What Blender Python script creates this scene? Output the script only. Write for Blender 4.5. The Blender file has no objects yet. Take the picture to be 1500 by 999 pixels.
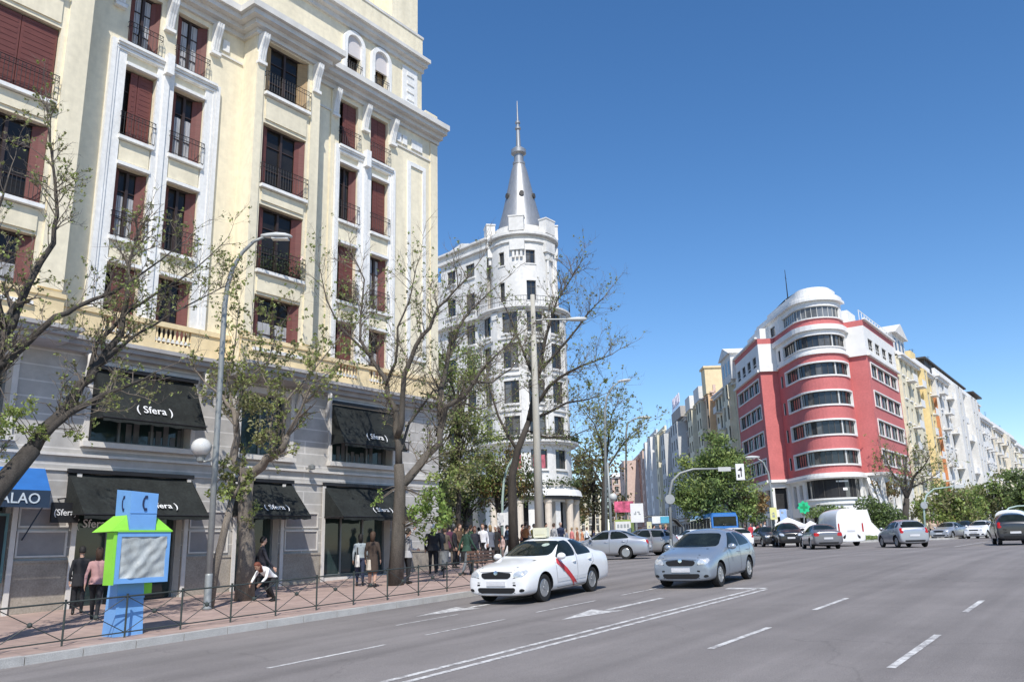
import bpy, math, random
from mathutils import Vector, Matrix
from mathutils.bvhtree import BVHTree
V = Vector
R = math.radians
PI = math.pi
random.seed(7)
scene = bpy.context.scene
COL = scene.collection

# ------------------------------------------------------------------ camera (street frame: X along the avenue, Y to the left, Z up)
F, PIT, ROL, AZ = 1207.4, .243422, -.026540, .6366
CAM = V((0, 0, 2.0))
fw = V((math.cos(AZ) * math.cos(PIT), math.sin(AZ) * math.cos(PIT), math.sin(PIT)))
rt0 = V((math.sin(AZ), -math.cos(AZ), 0))
up0 = rt0.cross(fw)
RT = rt0 * math.cos(ROL) + up0 * math.sin(ROL)
UP = -rt0 * math.sin(ROL) + up0 * math.cos(ROL)
FH = V((math.cos(AZ), math.sin(AZ), 0))
cd = bpy.data.cameras.new('camera')
cam = bpy.data.objects.new('camera', cd)
COL.objects.link(cam)
cd.sensor_width = 36
cd.lens = F / 1500 * 36
cd.clip_start = .1
cd.clip_end = 6000
m = Matrix((RT, UP, -fw)).transposed().to_4x4()
m.translation = CAM
cam.matrix_world = m
scene.camera = cam


def ray(px, py):
    return fw * F + RT * (px - 750) - UP * (py - 499.5)


def at(px, py, w):          # world point seen at a photo pixel, w metres ahead (horizontal depth)
    d = ray(px, py)
    return CAM + d * (w / d.dot(FH))


def onY(px, py, Y):
    d = ray(px, py)
    return CAM + d * (Y / d.y)


def G(x):                   # height of the road along the avenue: climbs, then flattens at the junction
    if x < -12: x = -12
    if x <= 28: return .56 + (x - 17) * .033
    if x <= 42:
        t = x - 28
        return .923 + .033 * t - .023 * t * t / 28
    if x <= 70: return 1.224 + .01 * (x - 42)
    if x <= 90:
        t = x - 70
        return 1.504 + .01 * t - .01 * t * t / 40
    return 1.604


KERB = [(-14, 15.75), (20, 15.75), (23, 15.95), (26, 16.7), (29, 18.1), (32, 20.2), (35, 23.2), (37, 26.5), (38.5, 31), (39, 60)]


def kerbY(x):
    for a, b in zip(KERB, KERB[1:]):
        if x <= b[0]:
            t = (x - a[0]) / (b[0] - a[0])
            return a[1] + t * (b[1] - a[1])
    return 60


def S(x, y):                # height of the left pavement
    return G(x) + .14 + .01 * max(0, y - 15.75)


def gnd(px, py, f=lambda x, y: G(x)):
    d = ray(px, py)
    d = d / d.dot(FH)
    t = 3.0
    while t < 400:
        q = CAM + d * t
        if q.z <= f(q.x, q.y): return q
        t += .02
    return CAM + d * 60


# ------------------------------------------------------------------ materials
MATS = {}


def pm(name, col, rough=.65, var=.12, scale=2.0, metal=0, bump=0, spec=.4, stretch=(1, 1, 1), fine=None, dirt=0):
    if name in MATS: return MATS[name]
    mt = bpy.data.materials.new(name)
    mt.use_nodes = True
    nt = mt.node_tree
    N, L = nt.nodes, nt.links
    b = N['Principled BSDF']
    b.inputs['Roughness'].default_value = rough
    b.inputs['Metallic'].default_value = metal
    b.inputs['Specular IOR Level'].default_value = spec
    tc = N.new('ShaderNodeTexCoord')
    mp = N.new('ShaderNodeMapping')
    mp.inputs['Scale'].default_value = stretch
    L.new(tc.outputs['Object'], mp.inputs['Vector'])
    n1 = N.new('ShaderNodeTexNoise')
    n1.inputs['Scale'].default_value = scale
    n1.inputs['Detail'].default_value = 6
    n1.inputs['Roughness'].default_value = .65
    L.new(mp.outputs['Vector'], n1.inputs['Vector'])
    mr = N.new('ShaderNodeMapRange')
    mr.inputs['From Min'].default_value = .3
    mr.inputs['From Max'].default_value = .7
    mr.inputs['To Min'].default_value = 1 - var
    mr.inputs['To Max'].default_value = 1 + var
    L.new(n1.outputs['Fac'], mr.inputs['Value'])
    mx = N.new('ShaderNodeMix')
    mx.data_type = 'RGBA'
    mx.blend_type = 'MULTIPLY'
    mx.inputs['Factor'].default_value = 1
    mx.inputs['A'].default_value = (*col, 1)
    L.new(mr.outputs['Result'], mx.inputs['B'])
    out = mx.outputs['Result']
    if fine:
        n2 = N.new('ShaderNodeTexNoise')
        n2.inputs['Scale'].default_value = fine[0]
        n2.inputs['Detail'].default_value = 2
        L.new(tc.outputs['Object'], n2.inputs['Vector'])
        m2 = N.new('ShaderNodeMapRange')
        m2.inputs['From Min'].default_value = .3
        m2.inputs['From Max'].default_value = .7
        m2.inputs['To Min'].default_value = 1 - fine[1]
        m2.inputs['To Max'].default_value = 1 + fine[1]
        L.new(n2.outputs['Fac'], m2.inputs['Value'])
        mx2 = N.new('ShaderNodeMix')
        mx2.data_type = 'RGBA'
        mx2.blend_type = 'MULTIPLY'
        mx2.inputs['Factor'].default_value = 1
        L.new(out, mx2.inputs['A'])
        L.new(m2.outputs['Result'], mx2.inputs['B'])
        out = mx2.outputs['Result']
    L.new(out, b.inputs['Base Color'])
    if bump:
        bp = N.new('ShaderNodeBump')
        bp.inputs['Strength'].default_value = bump
        bp.inputs['Distance'].default_value = .02
        L.new(n1.outputs['Fac'], bp.inputs['Height'])
        L.new(bp.outputs['Normal'], b.inputs['Normal'])
    MATS[name] = mt
    return mt


def brickmat(name, c1, c2, mortar, w, h, ms, rough=.75, axes='XZ', var=.15, off=.5):
    """courses of stone or paving: brick texture over object X/Z or X/Y, broken up by noise"""
    mt = bpy.data.materials.new(name)
    mt.use_nodes = True
    nt = mt.node_tree
    N, L = nt.nodes, nt.links
    b = N['Principled BSDF']
    b.inputs['Roughness'].default_value = rough
    b.inputs['Specular IOR Level'].default_value = .3
    tc = N.new('ShaderNodeTexCoord')
    sp = N.new('ShaderNodeSeparateXYZ')
    cb = N.new('ShaderNodeCombineXYZ')
    L.new(tc.outputs['Object'], sp.inputs[0])
    L.new(sp.outputs[axes[0]], cb.inputs[0])
    L.new(sp.outputs[axes[1]], cb.inputs[1])
    br = N.new('ShaderNodeTexBrick')
    br.offset = off
    br.inputs['Color1'].default_value = (*c1, 1)
    br.inputs['Color2'].default_value = (*c2, 1)
    br.inputs['Mortar'].default_value = (*mortar, 1)
    br.inputs['Scale'].default_value = 1
    br.inputs['Brick Width'].default_value = w
    br.inputs['Row Height'].default_value = h
    br.inputs['Mortar Size'].default_value = ms
    br.inputs['Mortar Smooth'].default_value = .2
    L.new(cb.outputs[0], br.inputs['Vector'])
    n1 = N.new('ShaderNodeTexNoise')
    n1.inputs['Scale'].default_value = 1.3
    n1.inputs['Detail'].default_value = 8
    n1.inputs['Roughness'].default_value = .7
    L.new(tc.outputs['Object'], n1.inputs['Vector'])
    mr = N.new('ShaderNodeMapRange')
    mr.inputs['From Min'].default_value = .3
    mr.inputs['From Max'].default_value = .7
    mr.inputs['To Min'].default_value = 1 - var
    mr.inputs['To Max'].default_value = 1 + var
    L.new(n1.outputs['Fac'], mr.inputs['Value'])
    mx = N.new('ShaderNodeMix')
    mx.data_type = 'RGBA'
    mx.blend_type = 'MULTIPLY'
    mx.inputs['Factor'].default_value = 1
    L.new(br.outputs['Color'], mx.inputs['A'])
    L.new(mr.outputs['Result'], mx.inputs['B'])
    L.new(mx.outputs['Result'], b.inputs['Base Color'])
    MATS[name] = mt
    return mt


def leafmat(name, col, var=.35):
    mt = pm(name, col, rough=.55, var=var, scale=.9, fine=(9, .3))
    N, L = mt.node_tree.nodes, mt.node_tree.links
    b = N['Principled BSDF']
    tr = N.new('ShaderNodeBsdfTranslucent')
    src = b.inputs['Base Color'].links[0].from_socket
    L.new(src, tr.inputs['Color'])
    ms = N.new('ShaderNodeMixShader')
    ms.inputs[0].default_value = .35
    L.new(b.outputs[0], ms.inputs[1])
    L.new(tr.outputs[0], ms.inputs[2])
    L.new(ms.outputs[0], N['Material Output'].inputs['Surface'])
    return mt


def asphaltmat():
    mt = pm('asphalt', (.208, .190, .182), rough=.85, var=.15, scale=.3, bump=0, spec=.25, fine=(70, .22))
    N, L = mt.node_tree.nodes, mt.node_tree.links
    b = N['Principled BSDF']
    tc = N['Texture Coordinate']
    src = b.inputs['Base Color'].links[0].from_socket
    mp = N.new('ShaderNodeMapping')      # wheel tracks and long streaks down the lanes
    mp.inputs['Scale'].default_value = (.03, 1.4, 1)
    L.new(tc.outputs['Object'], mp.inputs['Vector'])
    n = N.new('ShaderNodeTexNoise')
    n.inputs['Scale'].default_value = 1
    n.inputs['Detail'].default_value = 5
    L.new(mp.outputs[0], n.inputs['Vector'])
    mr = N.new('ShaderNodeMapRange')
    mr.inputs['From Min'].default_value = .32
    mr.inputs['From Max'].default_value = .68
    mr.inputs['To Min'].default_value = .84
    mr.inputs['To Max'].default_value = 1.14
    L.new(n.outputs['Fac'], mr.inputs['Value'])
    mx = N.new('ShaderNodeMix')
    mx.data_type = 'RGBA'
    mx.blend_type = 'MULTIPLY'
    mx.inputs['Factor'].default_value = 1
    L.new(src, mx.inputs['A'])
    L.new(mr.outputs[0], mx.inputs['B'])
    # cracks
    vo = N.new('ShaderNodeTexVoronoi')
    vo.feature = 'DISTANCE_TO_EDGE'
    vo.inputs['Scale'].default_value = .16
    nz = N.new('ShaderNodeTexNoise')
    nz.inputs['Scale'].default_value = .6
    nz.inputs['Detail'].default_value = 6
    L.new(tc.outputs['Object'], nz.inputs['Vector'])
    ad = N.new('ShaderNodeVectorMath')
    ad.operation = 'MULTIPLY_ADD'
    ad.inputs[1].default_value = (2.5, 2.5, 0)
    L.new(nz.outputs['Color'], ad.inputs[0])
    L.new(tc.outputs['Object'], ad.inputs[2])
    L.new(ad.outputs[0], vo.inputs['Vector'])
    m2 = N.new('ShaderNodeMapRange')
    m2.inputs['From Min'].default_value = 0
    m2.inputs['From Max'].default_value = .006
    m2.inputs['To Min'].default_value = .85
    m2.inputs['To Max'].default_value = 1
    L.new(vo.outputs['Distance'], m2.inputs['Value'])
    mx2 = N.new('ShaderNodeMix')
    mx2.data_type = 'RGBA'
    mx2.blend_type = 'MULTIPLY'
    mx2.inputs['Factor'].default_value = 1
    L.new(mx.outputs['Result'], mx2.inputs['A'])
    L.new(m2.outputs[0], mx2.inputs['B'])
    L.new(mx2.outputs['Result'], b.inputs['Base Color'])
    return mt


def wornpaint():
    mt = pm('road_paint', (.62, .61, .59), rough=.75, var=.12, scale=2.4, fine=(30, .12))
    N, L = mt.node_tree.nodes, mt.node_tree.links
    b = N['Principled BSDF']
    src = b.inputs['Base Color'].links[0].from_socket
    n = N.new('ShaderNodeTexNoise')
    n.inputs['Scale'].default_value = 5.5
    n.inputs['Detail'].default_value = 9
    n.inputs['Roughness'].default_value = .75
    L.new(N['Texture Coordinate'].outputs['Object'], n.inputs['Vector'])
    mr = N.new('ShaderNodeMapRange')
    mr.inputs['From Min'].default_value = .40
    mr.inputs['From Max'].default_value = .56
    L.new(n.outputs['Fac'], mr.inputs['Value'])
    mx = N.new('ShaderNodeMix')
    mx.data_type = 'RGBA'
    mx.inputs['A'].default_value = (.27, .255, .25, 1)
    L.new(mr.outputs[0], mx.inputs['Factor'])
    L.new(src, mx.inputs['B'])
    L.new(mx.outputs['Result'], b.inputs['Base Color'])
    return mt


def paintmat(name, col, metal=0, rough=.28):
    mt = pm(name, col, rough=rough, var=.04, scale=1.5, metal=metal, spec=.5)
    b = mt.node_tree.nodes['Principled BSDF']
    b.inputs['Coat Weight'].default_value = .6
    b.inputs['Coat Roughness'].default_value = .06
    return mt


def glassmat(name, col=(.02, .025, .03), rough=.05):
    return pm(name, col, rough=rough, var=.35, scale=.8, spec=.6)


# ------------------------------------------------------------------ mesh builder
class MB:
    def __init__(s):
        s.v, s.f, s.m = [], [], []

    def face(s, pts, mi=0):
        n = len(s.v)
        s.v += [tuple(p) for p in pts]
        s.f.append(tuple(range(n, n + len(pts))))
        s.m.append(mi)

    def hexa(s, c, mi=0):      # 8 corners, bottom ring then top ring
        n = len(s.v)
        s.v += [tuple(p) for p in c]
        for q in ((3, 2, 1, 0), (4, 5, 6, 7), (0, 1, 5, 4), (1, 2, 6, 5), (2, 3, 7, 6), (3, 0, 4, 7)):
            s.f.append(tuple(n + i for i in q))
            s.m.append(mi)

    def box(s, x0, x1, y0, y1, z0, z1, mi=0):
        s.hexa([(x0, y0, z0), (x1, y0, z0), (x1, y1, z0), (x0, y1, z0), (x0, y0, z1), (x1, y0, z1), (x1, y1, z1), (x0, y1, z1)], mi)

    def obox(s, c, ax, ay, az, mi=0):   # centre and three half-axis vectors
        c, ax, ay, az = V(c), V(ax), V(ay), V(az)
        s.hexa([c - ax - ay - az, c + ax - ay - az, c + ax + ay - az, c - ax + ay - az,
                c - ax - ay + az, c + ax - ay + az, c + ax + ay + az, c - ax + ay + az], mi)

    def pbox(s, P, u0, u1, d0, d1, z0, z1, mi=0, nu=1):
        for i in range(nu):
            a, b = u0 + (u1 - u0) * i / nu, u0 + (u1 - u0) * (i + 1) / nu
            s.hexa([P(a, d1, z0), P(b, d1, z0), P(b, d0, z0), P(a, d0, z0), P(a, d1, z1), P(b, d1, z1), P(b, d0, z1), P(a, d0, z1)], mi)

    def loft(s, rings, mi=0, caps=True, closed=True):
        n0 = len(s.v)
        k = len(rings[0])
        for r in rings: s.v += [tuple(p) for p in r]
        for i in range(len(rings) - 1):
            for j in range(k if closed else k - 1):
                a, b = n0 + i * k + j, n0 + i * k + (j + 1) % k
                s.f.append((a, b, b + k, a + k))
                s.m.append(mi)
        if caps and closed:
            s.f.append(tuple(n0 + j for j in reversed(range(k))))
            s.m.append(mi)
            s.f.append(tuple(n0 + (len(rings) - 1) * k + j for j in range(k)))
            s.m.append(mi)

    def tube(s, pts, rad, n=6, mi=0, caps=True, flat=1.0):
        pts = [V(p) for p in pts]
        if not isinstance(rad, (list, tuple)): rad = [rad] * len(pts)
        rings = []
        prev = None
        for i, p in enumerate(pts):
            t = (pts[min(i + 1, len(pts) - 1)] - pts[max(i - 1, 0)])
            if t.length < 1e-9: t = V((0, 0, 1))
            t.normalize()
            if prev is None:
                a = V((0, 0, 1)) if abs(t.z) < .9 else V((1, 0, 0))
                x = t.cross(a).normalized()
            else:
                x = (prev - t * prev.dot(t))
                x = x.normalized() if x.length > 1e-6 else t.orthogonal().normalized()
            prev = x
            y = t.cross(x)
            rings.append([p + (x * math.cos(2 * PI * k / n) + y * math.sin(2 * PI * k / n) * flat) * rad[i] for k in range(n)])
        s.loft(rings, mi, caps)

    def lathe(s, c, prof, n=16, mi=0, a0=0, a1=2 * PI, sq=None):
        c = V(c)
        full = abs(a1 - a0 - 2 * PI) < 1e-6
        k = n if full else n + 1
        rings = [[c + V((r * math.cos(a0 + (a1 - a0) * j / n), r * math.sin(a0 + (a1 - a0) * j / n), z)) for j in range(k)] for r, z in prof]
        s.loft(rings, mi, caps=full, closed=full)

    def prism(s, poly, z0, z1, mi=0):
        s.loft([[(x, y, z0) for x, y in poly], [(x, y, z1) for x, y in poly]], mi)

    def ball(s, c, r, n=10, m_=6, mi=0):
        c = V(c)
        if not isinstance(r, (tuple, list)): r = (r, r, r)
        s.loft([[c + V((r[0] * math.sin(PI * (i + .02) / (m_ + .04)) * math.cos(2 * PI * j / n), r[1] * math.sin(PI * (i + .02) / (m_ + .04)) * math.sin(2 * PI * j / n), -r[2] * math.cos(PI * i / m_))) for j in range(n)] for i in range(m_ + 1)], mi)

    def build(s, name, mats, parent=None, world=True, smooth=False, **kw):
        me = bpy.data.meshes.new(name)
        me.from_pydata(s.v, [], s.f)
        if not isinstance(mats, (list, tuple)): mats = [mats]
        for m_ in mats: me.materials.append(m_)
        if len(mats) > 1: me.polygons.foreach_set('material_index', s.m)
        if smooth: me.polygons.foreach_set('use_smooth', [True] * len(s.f))
        me.update()
        return link(name, me, parent, world, **kw)


def link(name, me, parent=None, world=True, **kw):
    o = bpy.data.objects.new(name, me)
    COL.objects.link(o)
    if parent is not None:
        o.parent = parent
        if world: o.matrix_parent_inverse = root_matrix(parent).inverted()
    for k, v in kw.items(): o[k] = v
    return o


ROOTM = {}


def root_matrix(o):
    if o.name in ROOTM: return ROOTM[o.name]
    if o.type == 'EMPTY': return Matrix.Translation(o.location)
    # a part whose own mesh is already in world coordinates
    return Matrix.Identity(4)


def thing(name, label, cat, loc=(0, 0, 0), rz=0, group=None):
    o = bpy.data.objects.new(name, None)
    COL.objects.link(o)
    o.location = loc
    o.rotation_euler = (0, 0, rz)
    o.empty_display_size = .3
    o['label'] = label
    o['category'] = cat
    if group: o['group'] = group
    ROOTM[o.name] = Matrix.Translation(V(loc)) @ Matrix.Rotation(rz, 4, 'Z')
    return o


def fixsmooth(me, ang=40):
    me.polygons.foreach_set('use_smooth', [True] * len(me.polygons))
    try: me.set_sharp_from_angle(angle=R(ang))
    except Exception: pass


def dup(root, loc, rz=None, label=None, group=None):
    r = root.copy()
    COL.objects.link(r)
    r.location = loc
    if rz is not None: r.rotation_euler = (0, 0, rz)
    if label: r['label'] = label
    if group: r['group'] = group
    for ch in list(root.children):
        c = ch.copy()
        COL.objects.link(c)
        c.parent = r
        for g in list(ch.children):
            d = g.copy()
            COL.objects.link(d)
            d.parent = c
    return r


def text_mesh(txt, size, extr=.004, spacing=1.0):
    cu = bpy.data.curves.new('lettering', 'FONT')
    cu.body = txt
    cu.size = size
    cu.extrude = extr
    cu.offset = size * .006
    cu.resolution_u = 3
    cu.align_x = 'CENTER'
    cu.align_y = 'CENTER'
    cu.space_character = spacing
    ob = bpy.data.objects.new('lettering', cu)
    COL.objects.link(ob)
    dg = bpy.context.evaluated_depsgraph_get()
    me = bpy.data.meshes.new_from_object(ob.evaluated_get(dg))
    bpy.data.objects.remove(ob)
    bpy.data.curves.remove(cu)
    return me


def lettering(txt, size, centre, xd, yd, mat, parent, world=True, sx=1.0, bold=.0):
    """letters lying in the plane of xd (reading direction) and yd (up)"""
    me = text_mesh(txt, size)
    xd, yd = V(xd).normalized(), V(yd).normalized()
    zd = xd.cross(yd).normalized()
    M4 = Matrix((xd * sx, yd, zd)).transposed().to_4x4()
    M4.translation = V(centre)
    me.transform(M4)
    me.materials.clear()
    me.materials.append(mat)
    return link('lettering', me, parent, world)


# ------------------------------------------------------------------ facades
def facade(mb, P, u0, u1, z0, z1, holes, depth=.25, mi=0, mr=None, du=99, back=None):
    us = {u0, u1}
    zs = {z0, z1}
    for a, b, c, d in holes:
        us |= {max(a, u0), min(b, u1)}
        zs |= {max(c, z0), min(d, z1)}
    us, zs = sorted(us), sorted(zs)
    if mr is None: mr = mi
    fus = []
    for a, b in zip(us, us[1:]):
        n = max(1, math.ceil((b - a) / du))
        fus += [a + (b - a) * i / n for i in range(n)]
    fus.append(us[-1])
    for a, b in zip(fus, fus[1:]):
        for c, d in zip(zs, zs[1:]):
            mu, mz = (a + b) / 2, (c + d) / 2
            if any(h[0] < mu < h[1] and h[2] < mz < h[3] for h in holes): continue
            mb.face([P(a, 0, c), P(b, 0, c), P(b, 0, d), P(a, 0, d)], mi)
    for a, b, c, d in holes:
        n = max(1, math.ceil((b - a) / du))
        for i in range(n):
            p, q = a + (b - a) * i / n, a + (b - a) * (i + 1) / n
            mb.face([P(p, 0, c), P(p, -depth, c), P(q, -depth, c), P(q, 0, c)], mr)
            mb.face([P(q, 0, d), P(q, -depth, d), P(p, -depth, d), P(p, 0, d)], mr)
            if back is not None: mb.face([P(p, -depth, c), P(q, -depth, c), P(q, -depth, d), P(p, -depth, d)], back)
        mb.face([P(a, 0, c), P(a, 0, d), P(a, -depth, d), P(a, -depth, c)], mr)
        mb.face([P(b, 0, c), P(b, -depth, c), P(b, -depth, d), P(b, 0, d)], mr)


def flatP(o, ang):          # u along the direction ang, d outward (to the right of u), z absolute
    ux, uy = math.cos(ang), math.sin(ang)
    nx, ny = uy, -ux
    return lambda u, d, z: (o[0] + ux * u + nx * d, o[1] + uy * u + ny * d, z)


def arcP(c, r, a0):         # u is arc length from angle a0, counter-clockwise, d outward
    return lambda u, d, z: (c[0] + (r + d) * math.cos(a0 + u / r), c[1] + (r + d) * math.sin(a0 + u / r), z)
# ------------------------------------------------------------------ light and sky
SUN = V((-1.05, -.92, 1.72)).normalized()
w = bpy.data.worlds.new('World')
scene.world = w
w.use_nodes = True
nt = w.node_tree
sky = nt.nodes.new('ShaderNodeTexSky')
sky.sky_type = 'NISHITA'
sky.sun_disc = False
sky.sun_elevation = math.asin(SUN.z)
sky.sun_rotation = math.atan2(SUN.x, SUN.y)
sky.altitude = 650
sky.air_density = 1.0
sky.dust_density = .25
sky.ozone_density = 1.9
hs = nt.nodes.new('ShaderNodeHueSaturation')
hs.inputs['Saturation'].default_value = 1.25
nt.links.new(sky.outputs[0], hs.inputs['Color'])
tint = nt.nodes.new('ShaderNodeMix')
tint.data_type = 'RGBA'
tint.blend_type = 'MULTIPLY'
tint.inputs['Factor'].default_value = 1
tint.inputs['B'].default_value = (1.1, 1.08, 1.12, 1)
nt.links.new(hs.outputs[0], tint.inputs['A'])
nt.links.new(tint.outputs['Result'], nt.nodes['Background'].inputs[0])
nt.nodes['Background'].inputs[1].default_value = .15
sl = bpy.data.lights.new('sun', 'SUN')
sl.energy = 5.0
sl.angle = R(.5)
sl.color = (1, .955, .88)
so = bpy.data.objects.new('sun', sl)
COL.objects.link(so)
so.rotation_euler = SUN.to_track_quat('Z', 'Y').to_euler()
so.location = (0, 0, 60)
scene.view_settings.view_transform = 'Standard'
scene.view_settings.look = 'None'
scene.view_settings.exposure = 0
scene.render.engine = 'CYCLES'
scene.cycles.max_bounces = 5
scene.cycles.use_denoising = True

# ------------------------------------------------------------------ ground
asphalt = asphaltmat()
paving = brickmat('pavement_tiles', (.40, .295, .255), (.36, .262, .23), (.26, .215, .195), .42, .42, .012, axes='XY', var=.22, off=0)
granite = pm('granite', (.42, .41, .39), rough=.8, var=.15, scale=3, fine=(60, .2))
roadpaint = wornpaint()
xs = [-60, -30] + list(range(-14, 92, 2)) + [120, 200, 400, 900, 2500]
ys = [-1500, -400, -120, -60, -30, 0, 10, 20, 40, 80, 160, 400, 900, 2000]
mb = MB()
for a, b in zip(xs, xs[1:]):
    for c, d in zip(ys, ys[1:]):
        mb.face([(a, c, G(a)), (b, c, G(b)), (b, d, G(b)), (a, d, G(a))])
mb.build('road', asphalt, kind='structure')
sx = [-14 + i for i in range(34)] + [20 + i * .5 for i in range(38)] + [39]
mb = MB()
for a, b in zip(sx, sx[1:]):
    ya, yb = kerbY(a) + .18, kerbY(b) + .18
    for t0, t1 in zip((0, .2, .45, 1), (.2, .45, 1)):
        q = [(a, ya + (62 - ya) * t0), (b, yb + (62 - yb) * t0), (b, yb + (62 - yb) * t1), (a, ya + (62 - ya) * t1)]
        mb.face([(x, y, S(x, y)) for x, y in q])
mb.build('pavement', paving, kind='structure')
mb = MB()
kp = []
for a, b in zip(KERB, KERB[1:]):
    n = max(1, round(math.hypot(b[0] - a[0], b[1] - a[1]) / 1.0))
    kp += [(a[0] + (b[0] - a[0]) * i / n, a[1] + (b[1] - a[1]) * i / n) for i in range(n)]
for (x0, y0), (x1, y1) in zip(kp, kp[1:]):
    d = V((x1 - x0, y1 - y0, 0)).normalized()
    n = V((-d.y, d.x, 0))
    g = .008
    j = random.uniform(-.006, .006)
    a, b = V((x0, y0, 0)) + d * g, V((x1, y1, 0)) - d * g
    top = [(a.x, a.y), (b.x, b.y), (b.x + n.x * .2, b.y + n.y * .2), (a.x + n.x * .2, a.y + n.y * .2)]
    mb.hexa([(x, y, G(x) - .1) for x, y in top] + [(x, y, G(x) + .146 + j) for x, y in top])
mb.build('kerb', granite, kind='structure')


def stripe(pts_left, pts_right, name='road_marking'):
    m_ = MB()
    n = 10
    for i in range(n):
        q = []
        for t, (p, r_) in ((i / n, (0, 1)), ((i + 1) / n, (0, 1))):
            a = V(pts_left[0]).lerp(V(pts_left[1]), t)
            b = V(pts_right[0]).lerp(V(pts_right[1]), t)
            q.append((a, b))
        m_.face([(x.x, x.y, G(x.x) + .005) for x in (q[0][1], q[1][1], q[1][0], q[0][0])])
    return m_.build(name, roadpaint, kind='structure')


def line(x0, x1, y, w_=.11):
    stripe(((x0, y + w_ / 2), (x1, y + w_ / 2)), ((x0, y - w_ / 2), (x1, y - w_ / 2)))


for y in (8.2, 8.5): line(2, 22.0 + (y - 8.2) * 1.2, y, .12)
stripe(((21.95, 9.35), (22.05, 8.3)), ((22.35, 9.35), (22.45, 8.3)))
line(12.4, 14.95, 5.58); line(17.7, 20.1, 5.64); line(7, 9.2, 5.6)
line(11.7, 14.8, 2.85); line(17.9, 20.0, 2.93); line(6, 8.4, 2.85)
line(8.5, 11.0, 11.1, .1); line(3.2, 5.7, 11.1, .1); line(12.2, 14.7, 11.25, .08); line(16.0, 18.6, 11.35, .07); line(20, 22.6, 11.4, .07)
line(13.2, 15.2, 13.0, .06)


def arrow(x, y, L=4.6):
    line(x + 1.9, x + L, y, .16)
    m_ = MB()
    pts = [(x, y), (x + 1.9, y - .42), (x + 1.75, y), (x + 1.9, y + .42)]
    m_.face([(a, b, G(a) + .005) for a, b in (pts[0], pts[1], pts[2])])
    m_.face([(a, b, G(a) + .005) for a, b in (pts[0], pts[2], pts[3])])
    m_.build('road_marking', roadpaint, kind='structure')


arrow(14.9, 9.95); arrow(14.6, 13.75)
for i in range(9):       # zebra and stop line across the far side street
    line(44 + i * 1.1, 44.5 + i * 1.1, -2, 6)
line(52, 80, 8.6, .12); line(52, 56, 4, .1); line(60, 64, 4, .1)

# ------------------------------------------------------------------ the big cream corner building
cream = pm('cream_render', (.80, .72, .54), rough=.85, var=.12, scale=.8, stretch=(1.6, 1.6, .18), fine=(5, .06))
cream2 = pm('yellow_render', (.82, .66, .40), rough=.85, var=.1, scale=.6, fine=(4, .08))
white = pm('white_stucco', (.80, .79, .76), rough=.8, var=.11, scale=1.6, stretch=(1.5, 1.5, .25), fine=(8, .06))
ashlar = brickmat('grey_stone', (.47, .45, .42), (.43, .41, .385), (.64, .615, .58), 40, .46, .022, var=.2)
ledge = pm('grey_ledge', (.40, .39, .385), rough=.8, var=.15, scale=1.5)
plinthm = pm('plinth_stone', (.34, .30, .25), rough=.8, var=.2, scale=1.4, fine=(20, .15))
panelm = pm('stone_panel', (.29, .275, .27), rough=.8, var=.12, scale=2)
trimlight = pm('light_stone_trim', (.64, .61, .57), rough=.8, var=.1, scale=3)
shutterm = pm('oxblood_shutter', (.155, .052, .043), rough=.6, var=.2, scale=3, stretch=(1, 1, 12))
woodm = pm('tan_shutter', (.36, .24, .12), rough=.6, var=.2, scale=3, stretch=(1, 1, 10))
framem = pm('brown_frame', (.045, .03, .027), rough=.5, var=.2)
glass = pm('window_glass', (.022, .02, .018), rough=.06, var=.4, scale=.8, spec=.3)
glass2 = glassmat('window_glass_curtained', (.10, .10, .105))
curtain = pm('curtain', (.42, .42, .43), rough=.9, var=.35, scale=5, stretch=(6, 6, .3))
iron = pm('black_iron', (.018, .018, .02), rough=.5, var=.2)
awningm = pm('black_awning', (.016, .019, .018), rough=.85, var=.45, scale=2.2, bump=.5, fine=(14, .25))
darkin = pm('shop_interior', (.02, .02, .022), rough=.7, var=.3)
lettersm = pm('white_letters', (.8, .8, .8), rough=.6, var=.03)
shopglass = glassmat('shop_glass', (.025, .045, .045))
blind = pm('roller_blind', (.62, .58, .57), rough=.7, var=.06, scale=2, stretch=(1, 1, 20))
greyframe = pm('steel_frame', (.22, .23, .23), rough=.4, var=.15, metal=.3)

B = thing('apartment_building', 'large cream corner apartment building with grey stone ground floor, red shutters and black shop awnings', 'building', (18, 24.5, .8))
FY = 24.5


def Pd(off): return lambda u, d, z: (u, FY - off - d, z)


FL = [(8.8, 10.9), (11.75, 14.2), (15.2, 17.75), (18.52, 20.75)]
FLB = [(8.9, 10.85), (11.75, 14.25), (15.0, 17.5), (18.72, 20.9)]
COLS = [(12.0, 13.1), (13.72, 14.93), (21.25, 22.3), (23.05, 24.1)]
BO = .8
mb = MB()
holes = [(a, b, c, d) for a, b in COLS for c, d in FL]
facade(mb, Pd(0), 10.45, 16.45, 8.3, 21.9, [h for h in holes if h[0] < 16], .32, 0)
facade(mb, Pd(0), 19.48, 27.4, 8.3, 21.9, [h for h in holes if h[0] > 16], .32, 0)
facade(mb, Pd(BO), 3.5, 10.45, 8.3, 21.9, [(a, b, c, d) for a, b in ((4.2, 6.2), (7.5, 9.6)) for c, d in FLB], .32, 0)
facade(mb, Pd(BO), 16.45, 19.48, 8.3, 21.9, [(16.9, 18.9, c, d) for c, d in FLB], .32, 0)
for u in (10.45, 16.45, 19.48):
    mb.face([(u, FY, 8.3), (u, FY - BO, 8.3), (u, FY - BO, 21.9), (u, FY, 21.9)])
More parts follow.
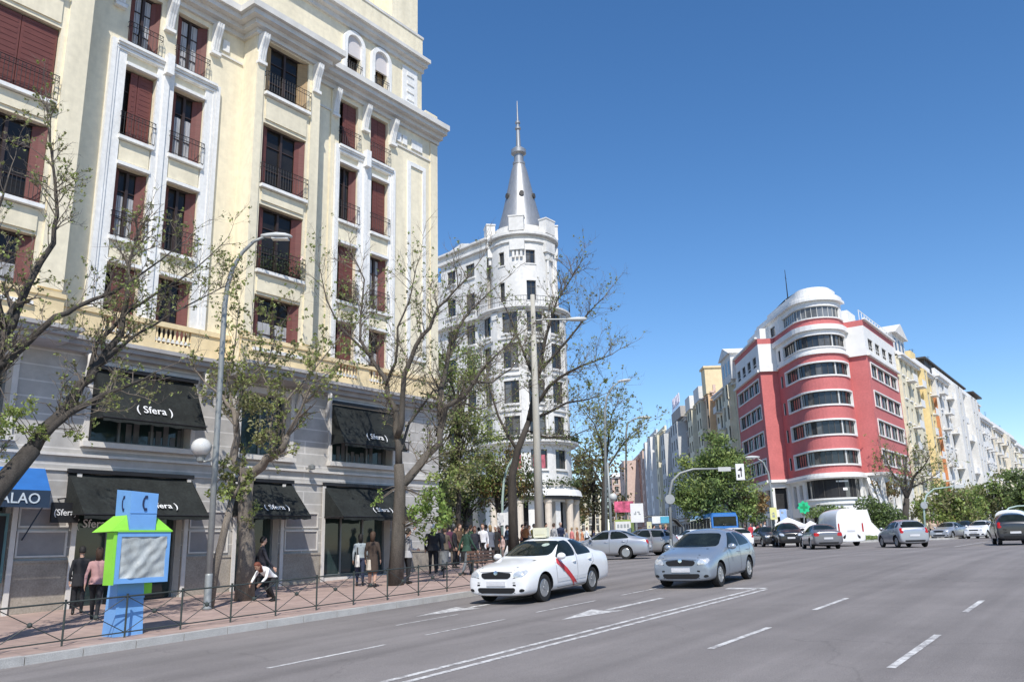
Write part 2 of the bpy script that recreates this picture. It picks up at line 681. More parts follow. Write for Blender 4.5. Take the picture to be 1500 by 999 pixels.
# sides, back, roof
mb.face([(27.4, FY, .2), (27.4, FY + 16, .2), (27.4, FY + 16, 21.9), (27.4, FY, 21.9)])
mb.face([(26.3, FY, 21.88), (27.4, FY, 21.88), (27.4, FY + 16, 21.88), (26.3, FY + 16, 21.88)])
mb.face([(3.5, FY + 16, .2), (3.5, FY - BO, .2), (3.5, FY - BO, 25), (3.5, FY + 16, 25)])
mb.face([(27.4, FY + 16, .2), (3.5, FY + 16, .2), (3.5, FY + 16, 25), (27.4, FY + 16, 25)])
mb.face([(3.5, FY + .13, 24.9), (26.44, FY + .13, 24.9), (26.44, FY + 16, 24.9), (3.5, FY + 16, 24.9)])
# attic with arched windows
facade(mb, Pd(-.12), 3.5, 26.45, 21.85, 25.0, [(21.6, 22.45, 22.2, 23.75), (23.25, 24.1, 22.2, 23.75), (12.2, 13.0, 22.2, 23.75), (13.9, 14.7, 22.2, 23.75)], .3, 0)
# cushions of parapet and set-back storey
mb.box(3.5, 26.4, FY - .0, FY + .3, 25.35, 26.25, 0)
mb.box(26.451, 26.46, FY + .12, FY + 12, 21.85, 25.0, 0)
mb.box(26.5, 27.35, FY - .1, FY + .9, 21.83, 22.45, 0)
mb.box(3.5, 26.2, FY + 1.6, FY + 12, 24.95, 31, 0)
mb.box(24.6, 26.38, FY + .32, FY + 1.55, 25.0, 30.5, 0)
# cream pilaster strips in the bays and corner panels
for a, b in ((16.45, 16.8), (19.02, 19.48), (9.75, 10.45), (6.4, 7.3)):
    mb.pbox(Pd(BO), a + .01, b - .01, .004, .07, 9.4, 20.2, 0)
for a, b in ((20.75, 20.95), (26.9, 27.39)):
    mb.pbox(Pd(0), a, b, .004, .06, 9.4, 20.9, 0)
# spandrel recess frames under the windows
for a, b in COLS:
    for i in (1, 2):
        mb.pbox(Pd(0), a + .04, b - .04, .004, .05, FL[i - 1][1] + .18, FL[i][0] - .14, 0)
for c, d in ((10.95, 11.6), (14.4, 14.85), (17.65, 18.55)):
    mb.pbox(Pd(BO), 16.95, 18.85, .004, .05, c, d, 0)
    mb.pbox(Pd(BO), 7.55, 9.55, .004, .05, c, d, 0)
mb.build('wall', [cream], B)
# stone ground floor and mezzanine
SH = [(4.2, 10.1, 1.0, 4.2), (11.85, 15.2, .3, 4.35), (17.15, 18.95, .3, 4.35), (20.95, 24.45, 1.05, 4.35),
      (4.4, 9.7, 5.3, 7.5), (11.95, 15.25, 5.3, 7.5), (17.15, 19.25, 5.3, 7.5), (21.25, 24.5, 5.3, 7.5)]
mb = MB()
facade(mb, Pd(.02), 3.5, 27.42, .2, 7.9, SH, .5, 0, mr=1, back=2)
mb.face([(27.42, FY - .02, .2), (27.42, FY + 1, .2), (27.42, FY + 1, 7.9), (27.42, FY - .02, 7.9)], 0)
mb.build('stone_base', [ashlar, trimlight, darkin], B)
for a, b in ((10.12, 11.84), (15.22, 17.13), (18.97, 20.93), (24.47, 27.5)):
    mb = MB()
    mb.pbox(Pd(.02), a, b, .003, .07, .25, 1.88, 0)
    mb.pbox(Pd(.02), a, b, .003, .1, 1.88, 1.95, 0)
    mb.build('plinth', [plinthm], B)
mb = MB()
for a, b in ((10.3, 11.65), (15.45, 16.9), (19.2, 20.7)):
    for c, d in ((2.03, 2.75), (2.83, 3.38)):
        mb.pbox(Pd(.02), a, b, .003, .012, c, d, 1)
        for q in ((a, b, c, c + .05), (a, b, d - .05, d), (a, a + .05, c + .05, d - .05), (b - .05, b, c + .05, d - .05)):
            mb.pbox(Pd(.02), q[0], q[1], .013, .05, q[2], q[3], 0)
# string course, sills and jambs
mb.pbox(Pd(.02), 3.5, 27.45, .003, .1, 4.84, 4.92, 0)
mb.pbox(Pd(.02), 3.5, 27.45, .003, .05, 4.42, 4.46, 0)
for a, b, c, d in SH[4:]:
    mb.pbox(Pd(.02), a - .2, b + .2, .003, .22, c - .16, c - .003, 0)
    for e in (a - .16, b + .003): mb.pbox(Pd(.02), e, e + .157, .003, .07, c, d, 0)
    mb.pbox(Pd(.02), a - .2, b + .2, .003, .08, d + .003, d + .22, 0)
for a, b, c, d in SH[:4]:
    for e in (a - .14, b + .003): mb.pbox(Pd(.02), e, e + .137, .101, .14, .3, d, 0)
mb.build('stone_trim', [trimlight, panelm], B)
# grey ledge above the shops, following the bays
mb = MB()
for z0, z1, d in ((7.9, 8.06, .22), (8.06, 8.2, .4), (8.2, 8.32, .5)):
    mb.pbox(Pd(.02), 3.5, 27.5 + d, .0, d, z0, z1, 0)
    for a, b in ((3.5, 10.45), (16.45, 19.48)):
        mb.pbox(Pd(.02), a - .002, b + d, d + .001, BO + d, z0 + .002, z1 - .002, 0)
mb.build('ledge', [ledge], B)
for u in (11.7, 15.6, 16.9, 19.5, 20.9, 24.85):
    mb = MB()
    mb.tube([(u, FY - .05, 7.88), (u, FY - .3, 7.8), (u, FY - .3, 7.55), (u, FY - .12, 7.2), (u, FY - .1, 7.0)], [.09, .10, .09, .07, .04], 8)
    mb.build('scroll_bracket', [trimlight], B, smooth=True)
# yellow parapet with balusters
mb = MB()


def baluster(x, y, z0, z1, r=.055, n=8):
    h = z1 - z0
    mb.lathe((x, y, z0), [(r * .8, 0), (r * .8, h * .06), (r * .45, h * .1), (r, h * .34), (r * .8, h * .5), (r * .4, h * .76), (r * .75, h * .9), (r * .75, h)], n, 0)


for a, b, o, sp in ((10.46, 16.44, .22, [(12.0, 13.15), (13.7, 14.95)]), (19.49, 27.55, .22, [(21.2, 22.35), (23.0, 24.15)])):
    for z0, z1, e in ((8.33, 8.6, .0), (9.14, 9.3, .05)):
        mb.box(a, b, FY - o - e, FY - o + .16, z0, z1)
    edges = [a] + [q for s_ in sp for q in s_] + [b]
    for p, q in zip(edges[0::2], edges[1::2]): mb.box(p, q, FY - o + .01, FY - o + .14, 8.6, 9.14)
    for p, q in sp:
        n = int((q - p) / .155)
        for i in range(n): baluster(p + (i + .5) * (q - p) / n, FY - o + .07, 8.6, 9.14)
for a, b in ((3.5, 10.5), (16.4, 19.53)):
    mb.box(a, b, FY - BO - .1, FY - BO - .004, 8.33, 9.15)
    mb.box(a - .03, b + .05, FY - BO - .15, FY - BO - .004, 9.15, 9.28)
mb.build('balustrade', [cream2], B)
for a, b in ((16.6, 19.3), (4, 10.2)):
    mb = MB()
    mb.box(a, b, FY - BO - .12, FY - BO + .1, 21.86, 22.02)
    mb.box(a, b, FY - BO - .14, FY - BO + .12, 22.8, 22.92)
    n = int((b - a) / .17)
    for i in range(n): baluster(a + (i + .5) * (b - a) / n, FY - BO - .02, 22.02, 22.8, .06, 6)
n = 26
for i in range(n): baluster(17 + (i + .5) * 8 / n, FY + .12, 25.36, 26.2, .06, 6)
mb.build('roof_balustrade', [white], B)
# white giant-order frames round the window pairs
for L_, Rr, w1, w2 in ((11.45, 15.47, COLS[0], COLS[1]), (20.97, 24.47, COLS[2], COLS[3])):
    mb = MB()
    zt = 18.5
    for a, b in ((L_, w1[0]), (w1[1], w2[0]), (w2[1], Rr)):
        mb.pbox(Pd(0), a + .003, b - .003, .004, .09, 8.6, 18.2)
    for a, b in ((L_ - .0, L_ + .16), (Rr - .16, Rr)):
        mb.pbox(Pd(0), a, b, .091, .16, 8.6, zt)
        c = a + .17 if a < w1[0] else a - .09
        mb.pbox(Pd(0), c, c + .08, .091, .13, 8.6, zt - .1)
    mb.pbox(Pd(0), L_ + .003, Rr - .003, .004, .1, 18.2, zt - .003)
    for i, (z0, z1) in enumerate(((18.22, 18.32), (18.34, 18.42), (18.42, 18.52))):
        mb.pbox(Pd(0), L_ + .17, Rr - .17, .101, .14 + .05 * i, z0, z1)
    mid = (w1[1] + w2[0]) / 2
    mb.pbox(Pd(0), mid - .13, mid + .13, .101, .34, 18.0, 18.75)
    mb.pbox(Pd(0), mid - .1, mid + .1, .091, .15, 8.6, 18.0)
    for c, d in FL[:3]:
        for a, b in (w1, w2): mb.pbox(Pd(0), a, b, .0, .14, d + .003, d + .12)
    mb.build('white_moulding', [white], B)
mb = MB()
for z0, z1 in ((10.0, 19.4),):
    for a, b in ((25.35, 25.55), (26.35, 26.55)): mb.pbox(Pd(0), a, b, .004, .07, z0, z1)
    mb.pbox(Pd(0), 25.551, 26.349, .004, .07, z1 - .2, z1)
    mb.pbox(Pd(0), 25.551, 26.349, .004, .07, z0, z0 + .2)
mb.build('corner_panel', [white], B)
# attic arch surrounds and panel
for a, b in ((21.6, 22.45), (23.25, 24.1), (12.2, 13.0), (13.9, 14.7)):
    mb = MB()
    c, r = (a + b) / 2, (b - a) / 2
    prev = None
    for i in range(13):
        t = PI * i / 12
        q = (c + r * math.cos(t), 23.75 + r * math.sin(t), c + (r + .2) * math.cos(t), 23.75 + (r + .2) * math.sin(t))
        if prev:
            y0, y1 = FY + .11, FY - .02
            mb.hexa([(prev[0], y0, prev[1]), (q[0], y0, q[1]), (q[2], y0, q[3]), (prev[2], y0, prev[3]), (prev[0], y1, prev[1]), (q[0], y1, q[1]), (q[2], y1, q[3]), (prev[2], y1, prev[3])])
        prev = q
    for e in (a - .2, b): mb.box(e, e + .2, FY - .02, FY + .11, 21.9, 23.75)
    mb.build('arch_surround', [white], B)
mb = MB()
mb.box(25.1, 26.1, FY + .06, FY + .115, 22.3, 24.3)
for z in (22.6, 23.0, 23.4, 23.85): mb.box(25.38, 25.83, FY + .02, FY + .058, z, z + .16)
mb.build('attic_panel', [white], B)
for a in (24.62, 25.0, 25.6, 15.5, 11.05):
    mb = MB()
    mb.pbox(Pd(0), a, a + (.28 if a < 25.5 else .7), .004, .08, 20.1, 20.55)
    mb.build('frieze_block', [white], B)
# cornices
mb = MB()
for z0, z1, d in ((20.95, 21.15, .12), (21.15, 21.35, .34), (21.35, 21.56, .58), (21.56, 21.82, .72)):
    mb.pbox(Pd(0), 3.5, 27.42 + d * .2, .0, d, z0, z1)
    for a, b in ((3.5, 10.45), (16.45, 19.48)):
        mb.pbox(Pd(0), a - d, b + d, d + .001, BO + d, z0 + .002, z1 - .002)
for a, b in ((10.46, 11.9), (15.05, 16.4), (19.5, 20.8), (24.25, 27.39)): mb.pbox(Pd(0), a, b, .0, .05, 19.9, 19.98)
for z0, z1, d in ((24.45, 24.7, .12), (24.7, 24.9, .32), (24.9, 25.08, .48)):
    mb.pbox(Pd(-.12), 3.5, 26.47 + d * .3, .0, d, z0, z1)
mb.box(3.5, 26.45, FY - .04, FY + .34, 26.25, 26.38)
mb.box(24.5, 26.5, FY + .28, FY + 1.6, 30.5, 30.7)
mb.build('cornice', [pm('weathered_cornice', (.66, .64, .60), rough=.85, var=.14, scale=1.2)], B)
for u, o in ((11.62, 0), (13.4, 0), (15.2, 0), (16.64, BO), (19.25, BO), (20.95, 0), (22.68, 0), (24.36, 0), (9.9, BO), (7.0, BO)):
    mb = MB()
    pr = [(0, 19.85), (.1, 19.9), (.14, 20.1), (.2, 20.4), (.34, 20.75), (.36, 20.94), (0, 20.94)]
    P = Pd(o + .004)
    mb.loft([[P(u - .14, d, z) for d, z in pr], [P(u + .14, d, z) for d, z in pr]])
    for e in (-.09, 0, .09):
        pr2 = [(d + .02, z) for d, z in pr[1:6]] + [(d + .001, z) for d, z in reversed(pr[1:6])]
        mb.loft([[P(u + e - .025, d, z) for d, z in pr2], [P(u + e + .025, d, z) for d, z in pr2]])
    mb.pbox(P, u - .19, u + .19, .0, .17, 19.72, 19.84)
    mb.build('corbel', [white], B)


def railing(P, a, b, d, z0, z1, parent, belly=.0):
    m_ = MB()
    for z in (z0 + .06, z1 - .02, z0 + (z1 - z0) * .78):
        m_.tube([P(a, d * .0 + .02, z), P(a, d, z), P(b, d, z), P(b, .02, z)], .014, 4)
    n = max(3, int((b - a) / .115))
    for i in range(n + 1):
        u = a + (b - a) * i / n
        m_.tube([P(u, d, z0 + .06), P(u, d + belly, z0 + (z1 - z0) * .3), P(u, d, z1 - .02)], .009, 4)
    for i in range(0, n, 2):
        u = a + (b - a) * (i + .5) / n
        zc = z0 + (z1 - z0) * .89
        m_.tube([P(u + .05 * math.cos(t), d, zc + .05 * math.sin(t)) for t in (0, PI / 2, PI, 1.5 * PI, 2 * PI)], .006, 3, caps=False)
    return m_.build('balcony_railing', [iron], parent)


def left_window(a, b, c, d, off, style, rail=True):
    P = Pd(off)
    m_ = MB()
    dp = -.3
    for q in ((a, b, c, c + .06), (a, b, d - .08, d), (a, a + .07, c + .06, d - .08), (b - .07, b, c + .06, d - .08), ((a + b) / 2 - .05, (a + b) / 2 + .05, c + .06, d - .08)):
        m_.pbox(P, q[0] + .003, q[1] - .003, dp, dp + .09, q[2] + .003, q[3] - .003)
    for z in ((c * .68 + d * .32), (c * .3 + d * .7)):
        m_.pbox(P, a + .08, b - .08, dp + .004, dp + .05, z - .02, z + .02)
    wf = m_.build('window', [framem], B)
    m_ = MB()
    m_.face([P(a, dp + .01, c), P(b, dp + .01, c), P(b, dp + .01, d), P(a, dp + .01, d)])
    m_.build('pane', [glass], wf, world=False)
    mid = (a + b) / 2
    if style in 'cu':
        m_ = MB()
        for p, q in ((a + .1, mid - .06), (mid + .06, b - .1)):
            for k in range(5):
                x0, x1 = p + (q - p) * k / 5, p + (q - p) * (k + 1) / 5
                m_.pbox(P, x0, x1 - .01, dp + .012, dp + .02 + .012 * (k % 2), c + .1, d - (.1 if style == 'c' else .9))
        m_.build('curtain', [curtain], wf, world=False)
    sh = []
    if style == 'r': sh = [(a + .03, mid - .01, 0), (mid + .01, b - .03, 0)]
    elif style == 'h': sh = [(a + .3, mid - .01, 0), (mid + .01, b - .03, 0)]
    mat = woodm if style == 't' else shutterm
    for p, q, e in sh:
        m_ = MB()
        m_.pbox(P, p, q, -.17, -.13, c + .03, d - .06)
        n = 14
        for k in range(1, n):
            z = c + (d - c) * k / n
            m_.pbox(P, p + .07, q - .07, -.131, -.122, z, z + (d - c) / n * .55)
        m_.build('shutter', [mat], wf, world=False)
    if style in 'otcu':      # leaves folded open into the reveal
        for s_, e in ((1, a + .02), (-1, b - .02)):
            m_ = MB()
            ww = min(.34, (b - a) * .22)
            p0, p1 = e, e + s_ * ww
            A0, A1 = P(p0, -.05, 0), P(p1, -.24, 0)
            for k, (t0, t1) in enumerate(((0, .5), (.5, 1))):
                x0, y0 = A0[0] + (A1[0] - A0[0]) * t0, A0[1] + (A1[1] - A0[1]) * t0 + (.03 if k else 0)
                x1, y1 = A0[0] + (A1[0] - A0[0]) * t1, A0[1] + (A1[1] - A0[1]) * t1 + (0 if k else .03)
                m_.hexa([(x0, y0, c + .03), (x1, y1, c + .03), (x1, y1 + .03, c + .03), (x0, y0 + .03, c + .03), (x0, y0, d - .05), (x1, y1, d - .05), (x1, y1 + .03, d - .05), (x0, y0 + .03, d - .05)])
            m_.build('shutter', [mat], wf, world=False)
    m_ = MB()
    m_.pbox(P, a - .05, b + .05, .0, .18, c - .12, c - .003)
    m_.build('sill', [white], wf, world=False)
    if rail: railing(P, a - .04, b + .05, .16, c, c + .85, B)


st = {(0, 0): 'h', (0, 1): 'u', (0, 2): 'h', (0, 3): 'c', (1, 0): 'o', (1, 1): 'o', (1, 2): 'u', (1, 3): 'c', (2, 0): 'h', (2, 1): 'h', (2, 2): 'o', (2, 3): 'h', (3, 0): 'u', (3, 1): 'c', (3, 2): 'h', (3, 3): 'r'}
for i, (a, b) in enumerate(COLS):
    for j, (c, d) in enumerate(FL): left_window(a, b, c, d, 0, st[i, j], j > 0)
for j, (c, d) in enumerate(FLB):
    left_window(16.9, 18.9, c, d, BO, 'uoot'[j], j > 0)
    left_window(7.5, 9.6, c, d, BO, 'uorr'[j], j > 0)
    left_window(4.2, 6.2, c, d, BO, 'uorr'[j], j > 0)
for a, b in ((21.6, 22.45), (23.25, 24.1), (12.2, 13.0), (13.9, 14.7)):
    m_ = MB()
    P = Pd(-.12)
    for q in ((a, a + .05, 22.2, 23.75), (b - .05, b, 22.2, 23.75), ((a + b) / 2 - .03, (a + b) / 2 + .03, 22.2, 23.3), (a + .05, b - .05, 22.7, 22.75)):
        m_.pbox(P, q[0] + .003, q[1] - .003, -.28, -.2, q[2], q[3])
    wf = m_.build('arched_window', [framem], B)
    m_ = MB()
    m_.face([P(a, -.27, 22.2), P(b, -.27, 22.2), P(b, -.27, 23.75), P(a, -.27, 23.75)])
    m_.build('pane', [glass if a < 23 else woodm], wf, world=False)
    m_ = MB()
    c, r = (a + b) / 2, (b - a) / 2
    pts = [(a + .003, 23.2), (b - .003, 23.2)] + [(c + r * math.cos(PI * k / 10), 23.75 + r * math.sin(PI * k / 10)) for k in range(11)]
    m_.loft([[(x, FY + .105, z) for x, z in pts], [(x, FY + .20, z) for x, z in pts]])
    m_.build('roller_blind', [blind], wf, world=False)
    railing(Pd(-.12), a - .03, b + .04, .14, 22.15, 22.8, B)


# shop awnings
def awning(a, b, ztop, proj, zbot, text=None, tu=0, tsize=.34, name='awning', side=True):
    m_ = MB()
    y0 = FY - .06
    n = 16
    for i in range(n):
        u, v = a + (b - a) * i / n, a + (b - a) * (i + 1) / n
        s0, s1 = .02 * math.sin(i * 2.1), .02 * math.sin((i + 1) * 2.1)
        for k in range(3):
            t0, t1 = k / 3, (k + 1) / 3
            f = lambda t, tt=0: (y0 - proj * t, ztop + (zbot - ztop) * t - .05 * math.sin(PI * t) - .018 * (1 - math.cos(4 * PI * tt)))
            p00, p01, p10, p11 = f(t0, i / n), f(t0, (i + 1) / n), f(t1, i / n), f(t1, (i + 1) / n)
            m_.face([(u, *p00), (v, *p01), (v, *p11), (u, *p10)])
        m_.face([(u, y0 - proj, zbot), (v, y0 - proj, zbot), (v, y0 - proj - .01, zbot - .12 + s1), (u, y0 - proj - .01, zbot - .12 + s0)])
    if side:
        for u in (a, b): m_.face([(u, y0, ztop), (u, y0 - proj, zbot), (u, y0, zbot)])
    o = m_.build(name, [awningm], B)
    m_ = MB()
    for u in (a, b):
        m_.tube([(u, y0, zbot + .02), (u, y0 - proj, zbot)], .02, 6)
    m_.tube([(a, y0 - proj, zbot), (b, y0 - proj, zbot)], .022, 6)
    m_.box(a - .05, b + .05, y0 - .12, y0, ztop - .02, ztop + .1)
    m_.build('awning_frame', [iron], o, world=False)
    if text:
        t = .78
        c = V((tu, y0 - proj * t - .03, ztop + (zbot - ztop) * t + .02))
        lettering(text, tsize, c, (1, 0, 0), (0, proj, ztop - zbot), lettersm, o, world=False, sx=1.05)
    return o


awning(11.5, 15.38, 4.38, 1.15, 3.15, '( Sfera )', 13.9, .31)
awning(17.0, 19.4, 4.4, 1.15, 3.2, '( Sfera )', 18.1, .31)
awning(20.9, 24.6, 4.4, 1.15, 3.2, '( Sfera )', 23.1, .31)
awning(11.95, 15.3, 7.5, .8, 5.95, '( Sfera )', 13.6, .36)
awning(21.2, 24.55, 7.55, .8, 5.95, '( Sfera )', 23.0, .34)
# shop windows and doors
for a, b, c, d in (SH[1], SH[2], SH[3], SH[5], SH[6], SH[7], SH[0], SH[4]):
    mezz = c > 5
    P = Pd(.02)
    m_ = MB()
    n = 3 if b - a > 3 else 2
    for i in range(n + 1):
        u = a + (b - a - .08) * i / n
        m_.pbox(P, u + .004, u + .076, -.42, -.32, c + .004, d - .004)
    m_.pbox(P, a + .09, b - .09, -.415, -.33, c + .004, c + .1)
    if not mezz: m_.pbox(P, a + .09, b - .09, -.415, -.33, 3.2, 3.28)
    o = m_.build('shop_window' if c > .5 else 'shop_entrance', [greyframe], B)
    m_ = MB()
    m_.face([P(a, -.38, c), P(b, -.38, c), P(b, -.38, d), P(a, -.38, d)])
    m_.build('pane', [shopglass], o, world=False)
    if mezz:       # pale posters and blinds standing behind the mezzanine glass
        for k in range(int((b - a) / .25)):
            if random.random() < .5:
                m_ = MB()
                m_.pbox(P, a + .1 + k * .25, a + .28 + k * .25, -.375, -.365, c + .12, c + random.uniform(.4, 1.1))
                m_.build('blind', [pm('dull_blind', (.16, .16, .165), var=.3)], o, world=False)
lettering('( Sfera )', .34, (12.55, FY + .28, 2.95), (1, 0, 0), (0, 0, 1), lettersm, B)
for u, z, wd, hh in ((21.5, 1.25, .45, 2.0), (22.2, 1.25, .35, 1.6), (23.7, 1.25, .5, 1.9)):      # display figures in the window
    m_ = MB()
    m_.tube([(u, FY + .55, z), (u, FY + .55, z + hh * .45), (u, FY + .55, z + hh * .8), (u, FY + .55, z + hh * .9)], [wd * .3, wd * .4, wd * .36, .06], 8)
    m_.ball((u, FY + .55, z + hh), (.1, .1, .13), 8, 6)
    m_.build('display_figure', [darkin], B)
m_ = MB()
m_.box(20.98, 24.42, FY - .04, FY + .36, .9, 1.05)
m_.build('window_step', [trimlight], B)
# black blade sign and number plates
m_ = MB()
m_.box(10.95, 11.7, FY - .5, FY - .42, 2.95, 3.5)
m_.tube([(11.3, FY - .46, 3.5), (11.3, FY - .46, 3.62), (11.3, FY, 3.62)], .02, 6)
o = m_.build('shop_sign', [iron], B)
lettering('(Sfera)', .24, (11.32, FY - .505, 3.22), (1, 0, 0), (0, 0, 1), lettersm, o, world=False)
m_ = MB()
m_.box(25.15, 25.5, FY - .07, FY - .024, 6.05, 6.4)
m_.box(25.2, 25.45, FY - .075, FY - .071, 6.1, 6.35, 1)
m_.build('street_plate', [iron, panelm], B)
for u in (16.9, 20.1):      # round floodlights on the stone
    m_ = MB()
    m_.tube([(u, FY, 4.98), (u, FY - .3, 4.98)], .02, 6)
    m_.lathe((u, FY - .32, 4.9), [(.02, 0), (.12, .03), (.13, .16), (.04, .22)], 10)
    m_.build('floodlight', [greyframe], B)
# neighbouring shop with the blue awning at the left edge
bluem = pm('blue_awning', (.02, .13, .40), rough=.7, var=.12)
navy = pm('navy_valance', (.02, .04, .075), rough=.7, var=.1)
m_ = MB()
m_.face([(6, FY - .05, 4.45), (10.85, FY - .05, 4.45), (10.5, FY - 1.3, 3.75), (6, FY - 1.3, 3.75)], 0)
m_.face([(10.85, FY - .05, 4.45), (10.85, FY - .05, 3.7), (10.5, FY - 1.3, 3.75)], 0)
m_.face([(6, FY - 1.305, 3.75), (10.5, FY - 1.305, 3.75), (10.5, FY - 1.32, 3.3), (6, FY - 1.32, 3.3)], 1)
m_.tube([(10.45, FY - 1.25, 3.5), (10.45, FY - .05, 2.5)], .02, 6, 1)
o = m_.build('awning', [bluem, navy], B, label='blue awning with pale lettering on its dark valance')
lettering('ALAO', .38, (9.75, FY - 1.33, 3.52), (1, 0, 0), (0, 0, 1), pm('pale_letters', (.55, .62, .68), var=.05), o, world=False)
m_ = MB()
for q in ((9.15, 9.22, 1.4, 3.2), (9.95, 10.02, 1.4, 3.2), (9.22, 9.95, 1.4, 1.47), (9.22, 9.95, 3.13, 3.2)):
    m_.box(q[0], q[1], FY - .16, FY - .1, q[2], q[3])
o = m_.build('poster_case', [pm('teal_frame', (.10, .19, .20), var=.15)], B)
m_ = MB()
m_.box(9.22, 9.95, FY - .14, FY - .11, 1.47, 3.13)
m_.face([(9.4, FY - .145, 2.2), (9.75, FY - .145, 2.2), (9.6, FY - .145, 2.9)], 1)
m_.build('poster', [darkin, trimlight], o, world=False)
# flower boxes on some balconies
leafd = leafmat('dark_balcony_leaf', (.05, .075, .03))
pinkf = pm('pink_flower', (.75, .45, .45), var=.2)
for a, b, c, off in ((21.25, 22.3, 11.75, 0), (16.9, 18.9, 11.75, BO)):
    m_ = MB()
    for k in range(420 if off == 0 else 560):
        u = random.uniform(a, b)
        zz = c + abs(random.gauss(0, .42)) + .05
        y = FY - off - random.uniform(.02, .3)
        r = random.uniform(.03, .07)
        d = V((random.gauss(0, 1), random.gauss(0, 1), random.gauss(0, 1))).normalized()
        e = d.orthogonal().normalized()
        p = V((u, y, zz))
        m_.face([p - d * r, p + e * r * .6, p + d * r, p - e * r * .6], 1 if (k % 23 == 0 and zz > c + .6) else 0)
    m_.build('balcony_plant', [leafd, pinkf], B)
# ------------------------------------------------------------------ the other buildings
ER = rt0.copy()


def cf(r, w_):              # point r metres right and w metres ahead of the camera's standpoint
    p = FH * w_ + ER * r
    return (p.x, p.y)


redm = pm('red_render', (.56, .165, .16), rough=.85, var=.1, scale=.5, fine=(5, .06))
whitef = pm('white_facade', (.78, .77, .75), rough=.85, var=.06, scale=.8)
whiter = pm('bright_render', (.70, .685, .655), rough=.85, var=.13, scale=.9, stretch=(1, 1, .22), fine=(3, .06))
greywall = pm('grey_white_render', (.56, .56, .55), rough=.85, var=.1)
farglass = glassmat('far_window_glass', (.03, .035, .04))
farglass2 = glassmat('far_window_glass_blinds', (.12, .12, .115))
farframe = pm('far_window_frame', (.55, .55, .53), rough=.6, var=.05)
darkframe = pm('far_dark_frame', (.07, .065, .06), rough=.6, var=.1)
leadm = pm('lead_sheet', (.33, .335, .34), rough=.42, var=.14, scale=2, metal=.5, stretch=(3, 3, .3))


def swin(P, a, b, c, d, parent, dep=.2, nm=2, fm=None, nu=1, trans=True, gm=None, name='window'):
    m_ = MB()
    t = .06
    dp = -dep
    m_.pbox(P, a + .003, b - .003, dp, dp + .07, c + .003, c + t, 0, nu)
    m_.pbox(P, a + .003, b - .003, dp, dp + .07, d - t, d - .003, 0, nu)
    for i in range(nm + 1):
        u = a + .003 + (b - a - t - .006) * i / nm
        m_.pbox(P, u, u + t, dp, dp + .068, c + t, d - t, 0)
    if trans: m_.pbox(P, a + t, b - t, dp + .003, dp + .05, c + (d - c) * .68, c + (d - c) * .68 + .05, 0, nu)
    g = gm
    for i in range(max(nu, nm)):
        u0, u1 = a + (b - a) * i / max(nu, nm), a + (b - a) * (i + 1) / max(nu, nm)
        m_.face([P(u0, dp + .01, c), P(u1, dp + .01, c), P(u1, dp + .01, d), P(u0, dp + .01, d)], 2 if random.random() < .3 else 1)
    return m_.build(name, [fm or farframe, g or farglass, farglass2], parent)


def ringframe(mb, P, a, b, c, d, wd=.22, pr=.12, mi=0, nu=1):
    mb.pbox(P, a - wd, b + wd, .004, pr, d, d + wd, mi, nu)
    mb.pbox(P, a - wd, b + wd, .004, pr, c - wd, c, mi, nu)
    mb.pbox(P, a - wd, a, .004, pr - .003, c, d, mi)
    mb.pbox(P, b, b + wd, .004, pr - .003, c, d, mi)


# ---- red rounded corner building
O = V(at(1205, 600, 86)); O.z = 0
base = 1.5


def lr(r, f): return (O.x + ER.x * r + FH.x * f, O.y + ER.y * r + FH.y * f)


RB = thing('office_building', 'red and white rounded corner building with curved ribbon windows and white rooftop storey', 'building', (O.x + 3, O.y + 3, base))
RD = 2.6
dcx, dcy = lr(1.35, RD)
A0 = AZ + PI - R(88)
LA = RD * R(141)
UL, UR = -6.2, 1.5          # tangent flanks before and after the curve


def PA(u, d, z):            # left flank, rounded corner, right flank as one run
    v = min(max(u, 0), LA)
    a = A0 + v / RD
    e = u - v
    return (dcx + (RD + d) * math.cos(a) - math.sin(a) * e, dcy + (RD + d) * math.sin(a) + math.cos(a) * e, z)


BANDS = [(9.4, 10.8), (12.5, 13.95), (15.65, 17.05), (18.8, 20.15)]
ru = (-3.6, LA + .75)
slit = (-5.4, -4.75)
slr = (LA + 1.05, LA + 1.35)
U0, U1 = UL, LA + UR
mb = MB()      # 0 red 1 white 2 dark
sl_ = [(q[0], q[1], c, d) for q in (slit, slr) for c, d in BANDS]
facade(mb, PA, U0, U1, 8.5, 21.1, [(ru[0], ru[1], c, d) for c, d in BANDS] + sl_, .3, 0, mr=1, du=.4)
sw_ = [(q[0], q[1], 21.9, 23.2) for q in (slit, slr)]
facade(mb, PA, U0, U1, 21.1, 24.35, [(ru[0], ru[1], 21.9, 23.2)] + sw_, .3, 1, mr=1, du=.4)
facade(mb, PA, U0, U1, 24.35, 25.0, [], .3, 0, du=.4)
tw_ = [(-9.6, -8.2, 25.2, 26.4), (-7.2, -5.6, 25.2, 26.4)]
facade(mb, PA, -11.5, LA + .9, 25.0, 27.0, [(ru[0] - .2, ru[1] - .6, 25.15, 26.4)] + tw_, .3, 1, du=.4)
facade(mb, PA, U0, U1, 4.4, 8.0, [(-1.6, LA + .4, 5.95, 7.9), (-5.2, -4.2, 5.2, 7.6), (-3.4, -2.4, 5.2, 7.6)], .35, 1, du=.4)
facade(mb, PA, U0, U1, base, 4.4, [(-1.6, LA + .4, 1.6, 4.2), (-5.6, -2.2, 1.6, 4.2)], .6, 1, du=.4, back=2)
for h in sl_ + sw_ + tw_: swin(PA, *h, RB, nm=1, dep=.15, fm=darkframe, trans=False)


